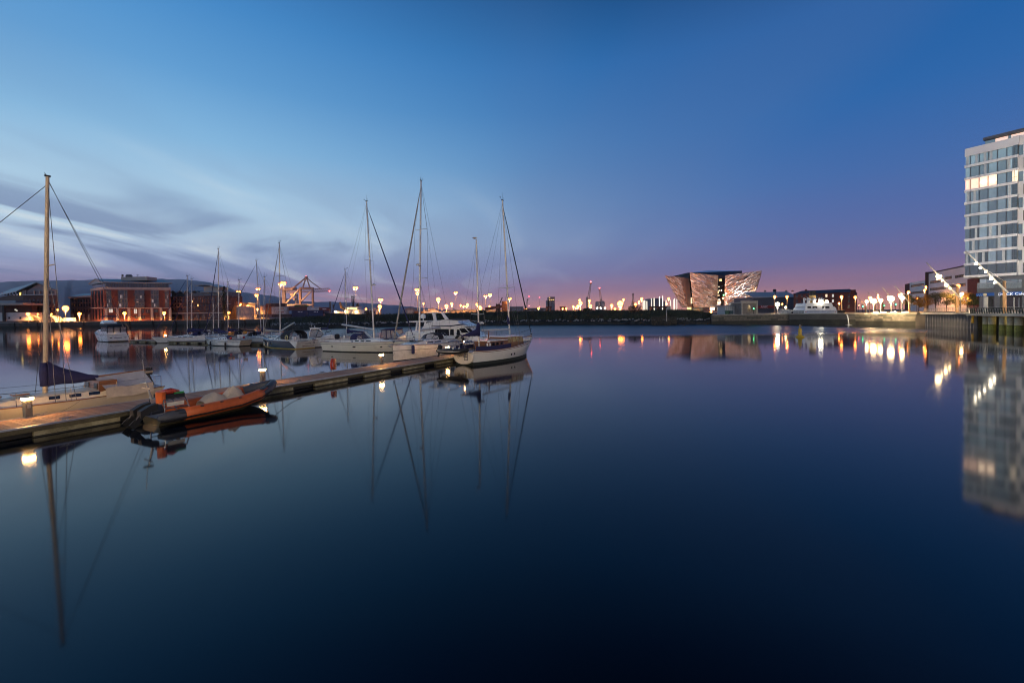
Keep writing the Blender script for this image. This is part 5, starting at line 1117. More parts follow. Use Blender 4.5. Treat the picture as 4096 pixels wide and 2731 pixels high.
for k in range(9):
    x = 690+k*23.5; u0, u1 = F.u(x), F.u(x+14); z0, z1 = zw(1276), zw(1262)
    arc = [F.pt(u0, z0, .12), F.pt(u1, z0, .12)] + [F.pt((u0+u1)/2+(u1-u0)/2*math.cos(a_), z1+1.2*math.sin(a_), .12) for a_ in [j*math.pi/6 for j in range(7)]]
    mb = MB(); mb.extr(arc, F.n.to_3d()*-.3); part(t, 'arched_opening', mb, M_DARKW, w=True)
# slender dark conifer
q = XD(898, 286); t = thing('slender_conifer', 'tall slender dark tree at the right end of the brick block', 'tree', (q.x, q.y, QZ-.05)); hh = zat(898, 1147, 286)-QZ; g = random.Random(2)
mb = MB(); mb.tube([(0,0,0), (.2,0,hh*.95)], [.3, .05], 6); part(t, 'trunk', mb, mat('bark', (.05,.04,.03), .9))
mb = MB()
for k in range(16): leaf_cloud(mb, (g.uniform(-.4,.4), g.uniform(-.4,.4), hh*(.12+.86*k/15)), 1.6*(1-.5*k/15)*g.uniform(.7,1.2), 1.4*(1-.5*k/15), hh/20, 110, .32, g)
part(t, 'crown', mb, M_SHRUB)
# quay railing with posts
t = at('quay_railing', 'thin steel railing along the left quay edge', 'railing', 530, 268.4, z=QZ+.02)
for k in range(46):
    x = 10+k*15; mb = MB(); q = XD(x, 268.6); mb.tube([(q.x, q.y, QZ), (q.x, q.y, QZ+1.1)], .06, 4); part(t, 'post', mb, M_POLE, w=True)
for z in (.55, 1.1): mb = MB(); q0, q1 = XD(10, 268.6), XD(686, 268.6); mb.tube([(q0.x, q0.y, QZ+z), (q1.x, q1.y, QZ+z)], .05, 4); part(t, 'rail', mb, M_POLE, w=True)
# quay lamps
for px, py, d, r_, s_, lab in ((112,1256,270.5,.55,150,'orange quay lamp before the white pavilion'), (262,1233,272,.95,190,'brightest orange quay lamp between the brick hall and the link wing'), (318,1255,274,.55,150,'orange quay lamp right of the white van'),
        (498,1253,277,.55,170,'orange quay lamp before the middle of the office block'), (657,1252,282,.55,170,'orange quay lamp at the right end of the office block'), (231,1239,283,.3,90,'faint small orange lamp left of the brightest quay lamp'),
        (151,1255.5,272,.22,90,'small lamp inside the left white shelter'), (206,1255.5,272,.22,90,'small lamp inside the right white shelter'), (915,1251,284,.55,170,'orange lamp in front of the storage tanks')):
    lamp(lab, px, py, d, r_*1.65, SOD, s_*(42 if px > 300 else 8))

# ------------------------------------------------------------------ docks behind the bank
def tank(label, x0, x1, y0, y1, d, m_=None, dome=.0, bands=2):
    t = at('storage_tank', label, 'tank', (x0+x1)/2, d); a, b_ = P(x0, y1, d), P(x1, y0, d); r_ = (b_.x-a.x)/2; h = zat((x0+x1)/2, y0, d)-QZ
    mb = MB(); mb.lathe([(r_, 0), (r_, h), (r_*.6, h+dome*.7), (.1, h+dome)], 24); part(t, 'shell', mb, m_ or M_TANK, 30)
    for k in range(bands): mb = MB(); mb.lathe([(r_+.05, h*(k+1)/(bands+.6)), (r_+.18, h*(k+1)/(bands+.6)+.1), (r_+.05, h*(k+1)/(bands+.6)+.3)], 24); part(t, 'hoop', mb, M_STEEL)
    mb = MB()
    for dx in (-.35, .35): mb.tube([(dx, -r_-.25, 0), (dx, -r_-.25, h+.8)], .06, 4)
    part(t, 'ladder', mb, M_STEEL); return t
tank('wide squat storage tank glowing orange left of the containers', 952, 1011, 1227, 1290, 305, dome=.4)
tank('tall pale storage tank glowing orange next to the slender tree', 914, 950, 1213, 1290, 320, dome=.6)
t = at('dock_shed', 'orange-lit dock shed behind the storage tanks', 'shed', 960, 330); pxb(t, 'wall', 925, 1214, 990, 1290, 330, 10, M_TANK); pxb(t, 'roof', 922, 1211, 993, 1215, 329, 12, M_ROOF); pxb(t, 'door', 938, 1240, 956, 1280, 329.6, .5, M_ROOF)
t = at('dock_hut', 'small pale hut glowing left of the container stack', 'shed', 1048, 330); pxb(t, 'wall', 1039, 1224, 1058, 1275, 330, 6, M_TANK); pxb(t, 'roof', 1037, 1222, 1060, 1225, 329, 8, M_ROOF)
# containers
CM = {'white': (.52,.50,.48), 'navy': (.03,.035,.10), 'red': (.20,.035,.03), 'brown': (.16,.06,.04), 'dark': (.05,.03,.035), 'green': (.05,.14,.05), 'pink': (.45,.24,.20), 'blue': (.035,.05,.14), 'rust': (.14,.05,.035)}
M_LOGO = mat('container_print', (.75,.72,.70), .6)
def container(label, x0, y0, x1, y1, col, d=320, logo=None):
    t = at('shipping_container', label, 'container', (x0+x1)/2, d, 'containers stacked in the terminal', z=zat((x0+x1)/2, y1, d)); m_ = mat('container_'+col, CM[col], .6, var=.2, scale=.5)
    a, b_ = P(x0, y1, d).x, P(x1, y1, d).x; h = zat((x0+x1)/2, y0, d)-zat((x0+x1)/2, y1, d); L = b_-a
    mb = MB(); mb.box((0, 1.2, h/2), (L-.2, 2.3, h-.16)); part(t, 'body', mb, m_)
    mb = MB(); n = max(6, int(L/.9))
    for k in range(n): mb.box((-L/2+.3+(L-.6)*k/(n-1), .02, h/2), (.28, .12, h-.5))
    part(t, 'corrugation', mb, m_)
    for z in (.1, h-.1): mb = MB(); mb.box((0, 0, z), (L-.02, .22, .2)); part(t, 'rail', mb, m_)
    for x in (-L/2+.12, L/2-.12): mb = MB(); mb.box((x, 0, h/2), (.22, .24, h)); part(t, 'corner_post', mb, m_)
    if logo == 'tri': mb = MB(); mb.extr([(L*.05, -.07, h*.35), (L*.16, -.07, h*.35), (L*.16, -.07, h*.75)], (0, -.03, 0)); mb.box((-L*.04, -.08, h*.55), (L*.16, .03, h*.22)); part(t, 'print', mb, M_LOGO)
    if logo == 'bar': mb = MB(); mb.box((L*.1, -.08, h*.5), (L*.4, .03, h*.22)); part(t, 'print', mb, mat('container_print_red', (.40,.16,.10), .6))
    if logo == 'kbar': mb = MB(); mb.box((0, -.08, h*.5), (L*.36, .03, h*.26)); part(t, 'print', mb, M_LOGO)
for a in ((1085,1213,1142,1227,'dark',322,None,'dark container on top of the stack left of the crane leg'), (1087,1227,1150,1241,'white',320,'bar','upper of the two long white containers'), (1087,1241,1150,1256,'white',320,'bar','lower of the two long white containers'),
          (1151,1227,1168,1241,'rust',324,None,'rust-red container end beside the white containers'), (1157,1227,1228,1241,'brown',321,None,'long brown container above the blue ones'), (1179,1219,1230,1227,'green',326,'bar','green container on top of the stack under the crane'),
          (1229,1228,1277,1241,'white',321,'kbar','short white container with a dark logo'), (1277,1230,1320,1243,'red',321,'kbar','red container with pale lettering beside the tug'), (1167,1241,1232,1254,'navy',320,'tri','upper left blue container with a white triangle mark'),
          (1167,1254,1232,1268,'navy',320,None,'lower left blue container under the triangle mark'), (1234,1241,1292,1254,'navy',320,'tri','upper right blue container with a white triangle mark'), (1234,1254,1292,1268,'blue',320,None,'lower right plain blue container'),
          (1292,1243,1318,1255,'blue',322,None,'short blue container behind the tug bow'), (1292,1255,1316,1268,'pink',321,None,'pale pink container end by the tug bow'), (1026,1256,1088,1269,'navy',318,None,'long dark navy container low on the left of the stack'),
          (1088,1256,1166,1269,'dark',319,None,'long dark container under the white ones'), (985,1258,1027,1270,'white',317,'kbar','small white container in front of the squat tank'), (1064,1214,1085,1256,'rust',326,None,'rusty framework stack end beside the glowing hut')):
    container(a[7], *a[:5], a[5], a[6])
# ship-to-shore crane
t = at('gantry_crane', 'lit ship-to-shore gantry crane with a long lattice boom', 'crane', 1200, 405)
M_CRANE = mat('crane_paint', (.34, .26, .22), .6, var=.15, scale=.3); M_CRANEL = mat('crane_pale_paint', (.62, .55, .46), .55, var=.08)  # paler copy puts the lamplight on some crane parts into the paint colour
def cbar(nm, pts, w_, d=405, m_=None, par=None):
    mb = MB()
    for (x0, y0), (x1, y1) in zip(pts, pts[1:]): mb.bar(P(x0, y0, d), P(x1, y1, d), w_)
    return part(par or t, nm, mb, m_ or M_CRANE, w=True)
for dd in (405, 423):
    cbar('leg', [(1201, 1153), (1202, 1262)], 1.9, dd); cbar('leg', [(1251, 1155), (1252, 1262)], 1.6, dd); cbar('portal_beam', [(1199, 1153), (1254, 1154)], 2.0, dd)
    cbar('brace', [(1203, 1206), (1244, 1165)], 1.2, dd, M_CRANEL)
cbar('sill_beam', [(1142, 1220), (1250, 1219)], 1.6, 404, M_CRANEL)
cbar('leg', [(1136, 1153), (1136, 1262)], 2.6, 415, M_CRANEL); cbar('leg', [(1186, 1176), (1186, 1222)], 2.0, 430, M_CRANEL)
cbar('back_stay', [(1224, 1110), (1168, 1156)], 1.0); cbar('a_frame', [(1224, 1110), (1211, 1150)], .9); cbar('a_frame', [(1226, 1110), (1240, 1151)], .9); cbar('fore_stay', [(1227, 1111), (1246, 1128), (1283, 1155)], .7)
cbar('brace', [(1143, 1214), (1196, 1158)], 1.1, 406, M_CRANEL); cbar('mast_head', [(1220, 1109), (1231, 1108)], 1.6)
bm = cbar('boom_chord', [(1140, 1160), (1315, 1153), (1322, 1163)], .55, 412); cbar('boom_chord', [(1140, 1170), (1322, 1165)], .6, 412)
for k in range(22):
    x = 1142+k*8; cbar('lattice', [(x, 1160-.04*(x-1140)), (x+4, 1170-.027*(x-1140)), (x+8, 1160-.04*(x-1132))], .28, 412, M_CRANEL if x < 1235 else M_CRANE)
for dd, nm in ((410, 'machinery_house'),): pxb(t, nm, 1124, 1149, 1171, 1160, dd, 8, M_CRANEL)
pxb(t, 'trolley', 1160, 1172, 1176, 1182, 411, 4, M_CRANEL); cbar('hoist_rope', [(1166, 1180), (1177, 1196)], .3); pxb(t, 'spreader', 1172, 1193, 1180, 1200, 411, 3, M_CRANEL)
mb = MB(); mb.sphere(P(1225, 1106, 405), .55); part(t, 'beacon', mb, emit('red_beacon', (1, .08, .08), 12), w=True); mb = MB(); mb.sphere(P(1318, 1164, 411), .6); part(t, 'boom_tip_light', mb, emit('red_beacon', (1, .08, .08), 12), w=True)
# lamps over the docks: px, py, depth, radius, style, strength, label
DK = ((1134,1132,395,1.0,'flood',48,'brightest floodlight cluster over the gantry crane machinery house'), (1122,1136,380,.7,'flood',130,'floodlight mast beside the navy sloop mast'), (955,1168,330,.7,'flood',150,'floodlight mast above the storage tanks'), (1033,1156,360,.7,'flood',140,'upper twin floodlight mast left of the container stack'), (1028,1180,330,.65,'flood',140,'lower twin floodlight mast left of the container stack'),
      (991,1224,315,.5,'globe',120,'round orange light on the squat tank rim'), (931,1210,322,.35,'globe',110,'small light on the tall tank top'), (963,1215,310,.3,'globe',110,'small light above the squat tank'), (1030,1236,325,.4,'globe',110,'low orange light by the glowing hut'),
      (1423,1151,340,.8,'flood',170,'floodlight mast above the tug'), (1523,1198,320,.75,'flood',170,'floodlight pair right of the big white sloop mast'), (1519,1226,250,.7,'globe',200,'bright orange light over the gate frames'), (1464,1236,300,.45,'globe',130,'orange light left of the gate frames'), (1442,1237,300,.35,'globe',130,'orange light behind the tug funnel'), (1517,1240,270,.35,'globe',100,'dim light under the bright gate lamp'),
      (1669,1159,330,.75,'flood',180,'tall floodlight left of the tallest mast'), (1670,1173,345,.6,'flood',120,'second floodlight below the tall one'), (1694,1214,290,.35,'globe',120,'small light on the white ship mast'), (1753,1198,280,.85,'globe',230,'bright orange star lamp between the two centre masts'), (1786,1224,270,.7,'globe',190,'orange lamp below and right of the star lamp'), (1807,1215,300,.6,'globe',150,'orange lamp above the white ship stern'), (1823,1171,340,.6,'flood',140,'lone floodlight mast left of the mizzen'),
      (1843,1221,360,.5,'globe',140,'left light of the small cluster by the mizzen'), (1855,1225,360,.5,'globe',140,'middle light of the small cluster by the mizzen'), (1864,1226,365,.4,'globe',120,'right light of the small cluster by the mizzen'), (1870,1218,340,.55,'globe',160,'bright lamp right of the small cluster'), (1909,1218,260,.6,'globe',190,'lamp just left of the mizzen mast'), (1920,1232,235,.75,'globe',220,'brightest lamp behind the mizzen mast'),
      (1942,1184,350,.6,'flood',140,'left of two tall floodlights between the ketch masts'), (1960,1178,350,.65,'flood',150,'right of two tall floodlights between the ketch masts'), (1958,1225,360,.4,'globe',110,'low lamp under the tall floodlights'), (2039,1195,330,.6,'flood',150,'floodlight mast just right of the ketch main mast'),
      (2154,1234,300,.45,'globe',120,'low orange lamp under the red-lit masts'), (2103,1236,300,.35,'globe',110,'low orange lamp left of the red-lit masts'), (2251,1235,280,.35,'globe',110,'orange lamp beside the small portal'), (2265,1234,280,.35,'globe',110,'second orange lamp beside the small portal'),
      (2293,1227,290,.4,'globe',120,'leftmost of the floodlights left of the tall crane'), (2303,1232,285,.35,'globe',120,'lowest small light left of the tall crane'), (2312,1225,275,.6,'globe',190,'lower bright lamp left of the tall crane'), (2322,1212,275,.75,'globe',220,'brightest lamp left of the tall crane'), (2319,1201,290,.5,'globe',150,'uppermost lamp left of the tall crane'), (2357,1203,300,.55,'globe',160,'lamp against the tall crane tower'), (2361,1224,270,.65,'globe',200,'bright lamp at the foot of the tall crane'),
      (2447,1222,290,.6,'globe',170,'lamp left of the great star lamp'), (2460,1236,270,.45,'globe',150,'low lamp left of the great star lamp'), (2481,1215,235,1.0,'globe',260,'great star lamp in the middle of the bank'), (2494,1198,300,.4,'globe',130,'small lamp above the great star lamp'), (2567,1195,290,.55,'globe',140,'round orange lamp above the lit posts'), (2556,1208,290,.45,'globe',130,'orange lamp below the round one'), (2542,1218,260,.55,'globe',160,'orange lamp over the dark shrub'),
      (2675,1195,290,.5,'globe',140,'orange lamp beside the angular museum'), (2666,1216,290,.35,'globe',110,'small orange lamp left of the angular museum'))
for px, py, d, r_, st, s_, lab in DK:
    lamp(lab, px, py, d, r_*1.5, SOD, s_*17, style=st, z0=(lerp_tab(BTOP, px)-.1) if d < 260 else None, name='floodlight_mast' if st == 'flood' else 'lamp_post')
for px, py, lab in ((2389,1232,'left white light on the far tank'), (2403,1232,'middle white light on the far tank'), (2420,1232,'right white light on the far tank')): lamp(lab, px, py, 420, .6, COOL, 60)
for px, py, d, lab in ((2116,1186,520,'left red-lit radio mast'), (2158,1190,520,'right red-lit radio mast')):
    t = lamp(lab+' behind the long sheds', px, py, d, .75, (1,.06,.09), 14, group='red-lit radio masts', name='radio_mast'); mb = MB(); mb.sphere((0,0,zat(px, py+37, d)-QZ), .5); part(t, 'beacon', mb, emit('red_beacon', (1,.08,.08), 12))
# moored tug
t = at('tug_ship', 'dark-hulled tug with lit bridge windows moored beyond the bank', 'ship', 1390, 225); d = 225
M_TUGW = mat('tug_white', (.55,.52,.50), .5, var=.08)
def tb(nm, pts, y0, y1, m_):
    q = [P(px, py, d) for px, py in pts]; mb = MB(); mb.extr([Vector((p.x, d+y0, p.z)) for p in q], (0, y1-y0, 0)); return part(t, nm, mb, m_, w=True)
tb('hull', [(1309,1251),(1370,1254),(1450,1256),(1478,1254),(1476,1272),(1318,1272)], -3.5, 3.5, M_BOOT); tb('foredeck_house', [(1345,1254),(1346,1245),(1400,1244),(1402,1255)], -2, 2, M_TUGW); sup = tb('deckhouse', [(1384,1256),(1386,1238),(1398,1236),(1462,1240),(1470,1256)], -2.6, 2.6, M_TUGW); br = tb('bridge', [(1386,1239),(1388,1229),(1438,1228),(1442,1239)], -2.2, 2.2, M_TUGW)
tb('bridge_roof', [(1384,1229.5),(1385,1227),(1440,1226),(1441,1229)], -2.5, 2.5, M_TUGW)
for k in range(9): tb('bridge_window', [(1389+k*5.2,1236),(1389+k*5.2,1231.5),(1393+k*5.2,1231.5),(1393+k*5.2,1236)], -2.28, -2.22, emit('lit_bridge_window', (1,.78,.3), 2.2))
tb('funnel', [(1427,1228),(1428,1217),(1435,1216),(1435,1228)], -.8, .8, M_BLACK); tb('funnel_pipe', [(1429,1217),(1431,1212),(1435,1211),(1432,1217)], -.3, .3, M_BLACK)
mb = MB(); mb.tube([P(1413,1228,d), P(1412,1182,d)], [.5,.18], 6)
for y in (1188, 1195, 1203, 1210): mb.tube([P(1404,y,d), P(1419,y-2,d)], .14, 4); mb.tube([P(1406,y,d), P(1406,y-5,d)], .12, 4); mb.tube([P(1417,y,d), P(1417,y-6,d)], .12, 4)
part(t, 'lattice_mast', mb, M_BLACK, w=True)
mb = MB(); mb.sphere(P(1403,1222,d), .55); part(t, 'satellite_dome', mb, M_TUGW, w=True)
for x, y0, y1 in ((1321,1248,1206), (1334,1232,1219)): mb = MB(); mb.tube([P(x,y0,d), P(x-1,y1,d)], .35, 6); part(t, 'derrick', mb, M_BLACK, w=True)
mb = MB(); mb.tube([P(1359,1208,d), P(1366,1228,d), P(1384,1240,d)], [.4,.8,.5], 6); part(t, 'deck_crane', mb, mat('crane_yellow', (.5,.25,.08), .6), w=True)
for x, y in ((1342,1247), (1382,1247), (1424,1248)): mb = MB(); mb.sphere(P(x,y,d-3), .42); part(t, 'deck_lamp', mb, bulb_mat((1,.5,.18), 90), w=True)
for x, y in ((1393,1262.5), (1415,1262.5), (1409,1250)): mb = MB(); mb.sphere(P(x,y,d-3.4), .22); part(t, 'port_light', mb, emit('lit_bridge_window', (1,.78,.3), 2.2), w=True)
t = at('dock_gate_frame', 'pale goalpost frames glowing orange under a bright lamp', 'gate frame', 1490, 262)
for x in (1480, 1492, 1506): pxb(t, 'post', x-2.5, 1234, x+2.5, 1275, 262, 1, M_TANK)
pxb(t, 'crossbeam', 1476, 1232, 1509, 1237, 262, 1, M_TANK)
t = at('round_roof_shed', 'long round-roofed shed in the glow left of the white ship', 'shed', 1642, 420); arc = [P(1608+66*k/10, 1252-22*math.sin(math.pi*k/10)**.6, 420) for k in range(11)]
mb = MB(); mb.extr(arc, (0, 18, 0)); part(t, 'shell', mb, mat('pink_cladding', (.36,.25,.22), .7), w=True); pxb(t, 'door', 1630, 1240, 1652, 1262, 419, .6, M_TANK)
for k in range(4): pxb(t, 'door_panel', 1612+k*14, 1243, 1620+k*14, 1262, 419.4, .4, M_ROOF)
t = at('white_ship', 'low white ship with pale masts behind the flybridge yacht', 'ship', 1735, 300); pxb(t, 'hull', 1688, 1246, 1782, 1268, 300, 8, M_TUGW)
pxb(t, 'superstructure', 1692, 1240, 1747, 1247, 301, 6, M_TUGW); pxb(t, 'wheelhouse', 1712, 1234, 1740, 1241, 302, 4, M_TUGW); pxb(t, 'window_band', 1714, 1236, 1738, 1238.5, 301.8, .3, M_DARKW); pxb(t, 'window_band', 1700, 1242, 1722, 1244, 300.8, .3, M_DARKW)
for x, y in ((1697,1216), (1736,1222), (1767,1228)): mb = MB(); mb.tube([P(x,1242,302), P(x,y,302)], [.3,.12], 5); mb.tube([P(x-4,y+6,302), P(x+4,y+6,302)], .12, 4); part(t, 'mast', mb, M_TUGW, w=True)
pxb(t, 'dark_hold_cover', 1656, 1245, 1690, 1262, 299, 6, M_BRICK2)
# sheds, hopper, silo, cranes to the right
for x0, x1, y0, d, lab in ((1790,1905,1240,380,'long low glowing shed left of the mizzen mast'), (1925,2010,1240,380,'long low glowing shed between the ketch masts'), (2040,2092,1227,430,'grey flat-topped shed right of the ketch main mast'), (2092,2190,1233,400,'long grey shed under the red-lit masts')):
    t = at('dock_shed', lab, 'shed', (x0+x1)/2, d); pxb(t, 'wall', x0, y0+2, x1, 1262, d, 14, M_TANK if x0 < 2000 else mat('shed_grey', (.16,.14,.15), .8)); pxb(t, 'roof', x0-2, y0-1.5, x1+2, y0+2, d-1, 16, M_ROOF)
    for k in range(5): pxb(t, 'door', x0+8+k*(x1-x0)/5.4, y0+5, x0+8+k*(x1-x0)/5.4+7, 1258, d-.3, .4, M_ROOF)
t = at('loading_hopper', 'tall dark brown hopper building beside the ketch main mast', 'hopper', 2018, 330); pxb(t, 'body', 2007, 1204, 2028, 1262, 330, 6, mat('hopper_steel', (.12,.06,.045), .7)); pxb(t, 'frame', 1984, 1216, 2001, 1262, 331, 5, M_BLACK)
for x in (1986, 1992, 1998): pxb(t, 'chute', x, 1212, x+2, 1218, 330.5, 1, M_BLACK)
mb = MB(); mb.bar(P(1999,1214,332), P(2009,1190,332), .7); part(t, 'jib', mb, M_BLACK, w=True); mb = MB(); mb.bar(P(1940,1236,331), P(2007,1226,331), 1.6, 2.2); part(t, 'conveyor', mb, M_BRICK2, w=True)
t = at('grain_silo', 'tall pale concrete grain silo with lit top windows', 'silo', 2204, 560); M_CONC = mat('silo_concrete', (.30,.27,.27), .8, var=.1)
pxb(t, 'stair_tower', 2186, 1201, 2196, 1250, 560, 10, M_CONC); pxb(t, 'wall', 2192, 1189, 2219, 1202, 560, 12, M_CONC); pxb(t, 'wall', 2192, 1200, 2203, 1250, 560, 12, M_CONC); pxb(t, 'recess', 2203, 1202, 2219, 1250, 566, 6, M_GREYC)
for x in (2204.5, 2209.5, 2214.5): mb = MB(); q = P(x+1, 1250, 562); mb.lathe([(1.0, 0), (1.0, zat(x, 1202, 562)-q.z)], 10, q); part(t, 'column', mb, M_CONC, w=True)
pxb(t, 'top_house', 2197, 1187, 2219, 1190, 559, 12, M_CONC)
for x, y in ((2197,1188.5), (2198,1198), (2206,1197.5), (2213,1197.5)): pxb(t, 'lit_window', x, y, x+3, y+3, 559, .4, E_WINY)
for x, lab in ((2184, 'dark concrete portal at the silo foot'), (2240, 'dark concrete portal right of the silo')):
    t = at('concrete_portal', lab, 'portal', x+11, 300); pxb(t, 'crossbeam', x, 1226, x+23, 1231, 300, 3, M_BRICK2); pxb(t, 'leg', x+3, 1231, x+7, 1262, 300.2, 2.6, M_BRICK2); pxb(t, 'leg', x+16, 1231, x+20, 1262, 300.2, 2.6, M_BRICK2)
tank('left grey far tank under the leaning crane', 2382, 2400, 1208, 1262, 480, M_CONC, .8, 3); tank('right grey far tank under the leaning crane', 2401, 2419, 1206, 1262, 480, M_CONC, .8, 3)
def dock_crane(label, base, tip, tower, d, beacon=True):
    t = at('dock_crane', label, 'crane', base[0], d); pxb(t, 'tower', tower[0], tower[1], tower[2], 1262, d, 3, M_CRANE); pxb(t, 'cab', tower[0]-1, tower[1]+8, tower[2]+2, tower[1]+15, d-1, 4, M_CRANE)
    a, b_ = P(*base, d), P(*tip, d)
    for k in (-.7, .7): mb = MB(); mb.bar(a+Vector((k*1.6, 0, 0)), b_+Vector((k*.6, 0, 0)), .45); part(t, 'jib_chord', mb, M_CRANE, w=True)
    for k in range(8):
        p, q = a.lerp(b_, k/8), a.lerp(b_, (k+1)/8); w0, w1 = 1.1*(1-k/12), 1.1*(1-(k+1)/12); mb = MB(); mb.bar(p+Vector((-w0,0,0)), q+Vector((w1,0,0)), .25); part(t, 'jib_lattice', mb, M_CRANE, w=True)
    mb = MB(); mb.bar(b_+Vector((-1,0,.3)), b_+Vector((1,0,.3)), 1.2, 1.6); part(t, 'jib_head', mb, M_CRANE, w=True)
    if beacon: mb = MB(); mb.sphere(b_+Vector((0,-.3,1.6)), .7); part(t, 'beacon', mb, emit('red_beacon', (1,.08,.08), 12), w=True)
dock_crane('tall leaning dock crane with a red tip light', (2352,1204), (2363,1134), (2347,1188,2353), 430); dock_crane('second leaning dock crane above the grey tanks', (2405,1204), (2398,1158), (2402,1196,2407), 500)
dock_crane('thin distant crane right of the great star lamp', (2533,1214), (2532,1178), (2530,1205,2535), 520, False); dock_crane('small distant crane left of the red-lit masts', (2104,1232), (2110,1199), (2102,1222,2106), 520, False)
t = at('studio_block', 'large plain mauve-grey block behind the lit posts', 'building', 2635, 700); pxb(t, 'wall', 2610, 1194, 2648, 1262, 700, 40, mat('studio_grey', (.20,.17,.20), .7)); pxb(t, 'annex', 2648, 1204, 2660, 1262, 705, 30, mat('studio_grey', (.20,.17,.20), .7)); pxb(t, 'parapet', 2609, 1193, 2649, 1194.5, 699, 42, M_ROOF)
t = at('slipway_platform', 'long brown platform on stub legs before the lit posts', 'platform', 2635, 230); pxb(t, 'deck', 2604, 1224, 2668, 1231, 230, 4, M_BRICK2)
for x in (2606, 2636, 2660): pxb(t, 'leg', x, 1231, x+6, 1255, 230.3, 3, M_BRICK2)
t = at('pale_kiosk', 'small pale kiosk glowing beside the slipway platform', 'kiosk', 2675, 240); pxb(t, 'wall', 2668, 1226, 2683, 1256, 240, 4, M_TANK); pxb(t, 'roof', 2666, 1224, 2685, 1226.5, 239.6, 5, M_ROOF)
for i, (x, y0, y1, s_) in enumerate(((2573,1203,1228,1.6),(2580,1201,1228,1.6),(2588,1204,1232,1.2),(2606.5,1194,1227,.9),(2617,1192,1226,1.5),(2638.5,1186,1224,2.2),(2651,1184,1222,1.8),(2665,1200,1226,1.2),(2683,1200,1234,1.2),(2699,1194,1226,1.2),(2695,1198,1232,.9),(2708,1196,1230,.9))):
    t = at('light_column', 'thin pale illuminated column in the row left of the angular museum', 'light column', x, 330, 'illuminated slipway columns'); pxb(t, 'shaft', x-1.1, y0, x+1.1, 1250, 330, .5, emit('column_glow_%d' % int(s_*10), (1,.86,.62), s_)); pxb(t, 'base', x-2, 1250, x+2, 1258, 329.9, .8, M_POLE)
# ------------------------------------------------------------------ angular museum
M_ALUP = mat('anodised_panel', (.50, .44, .38), .42, .7, var=.12, scale=.25)
M_SHARD = mat('anodised_shard', (.86, .86, .88), .30, .85, var=.1, scale=.4)
M_SHARD2 = mat('anodised_shard_dull', (.42, .37, .33), .45, .75, var=.12, scale=.4)
M_DKGLASS = mat('museum_dark_glass', (.02, .03, .04), .07, .2, var=.2, spec=.9)
t = at('angular_museum', 'angular silver-clad museum with prow-shaped wings and a dark glass centre', 'museum', 2850, 440); MUS = t
def wing(nm, c, back, n, m, tilt, seed, dirs, mats):
    # c: four corners (px, py, d) as top-left, top-right, bottom-right, bottom-left
    q = [P(*k) for k in c]; bk = Vector(back); g = random.Random(seed)
    pn_ = (q[1]-q[0]).cross(q[3]-q[0]); r3 = ray(*c[2][:2]); q[2] = CAMC + r3*((q[0]-CAMC).dot(pn_)/r3.dot(pn_))     # keep the wing flat
    mb = MB(); mb.hexa([q[3], q[2], q[2]+bk, q[3]+bk, q[0], q[1], q[1]+bk, q[0]+bk]); w_ = part(t, nm, mb, M_ALUP, w=True)
    nrm = (q[1]-q[0]).cross(q[3]-q[0]).normalized(); nrm = nrm if nrm.y < 0 else -nrm
    f = lambda s, v: q[0].lerp(q[1], s).lerp(q[3].lerp(q[2], s), v)
    for j in range(m):
        for i in range(n):
            s = (i+.5+(.5 if j % 2 else 0)+g.uniform(-.22, .22))/(n+.5); v = (j+.5+g.uniform(-.25, .25))/m
            if g.random() < .06: continue
            ls, lv = dirs[0]/n*g.uniform(.7, 1.25), dirs[1]/m*g.uniform(.7, 1.25); wv = dirs[2]/m*g.uniform(.6, 1.2)
            a, b_, e, d_ = [f(min(.995, max(.005, x)), min(.995, max(.005, y))) for x, y in ((s-ls/2, v+lv/2), (s+ls/2, v-lv/2), (s+ls/2*.8, v-lv/2+wv), (s-ls/2*1.1, v+lv/2+wv*.6))]
            h = tilt*g.uniform(.5, 1.3); b2, d2 = b_+nrm*.15, d_+nrm*.15
            if g.random() < .5: lo = [a+nrm*.1, b2, e+nrm*h, d_+nrm*h*.8]
            else: lo = [a+nrm*h*.9, b_+nrm*h, e+nrm*.12, d2]
            mb = MB(); mb.add(lo + [x-nrm*1.2 for x in lo], [(0,1,2,3), (0,4,5,1), (1,5,6,2), (2,6,7,3), (3,7,4,0)]); part(w_, 'cladding_shard', mb, g.choice(mats), w=True)
    return w_
wing('wing', ((2901,1102,428), (3047,1082,412), (3005,1223,430), (2897,1223,434)), (27.6, 48, 0), 10, 13, 2.3, 21, (1.25, .85, .62), (M_SHARD, M_SHARD, M_SHARD2))
wing('wing', ((2759,1090,424), (2873,1101,436), (2868,1229,438), (2775,1229,436)), (21.3, 48, 0), 8, 12, .8, 22, (1.3, -.55, .6), (M_SHARD2, M_SHARD2, M_SHARD2, M_SHARD))
wing('wing', ((2659,1102,425), (2721,1108,438), (2750,1228,444), (2727,1228,440)), (18.3, 46, 0), 5, 13, .9, 23, (1.3, -1.1, .75), (M_SHARD, M_SHARD2))
mb = MB(); q = [P(2721,1108,439), P(2756,1112,452), P(2768,1229,452), P(2750,1228,445)]; mb.add(q + [k+Vector((6, 30, 0)) for k in q], [(0,1,2,3), (0,4,5,1), (1,5,6,2), (3,2,6,7), (0,3,7,4)]); part(t, 'grey_return', mb, mat('museum_grey', (.30,.30,.33), .6, var=.1), w=True)
core = pxb(t, 'glass_core', 2768, 1101, 2968, 1245, 455, 8, M_DKGLASS)
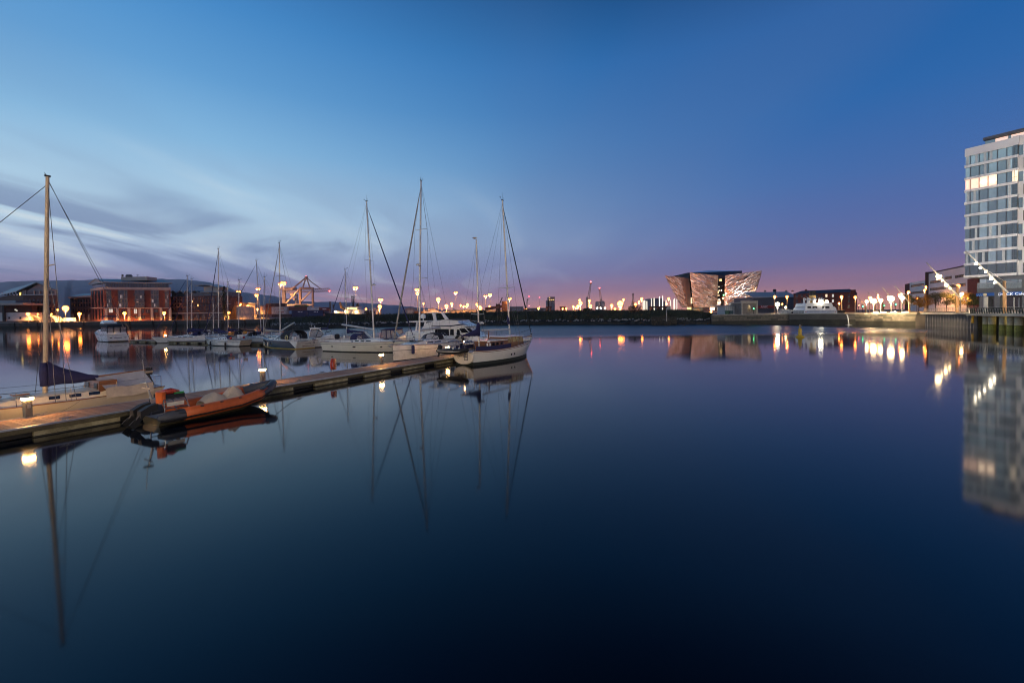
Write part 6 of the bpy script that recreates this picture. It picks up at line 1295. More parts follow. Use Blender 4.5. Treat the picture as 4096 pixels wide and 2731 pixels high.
mb = MB(); r = [P(2750,1091,440), P(2835,1081,470), P(2968,1083,452), P(2968,1093,452), P(2895,1104,446), P(2758,1102,440)]; mb.extr(r, (0, 40, 0)); part(t, 'glass_roof', mb, M_DKGLASS, w=True)
for x, y, w_, h_, m_ in ((2879,1116,8,8,E_WINY),(2875,1145,3,4,E_WIN),(2884,1158,4,6,E_WIN),(2875,1160,5,5,E_WIN),(2872,1166,2,8,E_WINY),(2871,1196,10,4,E_WINW),(2870,1204,14,9,E_WIN),(2870,1215,12,4,E_WINW),(2871,1180,8,3,E_WIN),(2762,1160,4,14,M_GLASSB),(2764,1190,5,24,E_WIN)): pxb(t, 'lit_window', x, y, x+w_, y+h_, 436 if x > 2850 else 449, .5, m_)
for x0, x1 in ((2843, 2858), (2872, 2886)): pxb(t, 'entrance_glow', x0, 1229, x1, 1240, 433, 2, emit('entrance_glow', (1,.78,.45), 2.5))
for a, c_ in (((2818,1226),(2853,1164)), ((2902,1205),(2913,1185)), ((2975,1205),(2992,1180))): mb = MB(); mb.tube([P(*a, 405), P(*c_, 405)], .3, 5); part(t, 'leaning_pole', mb, M_STEEL, w=True)
for a, b_ in (((2830,1182),(2842,1192)), ((2848,1180),(2861,1190))): mb = MB(); mb.extr([P(a[0],a[1],419), P(b_[0],b_[1]-4,420), P(b_[0],b_[1],420), P(a[0]+2,a[1]+5,419)], (0,-1.5,0)); part(t, 'vent_slot', mb, M_BLACK, w=True)
mb = MB(); mb.extr([P(2972,1116,409), P(2990,1106,408), P(2987,1111,408), P(2977,1118,409)], (0,-1.2,0)); part(t, 'vent_slot', mb, M_BLACK, w=True)
# floodlights on the wings; the cool white one is added to whiten the right
for px, py, d, s_, lc, lab in ((2790,1238,395,4000,(1,.22,.02),'low orange floodlight before the centre wing'), (2845,1238,395,3400,(1,.22,.02),'second low orange floodlight before the centre wing'), (2690,1238,396,4200,(1,.78,.68),'low pinkish floodlight before the left wing'), (2950,1238,388,4400,(.92,.93,1),'low cool white floodlight left of the right wing'), (3022,1238,392,1900,(1,.36,.08),'low orange floodlight right of the right wing')):
    q = P(px, 1246, d); f = thing('floodlight', lab, 'floodlight', (q.x, q.y, QZ-.05), 0, 'floodlights at the museum foot'); mb = MB(); mb.box((0, 0, .45), (1.6, .3, .9)); part(f, 'housing', mb, M_BLACK); mb = MB(); mb.box((0, .28, .75), (1.5, .2, .7)); part(f, 'lens', mb, bulb_mat(lc, s_))
    mb = MB(); mb.box((0, -.1, .06), (1.8, .8, .1)); part(f, 'foot', mb, M_BLACK)
for px, py, d, r_, lab in ((2892,1193,380,.75,'orange street lamp in front of the museum centre'), (2883,1229,400,.5,'small pale lamp at the museum entrance')): lamp(lab, px, py, d, r_, SOD if r_ > .6 else WARM, 190, style='globe')
t = at('glowing_kiosk', 'square yellow glowing kiosk at the foot of the museum', 'kiosk', 2759, 180); pxb(t, 'wall', 2753, 1229, 2765, 1239, 180, 1.2, emit('kiosk_glow', (1,.72,.2), 2.0)); pxb(t, 'frame', 2752, 1228, 2766, 1229, 179.8, 1.6, M_BLACK); pxb(t, 'stand', 2756, 1239, 2762, 1252, 180.2, .8, M_BLACK)
# timber jetty, navigation pile
t = at('timber_jetty', 'dark timber jetty wall below the museum', 'jetty', 2660, 146, z=0)
for k in range(13): x = 2606+k*8; pxb(t, 'pile', x, 1267, x+4.5, 1306, 146, .4, mat('wet_timber', (.05,.042,.03), .8, var=.4))
for y in (1269, 1282, 1292): pxb(t, 'waling', 2604, y, 2706, y+3, 145.7, .3, mat('wet_timber', (.05,.042,.03)))
t = thing('mooring_pile', 'lone pale mooring pile standing in the water below the lit posts', 'pile', (*XD(2666, 143), -.3)); hz = zat(2666, 1232, 143)
mb = MB(); mb.lathe([(.2, 0), (.2, 1.6)], 10); part(t, 'wet_foot', mb, M_WEED); mb = MB(); mb.lathe([(.19, 1.6), (.18, hz+.2), (.05, hz+.35)], 10); part(t, 'shaft', mb, mat('pale_timber', (.35,.32,.28), .8, var=.2))
# ------------------------------------------------------------------ pump house quay
t = at('flat_roof_store', 'low white flat-roofed store beside the crenellated pump house', 'building', 2932, 152); pxb(t, 'wall', 2901, 1224, 2964, 1257, 153, 6, mat('white_store_wall', (.45,.44,.43), .8, var=.15)); pxb(t, 'roof', 2899, 1221, 2966, 1224.5, 152.4, 7, M_ROOF); pxb(t, 'door', 2953, 1233, 2963, 1256, 152.8, .3, M_NAVY)
for k in range(6): pxb(t, 'cladding_rib', 2905+k*8, 1226, 2906+k*8, 1256, 152.9, .15, M_ROOF)
for x, lab, m_ in ((2902, 'dark green wheeled bin against the white store', mat('bin_green', (.02,.09,.05), .5)), (2917, 'blue-green wheeled bin next to the green one', mat('bin_teal', (.02,.07,.08), .5))):
    b_ = at('wheeled_bin', lab, 'bin', x+6, 150.5); q = WM[b_].translation; mb = MB(); mb.hexa([(-.5,-.4,.1),(.5,-.4,.1),(.5,.4,.1),(-.5,.4,.1),(-.6,-.5,1.2),(.6,-.5,1.2),(.6,.5,1.2),(-.6,.5,1.2)]); part(b_, 'body', mb, m_); mb = MB(); mb.extr([(-.63,-.53,1.2),(.63,-.53,1.2),(.63,0,1.36),(-.63,0,1.36)], (0,.5,0)); part(b_, 'lid', mb, m_)
    for sx_ in (-.45, .45): mb = MB(); mb.tube([(sx_,-.35,.1), (sx_,-.25,.1)], .1, 8); part(b_, 'wheel', mb, M_BLACK)
t = at('pump_house', 'small crenellated stone pump house on the quay before the museum', 'building', 2998, 149); M_PSTONE = mat('rubble_stone', (.22,.18,.15), .85, var=.35, scale=1.2, bump=.6, bscale=4); M_QUOIN = mat('quoin_stone', (.42,.37,.30), .8, var=.15)
pxb(t, 'wall', 2968, 1212, 3030, 1257, 148.5, 8, M_PSTONE); pxb(t, 'parapet', 2966, 1207, 3032, 1212.5, 148.2, 8.6, M_QUOIN)
for k in range(8): pxb(t, 'merlon', 2966+k*8.6, 1203, 2971.5+k*8.6, 1207.2, 148.2, .8, M_QUOIN)
for x in (2967, 3025):
    for k in range(8): w_ = 6 if k % 2 else 4; pxb(t, 'quoin', x-.5 if x < 3000 else x+6-w_, 1213+k*5.5, (x-.5+w_) if x < 3000 else x+6, 1218+k*5.5, 148.3, .5, M_QUOIN)
q0, q1 = P(2990,1244,148.3), P(3001,1244,148.3); zt = zat(2995, 1228, 148.3); xc, hw = (q0.x+q1.x)/2, (q1.x-q0.x)/2
arch = lambda k, zb: [(xc-hw*k, 148.3, zb), (xc+hw*k, 148.3, zb)] + [(xc+hw*k*math.cos(a_), 148.3, zt+hw*k*1.2*math.sin(a_)) for a_ in [j*math.pi/8 for j in range(9)]]
mb = MB(); mb.extr(arch(1.35, q0.z-.2), (0, .3, 0)); part(t, 'window_surround', mb, M_QUOIN, w=True); mb = MB(); mb.extr([(x, y-.08, z) for x, y, z in arch(1, q0.z)], (0, .1, 0)); part(t, 'arched_window', mb, M_DARKW, w=True)
# big shed with the red banner
t = at('drawing_shed', 'long shed with a pale roof and a red lettered banner', 'shed', 3095, 235); pxb(t, 'wall', 3012, 1187, 3186, 1262, 236, 20, mat('shed_slate', (.10,.10,.115), .7)); 
mb = MB(); a, b_ = P(3008,1188,235), P(3190,1185,235); mb.add([a, b_, b_+Vector((0,9,3.0)), a+Vector((0,9,3.0)), a-Vector((0,0,.5)), b_-Vector((0,0,.5))], [(0,1,2,3), (4,5,1,0)]); part(t, 'roof', mb, mat('pale_roof_sheet', (.42,.40,.40), .55, var=.08), w=True)
for x in (3060, 3145, 3170): mb = MB(); mb.lathe([(.6,0),(.6,.6),(.2,.9)], 8, P(x, 1167, 244)); part(t, 'roof_vent', mb, M_POLE, w=True)
pxb(t, 'banner', 3034, 1222, 3098, 1233, 235.4, .3, mat('banner_red', (.30,.03,.03), .6)); q = P(3062, 1227.5, 235.2); text(t, 'banner_lettering', 'ANIC', 1.75, Matrix(((1,0,0,q.x-.6),(0,0,-1,q.y),(0,1,0,q.z),(0,0,0,1))), mat('banner_white', (.8,.8,.8), .6))
mb = MB(); mb.tube([P(3101,1186,234), P(3101,1160,234)], .25, 5); part(t, 'mast', mb, M_POLE, w=True); pxb(t, 'mast_box', 3097, 1157, 3105, 1167, 233.6, 1.2, M_BLACK)
# brick warehouse
t = at('brick_warehouse', 'three-storey red brick warehouse with a dark slate roof behind the steamer', 'building', 3300, 205); F = Facade(XD(3174, 214), XD(3419, 198)); zf_ = lambda py: F.z(3300, py)
mb = MB(); F.fb(mb, 0, F.L, QZ-.05, zf_(1172), -16, 0); part(t, 'wall', mb, M_BRICK, w=True)
e = [F.pt(-.5, zf_(1172), .5), F.pt(F.L+.2, zf_(1172), .5), F.pt(F.L+.2, zf_(1172), -16.5), F.pt(-.5, zf_(1172), -16.5)]; h0, h1 = F.pt(F.L*.10, zf_(1157), -8), F.pt(F.L*.90, zf_(1157), -8)
mb = MB(); mb.add(e+[h0, h1], [(0,1,5,4), (1,2,5), (2,3,4,5), (3,0,4)]); part(t, 'roof', mb, mat('dark_slate', (.045,.045,.055), .6, var=.2), w=True)
mb = MB(); F.fb(mb, F.L-1.5, F.L+.25, zf_(1172), zf_(1163), -4, .3); F.fb(mb, F.L*.16, F.L*.19, zf_(1158), zf_(1152), -9, -7); part(t, 'chimney', mb, M_BRICK, w=True)
mb = MB(); F.fb(mb, -.1, F.L+.1, zf_(1193), zf_(1191), -.1, .3); part(t, 'string_course', mb, M_BRICK2, w=True)
for r_, y in enumerate((1177, 1198, 1220)):
    for k, x in enumerate((3184, 3204, 3224, 3263, 3283, 3302, 3328, 3363, 3392)):
        lit = (r_, k) in ((0,5), (1,5), (1,6), (0,6)); o = part(t, 'window', F.px(MB(), x, y, x+7.5, y+11, -.1, .12), (E_WIN if k == 5 else E_WINW) if lit else (M_GLASSB if (k+r_) % 3 == 0 else M_DARKW), w=True)
        part(o, 'sill', F.px(MB(), x-1, y+11, x+8.5, y+12, .0, .3), M_COPE, w=True)
# ------------------------------------------------------------------ white steamer in the dock
t = at('steamship', 'small white steamer with a buff and black funnel in the dry dock', 'ship', 3255, 150, z=.5); d = 150; M_SHIP = mat('ship_white_paint', (.78,.77,.76), .45, var=.05, scale=.4); M_BUFF = mat('funnel_buff', (.60,.38,.13), .5)
def sb(nm, pts, y0, y1, m_, par=None):
    q = [P(px, py, d) for px, py in pts]; mb = MB(); mb.extr([Vector((p.x, d+y0, p.z)) for p in q], (0, y1-y0, 0)); return part(par or t, nm, mb, m_, w=True)
sb('hull', [(3150,1240),(3196,1243),(3320,1243),(3350,1240),(3344,1275),(3160,1275)], -3.6, 3.6, M_BOOT)
dk = sb('deckhouse', [(3192,1244),(3198,1232),(3204,1227),(3312,1227),(3319,1233),(3320,1244)], -3, 3, M_SHIP); up = sb('boat_deck', [(3200,1227),(3203,1216),(3206,1213),(3304,1211),(3307,1217),(3311,1227)], -2.6, 2.6, M_SHIP)
for x0, x1 in ((3206,3220), (3226,3244), (3264,3272), (3276,3292)): sb('promenade_opening', [(x0,1233),(x0,1225.5),(x1,1225.5),(x1,1233)], -3.06, -3.0, M_BLKC, dk)
for x in (3222, 3260, 3298): mb = MB(); q = P(x, 1238, d-3.1); mb.lathe([(.4,-1.2),(.45,.2),(.2,.6)], 8, q); part(t, 'davit_post', mb, M_SHIP, w=True)
for x in (3216, 3231, 3236, 3253, 3258, 3277, 3287):
    h = 15 if x != 3236 else 13; mb = MB(); q = P(x, 1213, d-1.2); q2 = P(x, 1213-h, d-1.2); mb.tube([q, q2], .26, 8); mb.tube([q2-Vector((0,0,.15)), q2+Vector((.1,-.35,.25))], [.3,.58], 9); part(t, 'ventilator_cowl', mb, M_SHIP, 50, w=True)
mb = MB(); q = P(3250, 1226, d); h = zat(3250,1164,d)-q.z; r_ = (P(3262,1190,d).x-P(3238,1190,d).x)/2
mb.lathe([(r_, 0), (r_*.97, h*.72)], 16, q); part(t, 'funnel', mb, M_BUFF, 40, w=True); mb = MB(); mb.lathe([(r_*.985, h*.72), (r_*.96, h), (r_*.8, h), (r_*.75, h*.8)], 16, q); part(t, 'funnel_top', mb, M_BLACK, 40, w=True)
for a, b_ in (((3240,1185),(3205,1215)), ((3261,1185),(3300,1213)), ((3256,1190),(3282,1212))): mb = MB(); mb.tube([P(*a, d-.5), P(*b_, d-.5)], .05, 4); part(t, 'funnel_stay', mb, M_WIRE, w=True)
for x in (3279, 3288): mb = MB(); mb.sphere(P(x, 1206, d-3), .3); part(t, 'deck_lamp', mb, bulb_mat(COOL, 60), w=True)  # lamps added to brighten the funnel
mb = MB(); mb.extr([P(3127,1236,146), P(3192,1243,146), P(3192,1246,146), P(3127,1239,146)], (0, 1.4, 0)); part(t, 'gangway', mb, M_SHIP, w=True)
t = thing('quay_fence', 'wire fence panels on the dock wall left of the white banner', 'fence', (*FQ2.pt(1, QZ)[:2], QZ))
for k in range(10):
    x = 3116+k*10.6; ff = FQ2 if x > 3160 else FQ1; u = ff.u(x); mb = MB(); a = ff.pt(u, QZ, -.6); mb.tube([a, a+Vector((0,0,1.1))], .05, 5); part(t, 'post', mb, M_STEEL, w=True)
    if k < 9:
        u2 = ff.u(x+10.4); mb = MB(); ff.fb(mb, u+.06, u2-.06, QZ+.15, QZ+1.0, -.62, -.59); part(t, 'mesh_panel', mb, mat('pale_mesh', (.45,.46,.47), .6, alpha=.6), w=True)
t = thing('ship_banner', 'long white banner with lettering on the dock wall below the steamer', 'banner', (*FQ2.pt(FQ2.u(3280), QZ)[:2], QZ)); u0, u1 = FQ2.u(3213), FQ2.u(3345)
mb = MB(); FQ2.fb(mb, u0, u1, QZ+.08, QZ+.92, -.5, -.46); part(t, 'cloth', mb, mat('banner_cloth', (.62,.61,.62), .7, var=.05), w=True); text(t, 'banner_lettering', 'SS NOMADIC NOW OPEN!', .62, FQ2.M((u0+u1)/2, QZ+.56, -.44), mat('banner_navy', (.06,.07,.16), .6), .2)
for u in (u0+.45, u1-.45): mb = MB(); mb.extr([FQ2.pt(u-.25, QZ+.35, -.45), FQ2.pt(u+.3, QZ+.4, -.45), FQ2.pt(u+.25, QZ+.72, -.45)], FQ2.n.to_3d()*.02); part(t, 'banner_emblem', mb, M_RED, w=True)
for k in range(6): mb = MB(); a = FQ2.pt(u0+(u1-u0)*k/5, QZ, -.55); mb.tube([a, a+Vector((0,0,1.0))], .05, 5); part(t, 'post', mb, M_STEEL, w=True)
# water pouring from the dock wall
q = P(3389, 1258, 125.3); t = thing('water_spout', 'jet of water pouring from the dock wall into the basin', 'water jet', (q.x, FQ2.pt(FQ2.u(3389), 0, .2).y, 0)); zs = q.z
mb = MB(); mb.tube([(0, .1, zs), (.05, -.2, zs-.25), (.1, -.45, zs*.5), (.14, -.6, 0)], [.1, .14, .11, .16], 8); part(t, 'stream', mb, mat('falling_water', (.7,.75,.8), .2, var=.1, alpha=.75), True)
mb = MB(); mb.lathe([(.9, .01), (.45, .04), (.1, .1)], 12, (.14, -.6, 0)); part(t, 'splash', mb, mat('falling_water', (.7,.75,.8)), True)
# yellow marker buoy
t = thing('marker_buoy', 'yellow conical marker buoy floating on the open water', 'buoy', wl(3200, 1349)); M_YEL = mat('buoy_yellow', (.62,.36,.02), .45, var=.12, scale=2)
mb = MB(); mb.lathe([(.3,-.5),(.68,-.1),(.70,.02),(.62,.1),(.33,.34)], 16); part(t, 'float', mb, M_YEL, 40); mb = MB(); mb.lathe([(.28,.33),(.26,1.35),(.2,1.42)], 12); part(t, 'tower', mb, M_YEL, 40)
mb = MB(); mb.tube([(.0,0,1.4),(.0,0,2.05)], .03, 5)
for a_ in (.8, 2.4, 4.0, 5.5): mb.bar((0.17*math.cos(a_),.17*math.sin(a_),1.4), (-.17*math.cos(a_),-.17*math.sin(a_),1.9), .05)
part(t, 'topmark', mb, M_YEL); mb = MB(); mb.lathe([(.08,1.9),(.1,2.02),(.03,2.1)], 8); part(t, 'lantern', mb, M_STEEL)
# ------------------------------------------------------------------ promenade lamps on the right
for px, py, d, r_, c_, s_, st, lab in ((3110,1217,158,.62,COOL,200,'globe','bright white lamp on the quay right of the pump house'), (3099,1187,175,.42,SOD,120,'globe','left orange lamp above the bright white quay lamp'), (3148,1187,175,.42,SOD,120,'globe','right orange lamp above the bright white quay lamp'), (3142,1229,160,.32,WARM,120,'globe','small pale lamp left of the steamer gangway'), (3129,1215,170,.2,SOD,100,'globe','tiny orange lamp behind the white quay lamp'),
        (3366,1187,165,.42,SOD,160,'globe','orange lamp in front of the brick warehouse right half'), (3356,1213,170,.3,SOD,130,'globe','low orange lamp in front of the brick warehouse'), (3421,1189,160,.40,SOD,130,'globe','orange lamp at the right corner of the warehouse'), (3307,1207,172,.55,WARM,120,'globe','pale lamp glowing behind the steamer funnel'),
        (3467,1206,125,.36,WARM,190,'globe','first white promenade lamp from the warehouse'), (3494,1204,119,.62,WARM,250,'globe','second, very bright white promenade lamp from the warehouse'), (3523,1201,118,.42,WARM,210,'globe','third white promenade lamp from the warehouse'), (3564,1195,114,.64,WARM,260,'globe','fourth, very bright white promenade lamp from the warehouse'), (3609,1191,112.5,.44,WARM,210,'globe','fifth white promenade lamp, last before the sheet piling'),
        (3597,1178,150,.3,SOD,120,'globe','small orange lamp above the fifth promenade lamp'), (3512,1188,150,.28,SOD,120,'globe','small orange lamp above the third promenade lamp'), (3479,1191,150,.32,SOD,130,'globe','small orange lamp above the second promenade lamp'),
        (3634,1168,160,.36,SOD,130,'globe','orange street lamp at the left end of the white offices'), (3699,1160,160,.32,SOD,130,'globe','left orange street lamp before the white offices'), (3704,1147,165,.28,SOD,120,'globe','upper orange street lamp before the white offices'), (3833,1143,130,.40,SOD,140,'globe','orange street lamp on a post before the white offices'), (3842,1176,128,.36,WARM,150,'arm','white street lamp with an arm near the trees'), (3872,1190,132,.2,SOD,110,'globe','small orange lamp among the trees'), (3668,1193,150,.22,SOD,110,'globe','small orange lamp left of the trees')):
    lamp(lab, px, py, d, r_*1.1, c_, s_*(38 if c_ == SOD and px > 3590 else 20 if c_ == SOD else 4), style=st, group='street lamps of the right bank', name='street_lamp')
for px, py, d, c_, lab in ((3450,1225,140,(.05,1,.35),'green traffic light left of the promenade lamps'), (3536,1223,140,(.05,1,.35),'green traffic light between the promenade lamps'), (3582,1218,140,(.05,1,.35),'green traffic light by the fourth promenade lamp'), (3434,1222,150,(1,.08,.06),'red traffic light by the warehouse corner'), (2894,1180,395,(.1,1,.35),'green light on the museum glass'), (3014,1234,147.9,(.1,1,.3),'small green light on the pump house wall'), (2061,1249,230,(.1,1,.3),'small green light at the ketch bow')):
    q = P(px, py, d); z0 = QZ-.05; t = thing('signal_light', lab, 'traffic light', (q.x, q.y, z0), 0, 'signal lights'); h = q.z-z0; sc_ = d/140
    mb = MB(); mb.tube([(0,.1,0), (0,.1,h+.5)], .09, 6); part(t, 'pole', mb, M_BLACK); mb = MB(); mb.box((0, .05, h), (.4*sc_, .2, 1.1*sc_)); part(t, 'housing', mb, M_BLACK); mb = MB(); mb.sphere((0, -.1, h), .2*sc_, 8, 5); part(t, 'lens', mb, emit('signal_%d' % int(c_[0]*10+c_[2]*100), c_, 7))
# leaning light masts
M_TIMB = mat('oiled_timber_post', (.28,.15,.06), .6, var=.25, scale=1.5, stretch=(3,3,.6)); M_LMAST = mat('painted_mast_steel', (.55,.52,.46), .4, .4)
def leaning(label, base, top, low, high, d, spots, r_, s_, w_=.12, stays=True):
    q = P(*base, d); t = thing('leaning_light_mast', label, 'light mast', (q.x, q.y, QZ-.05), 0, 'leaning light masts along the promenade')
    zt = P(*top, d); mb = MB(); mb.tube([(0,0,0), (zt.x-q.x, 0, zt.z-QZ+.05)], [w_*2.2, w_*1.7], 8); part(t, 'post', mb, M_TIMB)
    a, b_ = P(*low, d-.5), P(*high, d-.5); o = WM[t].translation; mb = MB(); mb.tube([a-o, b_-o], [w_*1.3, w_*.7], 8); part(t, 'inclined_boom', mb, M_LMAST)
    if stays: mb = MB(); mb.tube([Vector((zt.x-q.x, 0, zt.z-QZ)), a.lerp(b_, .6)-o], w_*.4, 5); part(t, 'tie_rod', mb, M_LMAST)
    for k, (x, y, f) in enumerate(spots):
        c = P(x, y, d-.9)-o; cc = WARM if x < 3850 else COOL; mb = MB(); mb.sphere(c, r_*f*.8, 9, 6, .7); sp_ = part(t, 'spotlight', mb, glow_mat(cc)); hooded(t, c.x, c.y, c.z-r_*f*1.1, r_*f, bulb_mat(cc, s_*4)); k_ = max(.2, min(.98, ((c+o)-a).dot(b_-a)/(b_-a).length_squared))
        mb = MB(); mb.tube([c, a.lerp(b_, k_)-o], w_*.4, 5); part(sp_, 'bracket', mb, M_LMAST)
leaning('nearest leaning light mast, before the white tower', (4019,1246), (4017,1123), (4030,1170), (3862,1004), 82, ((3905,1052,1.0),(3921,1071,.9),(3942,1087,.8),(3965,1112,1.3),(3980,1129,1.0)), .24, 260, .13)
leaning('second leaning light mast with the brightest star lamp', (3830,1242), (3829,1143), (3838,1190), (3706,1050), 97, ((3755,1105,2.3),(3769,1122,.8),(3785,1139,1.4),(3800,1153,.9)), .27, 200, .13)
leaning('third leaning light mast left of the trees', (3637,1243), (3636,1180), (3642,1216), (3580,1142), 112, ((3606,1176,.7),), .3, 90, .11)
leaning('fourth leaning light mast behind the fourth promenade lamp', (3566,1244), (3565,1195), (3562,1186), (3529,1150), 124, ((3552,1187,.9),), .3, 90, .1)
leaning('fifth leaning light mast behind the third promenade lamp', (3531,1244), (3530,1200), (3522,1188), (3499,1161), 134, ((3512,1180,.7),), .3, 90, .1)
leaning('sixth leaning light mast behind the second promenade lamp', (3500,1244), (3499,1203), (3494,1196), (3470,1168), 143, ((3484,1190,.7),), .3, 90, .1)
leaning('farthest leaning light mast by the warehouse corner', (3462,1244), (3461,1226), (3460,1224), (3423,1179), 150, (), .3, 90, .1)
for i, (px, d) in enumerate(((3492,119.5), (3522,118), (3563,114.2), (3609,112.6))):
    q = XD(px, d); t = thing('bollard_base', ['white round base', 'second white round base', 'third white round base', 'fourth white round base'][i] + ' of a promenade lamp counted from the warehouse', 'lamp base', (q.x, q.y-.9, QZ)); mb = MB(); mb.lathe([(.75,0),(.7,.22),(.25,.4)], 14); part(t, 'dome', mb, M_WHITE, 40); mb = MB(); mb.lathe([(.8,0),(.8,.06)], 14); part(t, 'ring', mb, M_STEEL)
# ------------------------------------------------------------------ white offices
M_OFFW = mat('office_white_panel', (.74,.70,.67), .6, var=.06, scale=.3)
t = at('white_offices', 'long white office building with red brick ends behind the trees', 'building', 3750, 180); F = Facade(XD(3622, 212), XD(3716, 186)); F_b = Facade(XD(3714, 178), XD(3912, 140))
mb = MB(); F.fb(mb, F.u(3638), F.L, QZ-.05, F.z(3638, 1131), -12, 0); part(t, 'wall', mb, M_OFFW, w=True); mb = MB(); F.fb(mb, 0, F.u(3638), QZ-.05, F.z(3638, 1134), -12, .3); part(t, 'brick_end', mb, M_BRICK, w=True)
for y in (1140, 1168): 
    o = part(t, 'window_strip', F.px(MB(), 3645, y, 3696, y+9, -.1, .08), M_GLASSB, w=True)
    for k in range(7): u = F.u(3645)+(F.u(3696)-F.u(3645))*k/6; mb = MB(); F.fb(mb, u-.06, u+.06, F.z(3645, y+9), F.z(3645, y), .08, .16); part(o, 'mullion', mb, M_POLE, w=True)
mb = MB(); F_b.fb(mb, 0, F_b.u(3872), QZ-.05, F_b.z(3716, 1095), -12, 0); part(t, 'wall', mb, M_OFFW, w=True); mb = MB(); F_b.fb(mb, -1.2, 0, QZ-.05, F_b.z(3716, 1087), -12, .8); F_b.fb(mb, -1.2, F_b.u(3872), F_b.z(3716, 1095), F_b.z(3716, 1087), -10, -1.5); part(t, 'brick_slab', mb, M_BRICK2, w=True); mb = MB(); F_b.fb(mb, F_b.u(3872)+.02, F_b.L, QZ-.05, F_b.z(3872, 1117), -12, .2); part(t, 'brick_end', mb, M_BRICK, w=True)
for x0, x1, y in ((3722,3768,1124), (3780,3807,1108), (3822,3855,1102), (3722,3785,1152), (3796,3862,1140)):
    o = part(t, 'window_strip', F_b.px(MB(), x0, y, x1, y+11, -.1, .08), M_GLASSB, w=True)
    for k in range(6): u = F_b.u(x0)+(F_b.u(x1)-F_b.u(x0))*k/5; mb = MB(); F_b.fb(mb, u-.05, u+.05, F_b.z(x0, y+11), F_b.z(x0, y), .08, .16); part(o, 'mullion', mb, M_POLE, w=True)
# street trees
M_LEAFO = mat('autumn_leaf', (.42,.22,.03), .8, var=.45, scale=.8); M_LEAFG = mat('street_tree_leaf', (.07,.085,.025), .85, var=.45, scale=.8)  # orange leaf colour has the street lamplight put into it
for i, (px, d, y0, w_, m_, lab) in enumerate(((3638,150,1172,2.0,M_LEAFG,'dark tree left of the white office block'), (3675,142,1181,1.9,M_LEAFO,'small orange-leaved tree first from the left'), (3708,139,1172,2.3,M_LEAFO,'broad orange-leaved tree in front of the brick slab'), (3742,138,1163,2.2,M_LEAFG,'dark green tree right of the broad orange tree'), (3786,134,1163,2.4,M_LEAFG,'dark spreading tree under the second leaning mast'), (3822,131,1166,1.9,M_LEAFG,'olive tree behind the second leaning mast post'), (3868,128,1165,2.2,M_LEAFO,'orange-leaved tree before the red brick end'), (3895,126,1172,1.8,M_LEAFG,'small tree next to the cafe'))):
    q = XD(px, d); h = zat(px, y0, d)-QZ; g = random.Random(40+i); t = thing('street_tree', lab, 'tree', (q.x, q.y, QZ-.05))
    tr_ = MB(); tr_.tube([(0,0,0), (.05,0,h*.4), (0,.05,h*.75)], [.13,.1,.05], 6); part(t, 'trunk', tr_, mat('bark', (.05,.04,.03), .9))
    mb = MB(); lb = MB()
    for k in range(9):
        a_ = k*2.4; zc_ = h*(.38+.5*g.random()); rr = w_*.62*g.uniform(.4,1); c = (rr*math.cos(a_), rr*math.sin(a_), zc_); lb.tube([(0,0,h*.35+.3*k/9), c], [.05,.015], 4); leaf_cloud(mb, c, w_*.5, w_*.5, h*.14, 120, .15, g)
    leaf_cloud(mb, (0,0,h*.8), w_*.45, w_*.45, h*.18, 160, .15, g); part(t, 'limb', lb, mat('bark', (.05,.04,.03), .9)); part(t, 'crown', mb, m_)
# ------------------------------------------------------------------ promenade deck and sheet piling
M_PILE = mat('rusted_sheet_pile', (.13,.125,.13), .6, .3, var=.3, scale=.8, bump=.3, bscale=4); M_DECKL = mat('promenade_deck', (.46,.42,.36), .7, var=.12)
WF = Facade(XD(3664, 112), XD(3906, 91)); WF2 = Facade(XD(3906, 91), XD(4300, 68))
mb = MB(); WF.fb(mb, 0, WF.L, -1, QZ-.4, -3, -.25); WF2.fb(mb, -.3, WF2.L, -1, QZ-.5, -5, -3.2); sw = struct('sheet_pile_wall', mb, M_BLACK)
u = WF.u(3702); n = int((WF.L-u)/.62); me = MB().hexa([(-.31,.0,0),(.31,.0,0),(.31,.25,0),(-.31,.25,0),(-.31,.0,3.9),(.31,.0,3.9),(.31,.25,3.9),(-.31,.25,3.9)])
ang = math.atan2(WF.t.y, WF.t.x)
me1 = MB().add([(-.34,.2,0),(-.15,-.12,0),(.15,-.12,0),(.34,.2,0),(-.34,.2,4),(-.15,-.12,4),(.15,-.12,4),(.34,.2,4)], [(0,1,5,4),(1,2,6,5),(2,3,7,6)]).mesh('sheet_pile', M_PILE)
k = 0
while u < WF.L:
    p = WF.pt(u, 0, -.05); o = share(sw, 'sheet_pile', me1, (p.x, p.y, -1), (0, 0, ang)); u += 1.02; k += 1
mb = MB(); WF.fb(mb, WF.u(3664), WF.u(3702), -1, QZ-.3, -.24, .1); part(sw, 'corner_block', mb, mat('dark_brick_wall', (.045,.035,.03), .85))
mb = MB(); WF.fb(mb, WF.u(3893), WF.u(3898), 1.2, QZ-.3, .12, .3); part(sw, 'yellow_ladder', mb, M_YEL)
mb = MB(); WF.fb(mb, WF.u(3690), WF.L, QZ-.4, QZ, -4, .45); WF2.fb(mb, -.2, WF2.L, QZ-.55, QZ-.12, -8, 1.5); pd = struct('promenade', mb, M_DECKL)
mb = MB(); WF2.fb(mb, -.2, WF2.L, QZ-.62, QZ-.1, 1.51, 1.62); part(pd, 'deck_fascia', mb, mat('fascia_steel', (.16,.18,.19), .5, .3), w=False)
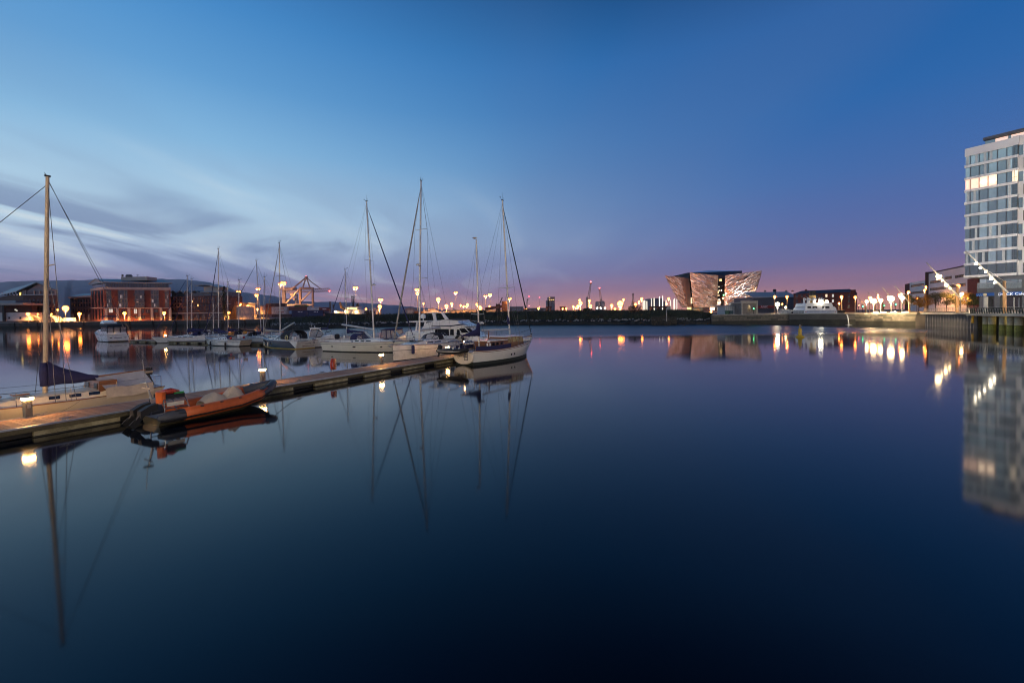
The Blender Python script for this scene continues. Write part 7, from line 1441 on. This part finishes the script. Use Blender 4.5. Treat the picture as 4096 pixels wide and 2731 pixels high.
for x in (3962, 3985, 4030, 4062, 4094): 
    mb = MB(); p = WF2.pt(WF2.u(x), -1, .6); mb.lathe([(.55, 0), (.55, 3.85)], 14, p); o = part(pd, 'deck_column', mb, mat('pier_concrete', (.36,.32,.22), .8, var=.25), 40); mb = MB(); mb.lathe([(.565,0),(.565,2.1)], 14, p); part(o, 'weed_band', mb, mat('pier_weed', (.10,.11,.02), .8, var=.5))
for x in (3974, 4046): 
    q = WF2.pt(WF2.u(x), QZ-.85, -1.2); t = thing('underdeck_lamp', 'warm lamp under the right-hand deck by the %s concrete column' % ('left' if x < 4000 else 'right'), 'lamp', q, 0, 'lamps under the deck'); mb = MB(); mb.sphere((0,0,0), .16, 8, 5); part(t, 'globe', mb, bulb_mat((1,.72,.2), 150)); mb = MB(); mb.tube([(0,0,.1),(0,0,.3)], .05, 5); part(t, 'stem', mb, M_BLACK)
def railing(label, F_, u0, u1, n, o, z, h, lean, m_, w_, out):
    t = thing('promenade_railing', label, 'railing', (*F_.pt(u0, z, o)[:2], z))
    for k in range(n):
        u = u0+(u1-u0)*k/(n-1); a = F_.pt(u, z-.1, o); b_ = F_.pt(u+lean, z+h, o+out); mb = MB(); mb.bar(a, b_, w_, w_*2.2); part(t, 'baluster', mb, m_, w=True)
    mb = MB(); mb.bar(F_.pt(u0+lean, z+h, o+out), F_.pt(u1+lean, z+h, o+out), .12, .09); part(t, 'handrail', mb, m_, w=True)
    for f in (.3, .55, .8): mb = MB(); mb.bar(F_.pt(u0+lean*f, z+h*f, o+out*f), F_.pt(u1+lean*f, z+h*f, o+out*f), .03, .03); part(t, 'wire', mb, M_STEEL, w=True)
railing('pale leaning-bar railing above the sheet piling', WF, WF.u(3702), WF.u(3890), 22, .3, QZ, 1.0, .35, mat('pale_rail_paint', (.42,.40,.33), .5, .3), .06, .25)
railing('dark green leaning-bar railing on the overhanging deck at the right edge', WF2, WF2.u(3918), WF2.u(4230), 28, 1.35, QZ-.12, 1.12, .4, mat('dark_green_rail', (.02,.035,.03), .5, .4), .10, .35)
t = thing('railing_panel', 'white and navy end panel between the two promenade railings', 'panel', (*WF2.pt(WF2.u(3905), QZ, .8)[:2], QZ-.1)); mb = MB(); WF2.fb(mb, WF2.u(3897), WF2.u(3908), QZ-.1, QZ+.95, .8, .9); part(t, 'white_panel', mb, M_WHITE, w=True); mb = MB(); WF2.fb(mb, WF2.u(3908), WF2.u(3922), QZ-.1, QZ+.97, .85, 1.0); part(t, 'dark_panel', mb, mat('dark_green_rail', (.02,.035,.03)), w=True)
for i, px in enumerate((3960, 4010, 4050)):
    q = WF2.pt(WF2.u(px), QZ-.12, -3.5); t = thing('deck_bench', ['left lit bench on the overhanging deck', 'middle bench on the overhanging deck', 'right bench on the overhanging deck'][i], 'bench', q, math.atan2(WF2.t.y, WF2.t.x)); mb = MB(); mb.box((0,0,.45), (1.8,.5,.08)); part(t, 'seat', mb, M_TIMB)
    for x in (-.7, .7): mb = MB(); mb.box((x,0,.2), (.1,.45,.42)); part(t, 'leg', mb, M_STEEL)
# ------------------------------------------------------------------ tower
M_TWW = mat('tower_white_panel', (.82,.79,.76), .5, var=.04, scale=.2); M_TGL = [mat('tower_glass_%d' % k, c, .05, .55, var=.15, scale=.35, spec=.9) for k, c in enumerate(((.30,.40,.43), (.38,.50,.53), (.20,.27,.30), (.50,.62,.64), (.12,.16,.18)))]
M_TFR = mat('tower_frame', (.10,.11,.12), .4, .5)
t = at('white_tower', 'tall white apartment tower with glazed bays above the cafe at the right edge', 'tower', 3900, 111); A, B_ = XD(3857, 111), XD(4046, 104); TF = Facade(A, B_); C_ = B_ + (B_-A).normalized()*16 + Vector((1.2, 0)); TF2 = Facade(B_, C_)
zT = lambda py: zat(3857, py, 111); zb_, zt_ = zT(1112), zT(597)
back = Vector((22, 10)); mb = MB(); ins = lambda p: (p.x, p.y)
mb.prism([tuple(A-TF.n*.6), tuple(B_-TF.n*.6), tuple(B_+back), tuple(A+back)], zb_, zt_-.1); part(t, 'core_wall', mb, M_TWW, w=True)
mb = MB(); mb.prism([tuple(B_-TF2.n*.9+TF2.t*.02), tuple(C_-TF2.n*.9), tuple(C_+back), tuple(B_+back)], zb_, zt_+.4); part(t, 'side_wall', mb, M_TWW, w=True)
nF = 10; fh = (zT(624)-zb_)/nF; g = random.Random(77)
mb = MB(); TF.fb(mb, -.05, TF.L+.1, zT(628), zt_, -.5, .12); part(t, 'parapet', mb, M_TWW, w=True)
for f in range(nF):
    z0 = zb_ + fh*f
    mb = MB(); TF.fb(mb, -.12, TF.L+.12, z0, z0+.62, -.5, .12); part(t, 'floor_band', mb, M_TWW, w=True)
    us = [0, .115, .31, .5, .69, .88, 1.0]
    for k in range(6):
        u0, u1 = TF.L*us[k], TF.L*us[k+1]
        if f == 7 and k < 4: m_ = emit('tower_lit_room', (1,.50,.27), 1.12)
        elif f == 0: m_ = M_TGL[4]
        else: m_ = M_TGL[g.choice((0,0,1,1,2,3,2) if f > 3 else (0,1,2,2,4,1))]
        mb = MB(); TF.fb(mb, u0+.05, u1-.05, z0+.62, z0+fh, -.30, -.16); o = part(t, 'window_pane', mb, m_, w=True)
        if f == 7 and k in (2, 3): mb = MB(); p = TF.pt((u0+u1)/2, z0+fh*.62, -.1); mb.lathe([(.45,-.1),(.5,.05),(.1,.12)], 12, p); part(o, 'ceiling_lamp', mb, emit('ceiling_lamp', (1,.8,.5), 7), w=True)
        elif f not in (7, 0) and g.random() < .5: mb = MB(); uu = g.uniform(u0+.1, u1-.6); TF.fb(mb, uu, uu+.45, z0+.64, z0+fh-.05, -.155, -.14); part(o, 'curtain', mb, mat('pale_curtain', (.52,.55,.55), .6), w=True)
        mb = MB(); TF.fb(mb, u1-.06, u1+.06, z0+.62, z0+fh, -.2, .0); part(t, 'mullion', mb, M_TFR, w=True)
    # bay return
    mb = MB(); TF2.fb(mb, -.02, .75, z0+.62, z0+fh, -.85, .05); o = part(t, 'bay_return', mb, E_WIN if f == 7 else M_TGL[4], w=True)
    mb = MB(); TF2.fb(mb, .2, .3, z0+.62, z0+fh, .05, .1); TF2.fb(mb, .0, .75, z0+.62+fh*.3, z0+.7+fh*.3, .05, .1); part(o, 'return_frame', mb, M_TFR, w=True)
    mb = MB(); TF2.fb(mb, -.02, .9, z0, z0+.62, -.85, .12); part(t, 'floor_band', mb, M_TWW, w=True)
    for px0, px1 in (((4068, 4085),) if f % 2 else ((4089, 4112),)):
        u0, u1 = TF2.u(px0), TF2.u(px1); mb = MB(); TF2.fb(mb, u0, u1, z0+.5, z0+fh-.25, -.95, -.84); o = part(t, 'side_window', mb, M_TGL[2], w=True); mb = MB(); TF2.fb(mb, u0, u1, z0+1.35, z0+1.45, -.84, -.78); TF2.fb(mb, u0-.05, u0+.05, z0+.5, z0+fh-.25, -.84, -.78); part(o, 'window_frame', mb, M_TFR, w=True)
    for k in range(8): 
        if f == 0 or k % 2 == 0: continue
mb = MB(); TF2.fb(mb, -.02, 1.0, zt_-1.9, zt_+.3, -.85, .12); part(t, 'parapet', mb, M_TWW, w=True)
# set-back top storey with a flat roof
o0, o1 = TF.u(3925), TF.L+9; mb = MB(); TF.fb(mb, o0, o1, zt_-.2, zt_+1.5, -6, -2.2); part(t, 'penthouse', mb, M_TGL[2], w=True); mb = MB(); TF.fb(mb, o0-.2, o1, zt_+1.5, zt_+2.1, -8, -1.4); part(t, 'penthouse_roof', mb, mat('roof_grey', (.10,.10,.11), .6), w=True)
for k in range(3): mb = MB(); TF.fb(mb, o0+1.8+k*2.6, o0+3.9+k*2.6, zt_-.1, zt_+1.3, -2.2, -2.1); part(t, 'lit_pane', mb, emit('penthouse_light', (1,.6,.4), .9), w=True)
# lower storeys
LF = Facade(XD(3904, 108.5), XD(4200, 97)); zL = lambda py: zat(3950, py, 107); M_COLD = mat('dark_grey_cladding', (.11,.115,.12), .6, var=.1)
mb = MB(); LF.fb(mb, 0, LF.L, QZ-.05, zb_-.05, -10, -1.4); part(t, 'podium_wall', mb, M_COLD, w=True)
for x0, x1 in ((3908,3934),(3936,3962),(3964,3976),(4003,4028),(4030,4058),(4062,4085)): part(t, 'podium_pane', LF.px(MB(), x0, 1117, x1, 1152, -1.45, -1.3), M_TGL[g.choice((1,3,0))], w=True)
for x0, x1 in ((3907,3978),(4000,4096)):
    b2 = part(t, 'balcony_slab', LF.px(MB(), x0, 1155, x1, 1171, -1.3, .0), M_COLD, w=True); part(b2, 'balustrade', LF.px(MB(), x0, 1133, x1, 1155, -.15, -.1), mat('balustrade_glass', (.35,.42,.42), .1, .2, alpha=.45), w=True); mb = MB(); LF.fb(mb, LF.u(x0), LF.u(x1), zL(1133), zL(1131), -.18, -.06); part(b2, 'handrail', mb, M_STEEL, w=True)
for x0, x1 in ((3978,3999),(4088,4100)): part(t, 'pillar', LF.px(MB(), x0, 1117, x1, 1243, -1.35, .1), M_COLD, w=True)
for x0, x1, m_ in ((3908,3934,E_WINW),(3955,3977,M_DARKW),(4002,4040,M_DARKW),(4044,4086,M_DARKW)): part(t, 'shop_window', LF.px(MB(), x0, 1187, x1, 1240, -1.42, -1.3), m_ if m_ is M_DARKW else mat('shop_glass_pale', (.25,.25,.24), .1, .1), w=True)
for x in (4044, 4064, 4084): part(t, 'door_frame', LF.px(MB(), x, 1190, x+3, 1240, -1.3, -1.15), M_WHITE, w=True)
mb = MB(); p = LF.pt(LF.u(3941), QZ-.05, -.2); mb.lathe([(.42,0),(.42,zL(1186)-QZ)], 14, p); part(t, 'round_column', mb, mat('pale_column', (.55,.52,.45), .6), 40, w=True)
M_SIGNB = mat('sign_blue', (.02,.10,.38), .4, var=.1); E_SIGN = emit('sign_lettering_white', (.85,.92,1), .9)
b2 = part(t, 'cafe_sign', LF.px(MB(), 3905, 1173, 3977, 1185, -.02, .12), M_SIGNB, w=True); mb = MB(); p = LF.pt(LF.u(3941), zL(1178.5), .13); mb.add([p+LF.t.to_3d()*(.36*math.cos(a_))+Vector((0,0,.36*math.sin(a_)))+LF.n.to_3d()*.02 for a_ in [j*math.pi/8 for j in range(16)]], [tuple(range(16))]); part(b2, 'round_emblem', mb, mat('emblem_cream', (.75,.66,.40), .5), w=True)
mb = MB(); p0 = LF.pt(LF.u(3910), zL(1182), .13); 
for k in range(4): mb.bar(LF.pt(LF.u(3909+k*8), zL(1183.5), .13), LF.pt(LF.u(3917+k*8), zL(1175), .13), .02, .08)
part(b2, 'wave_mark', mb, mat('sign_pale_blue', (.25,.45,.75), .5), w=True)
b3 = part(t, 'cafe_sign', LF.px(MB(), 4000, 1169, 4088, 1182.5, .12, .25), M_SIGNB, w=True); um = (LF.u(4008)+LF.u(4086))/2
text(b3, 'sign_lettering', 'DOCK Cafe', .88, LF.M(um, (LF.z(4044,1169)+LF.z(4044,1182))/2-.05, .27), E_SIGN)
t = thing('terrace_railing', 'thin glass terrace railing in front of the cafe', 'railing', (*LF.pt(0, QZ, 4)[:2], QZ))
for k in range(17): u = -6+k*1.6; mb = MB(); LF.fb(mb, u-.03, u+.03, QZ, QZ+1.15, 4, 4.06); part(t, 'post', mb, M_STEEL, w=True)
for z in (.5, 1.15): mb = MB(); LF.fb(mb, -6, 20, QZ+z, QZ+z+.05, 3.98, 4.08); part(t, 'rail', mb, M_STEEL, w=True)

# ------------------------------------------------------------------ tall lamps on the near quay, behind the photographer, that light the moored boats
for i, (x, y) in enumerate(((-46, -34), (-16, -40), (14, -40), (44, -36))):
    t = thing('quay_floodlight', ['first', 'second', 'third', 'fourth'][i] + ' tall warm floodlight on the quay behind the viewpoint from the left', 'street lamp', (x, y, 2.7), 0, 'floodlights of the near quay')
    mb = MB(); mb.tube([(0,0,0), (0,0,13)], [.18, .1], 8); part(t, 'pole', mb, M_POLE); mb = MB(); mb.box((0, 0, 13.5), (2.6, .5, .2)); part(t, 'head_frame', mb, M_POLE)
    for k in (-.8, .8): mb = MB(); mb.box((k, .25, 13), (1.1, .4, .8)); part(t, 'floodlight', mb, bulb_mat((1, .74, .44), 950))
for i, (x, y) in enumerate(((105, 68), (101, 50))):  # unseen floodlights added at the right to brighten the white tower
    t = thing('quay_floodlight', ['farther', 'nearer'][i] + ' tall floodlight on the right promenade beside the white tower, outside the view', 'street lamp', (x, y, QZ-.05), 0, 'floodlights of the near quay')
    mb = MB(); mb.tube([(0,0,0), (0,0,13)], [.18, .1], 8); part(t, 'pole', mb, M_POLE); mb = MB(); mb.box((0, 0, 13.5), (2.6, .5, .2)); part(t, 'head_frame', mb, M_POLE)
    for k in (-.8, .8): mb = MB(); mb.box((k, .25, 13), (1.1, .4, .8)); part(t, 'floodlight', mb, bulb_mat((1, .86, .68), 1050))
# ------------------------------------------------------------------ mooring lines
def line(label, a, c, sag=.25):
    a, c = Vector(a), Vector(c); o = thing('mooring_line', label, 'rope', a); pts = [a.lerp(c, k/8)-a-Vector((0,0,sag*4*(k/8)*(1-k/8))) for k in range(9)]
    mb = MB(); mb.tube(pts, .016, 6); part(o, 'rope', mb, mat('grey_rope', (.30,.27,.22), .8)); mb = MB(); mb.tube([pts[-1]+Vector((.05*math.cos(t_*1.1), .05*math.sin(t_*1.1), .01*t_)) for t_ in range(7)], .016, 6); part(o, 'turn', mb, mat('grey_rope', (.30,.27,.22)))
u, v = pont_uv(246, 1676); line('slack rope from the near pontoon cleat up to the cream yacht', PP(u+1.2, PW+.25, .78), PP(u-.5, PW-.16, .55))
u, v = pont_uv(785, 1586); line('rope from the orange inflatable to the pontoon cleat beside it', PP(u+1.0, -.25, .72), PP(u, .14, .55), .1)
u, v = pont_uv(1170, 1526); line('bow rope of the orange inflatable', WM[RIB] @ Vector((h2-.1, .05, .95)), PP(u, .14, .55), .12)
u, v = pont_uv(1570, 1463); line('bow rope of the bow-on white sloop', P(1590, 1392, 42.5), PP(u+.5, PW-.2, .5), .3)
u, v = pont_uv(1760, 1432); line('stern rope of the ketch', KT.w(KT.x0+.3, 1.0, 1.1), PP(PLEN-5.5, .2, .5), .2)
# ------------------------------------------------------------------ evening haze
mb = MB(); mb.box((0, 3200, 199), (13600, 6800, 402)); hz_o = new('haze', mb.mesh('haze', None)); hz_o['kind'] = 'stuff'
hm = bpy.data.materials.new('haze'); hm.use_nodes = True; ht = hm.node_tree; ht.nodes.clear()
ho = ht.nodes.new('ShaderNodeOutputMaterial'); hv = ht.nodes.new('ShaderNodeVolumePrincipled'); ht.links.new(hv.outputs[0], ho.inputs['Volume'])
hv.inputs['Color'].default_value = (.86, .84, .9, 1); hv.inputs['Density'].default_value = .00007; hv.inputs['Anisotropy'].default_value = .94
hz_o.data.materials.clear(); hz_o.data.materials.append(hm)
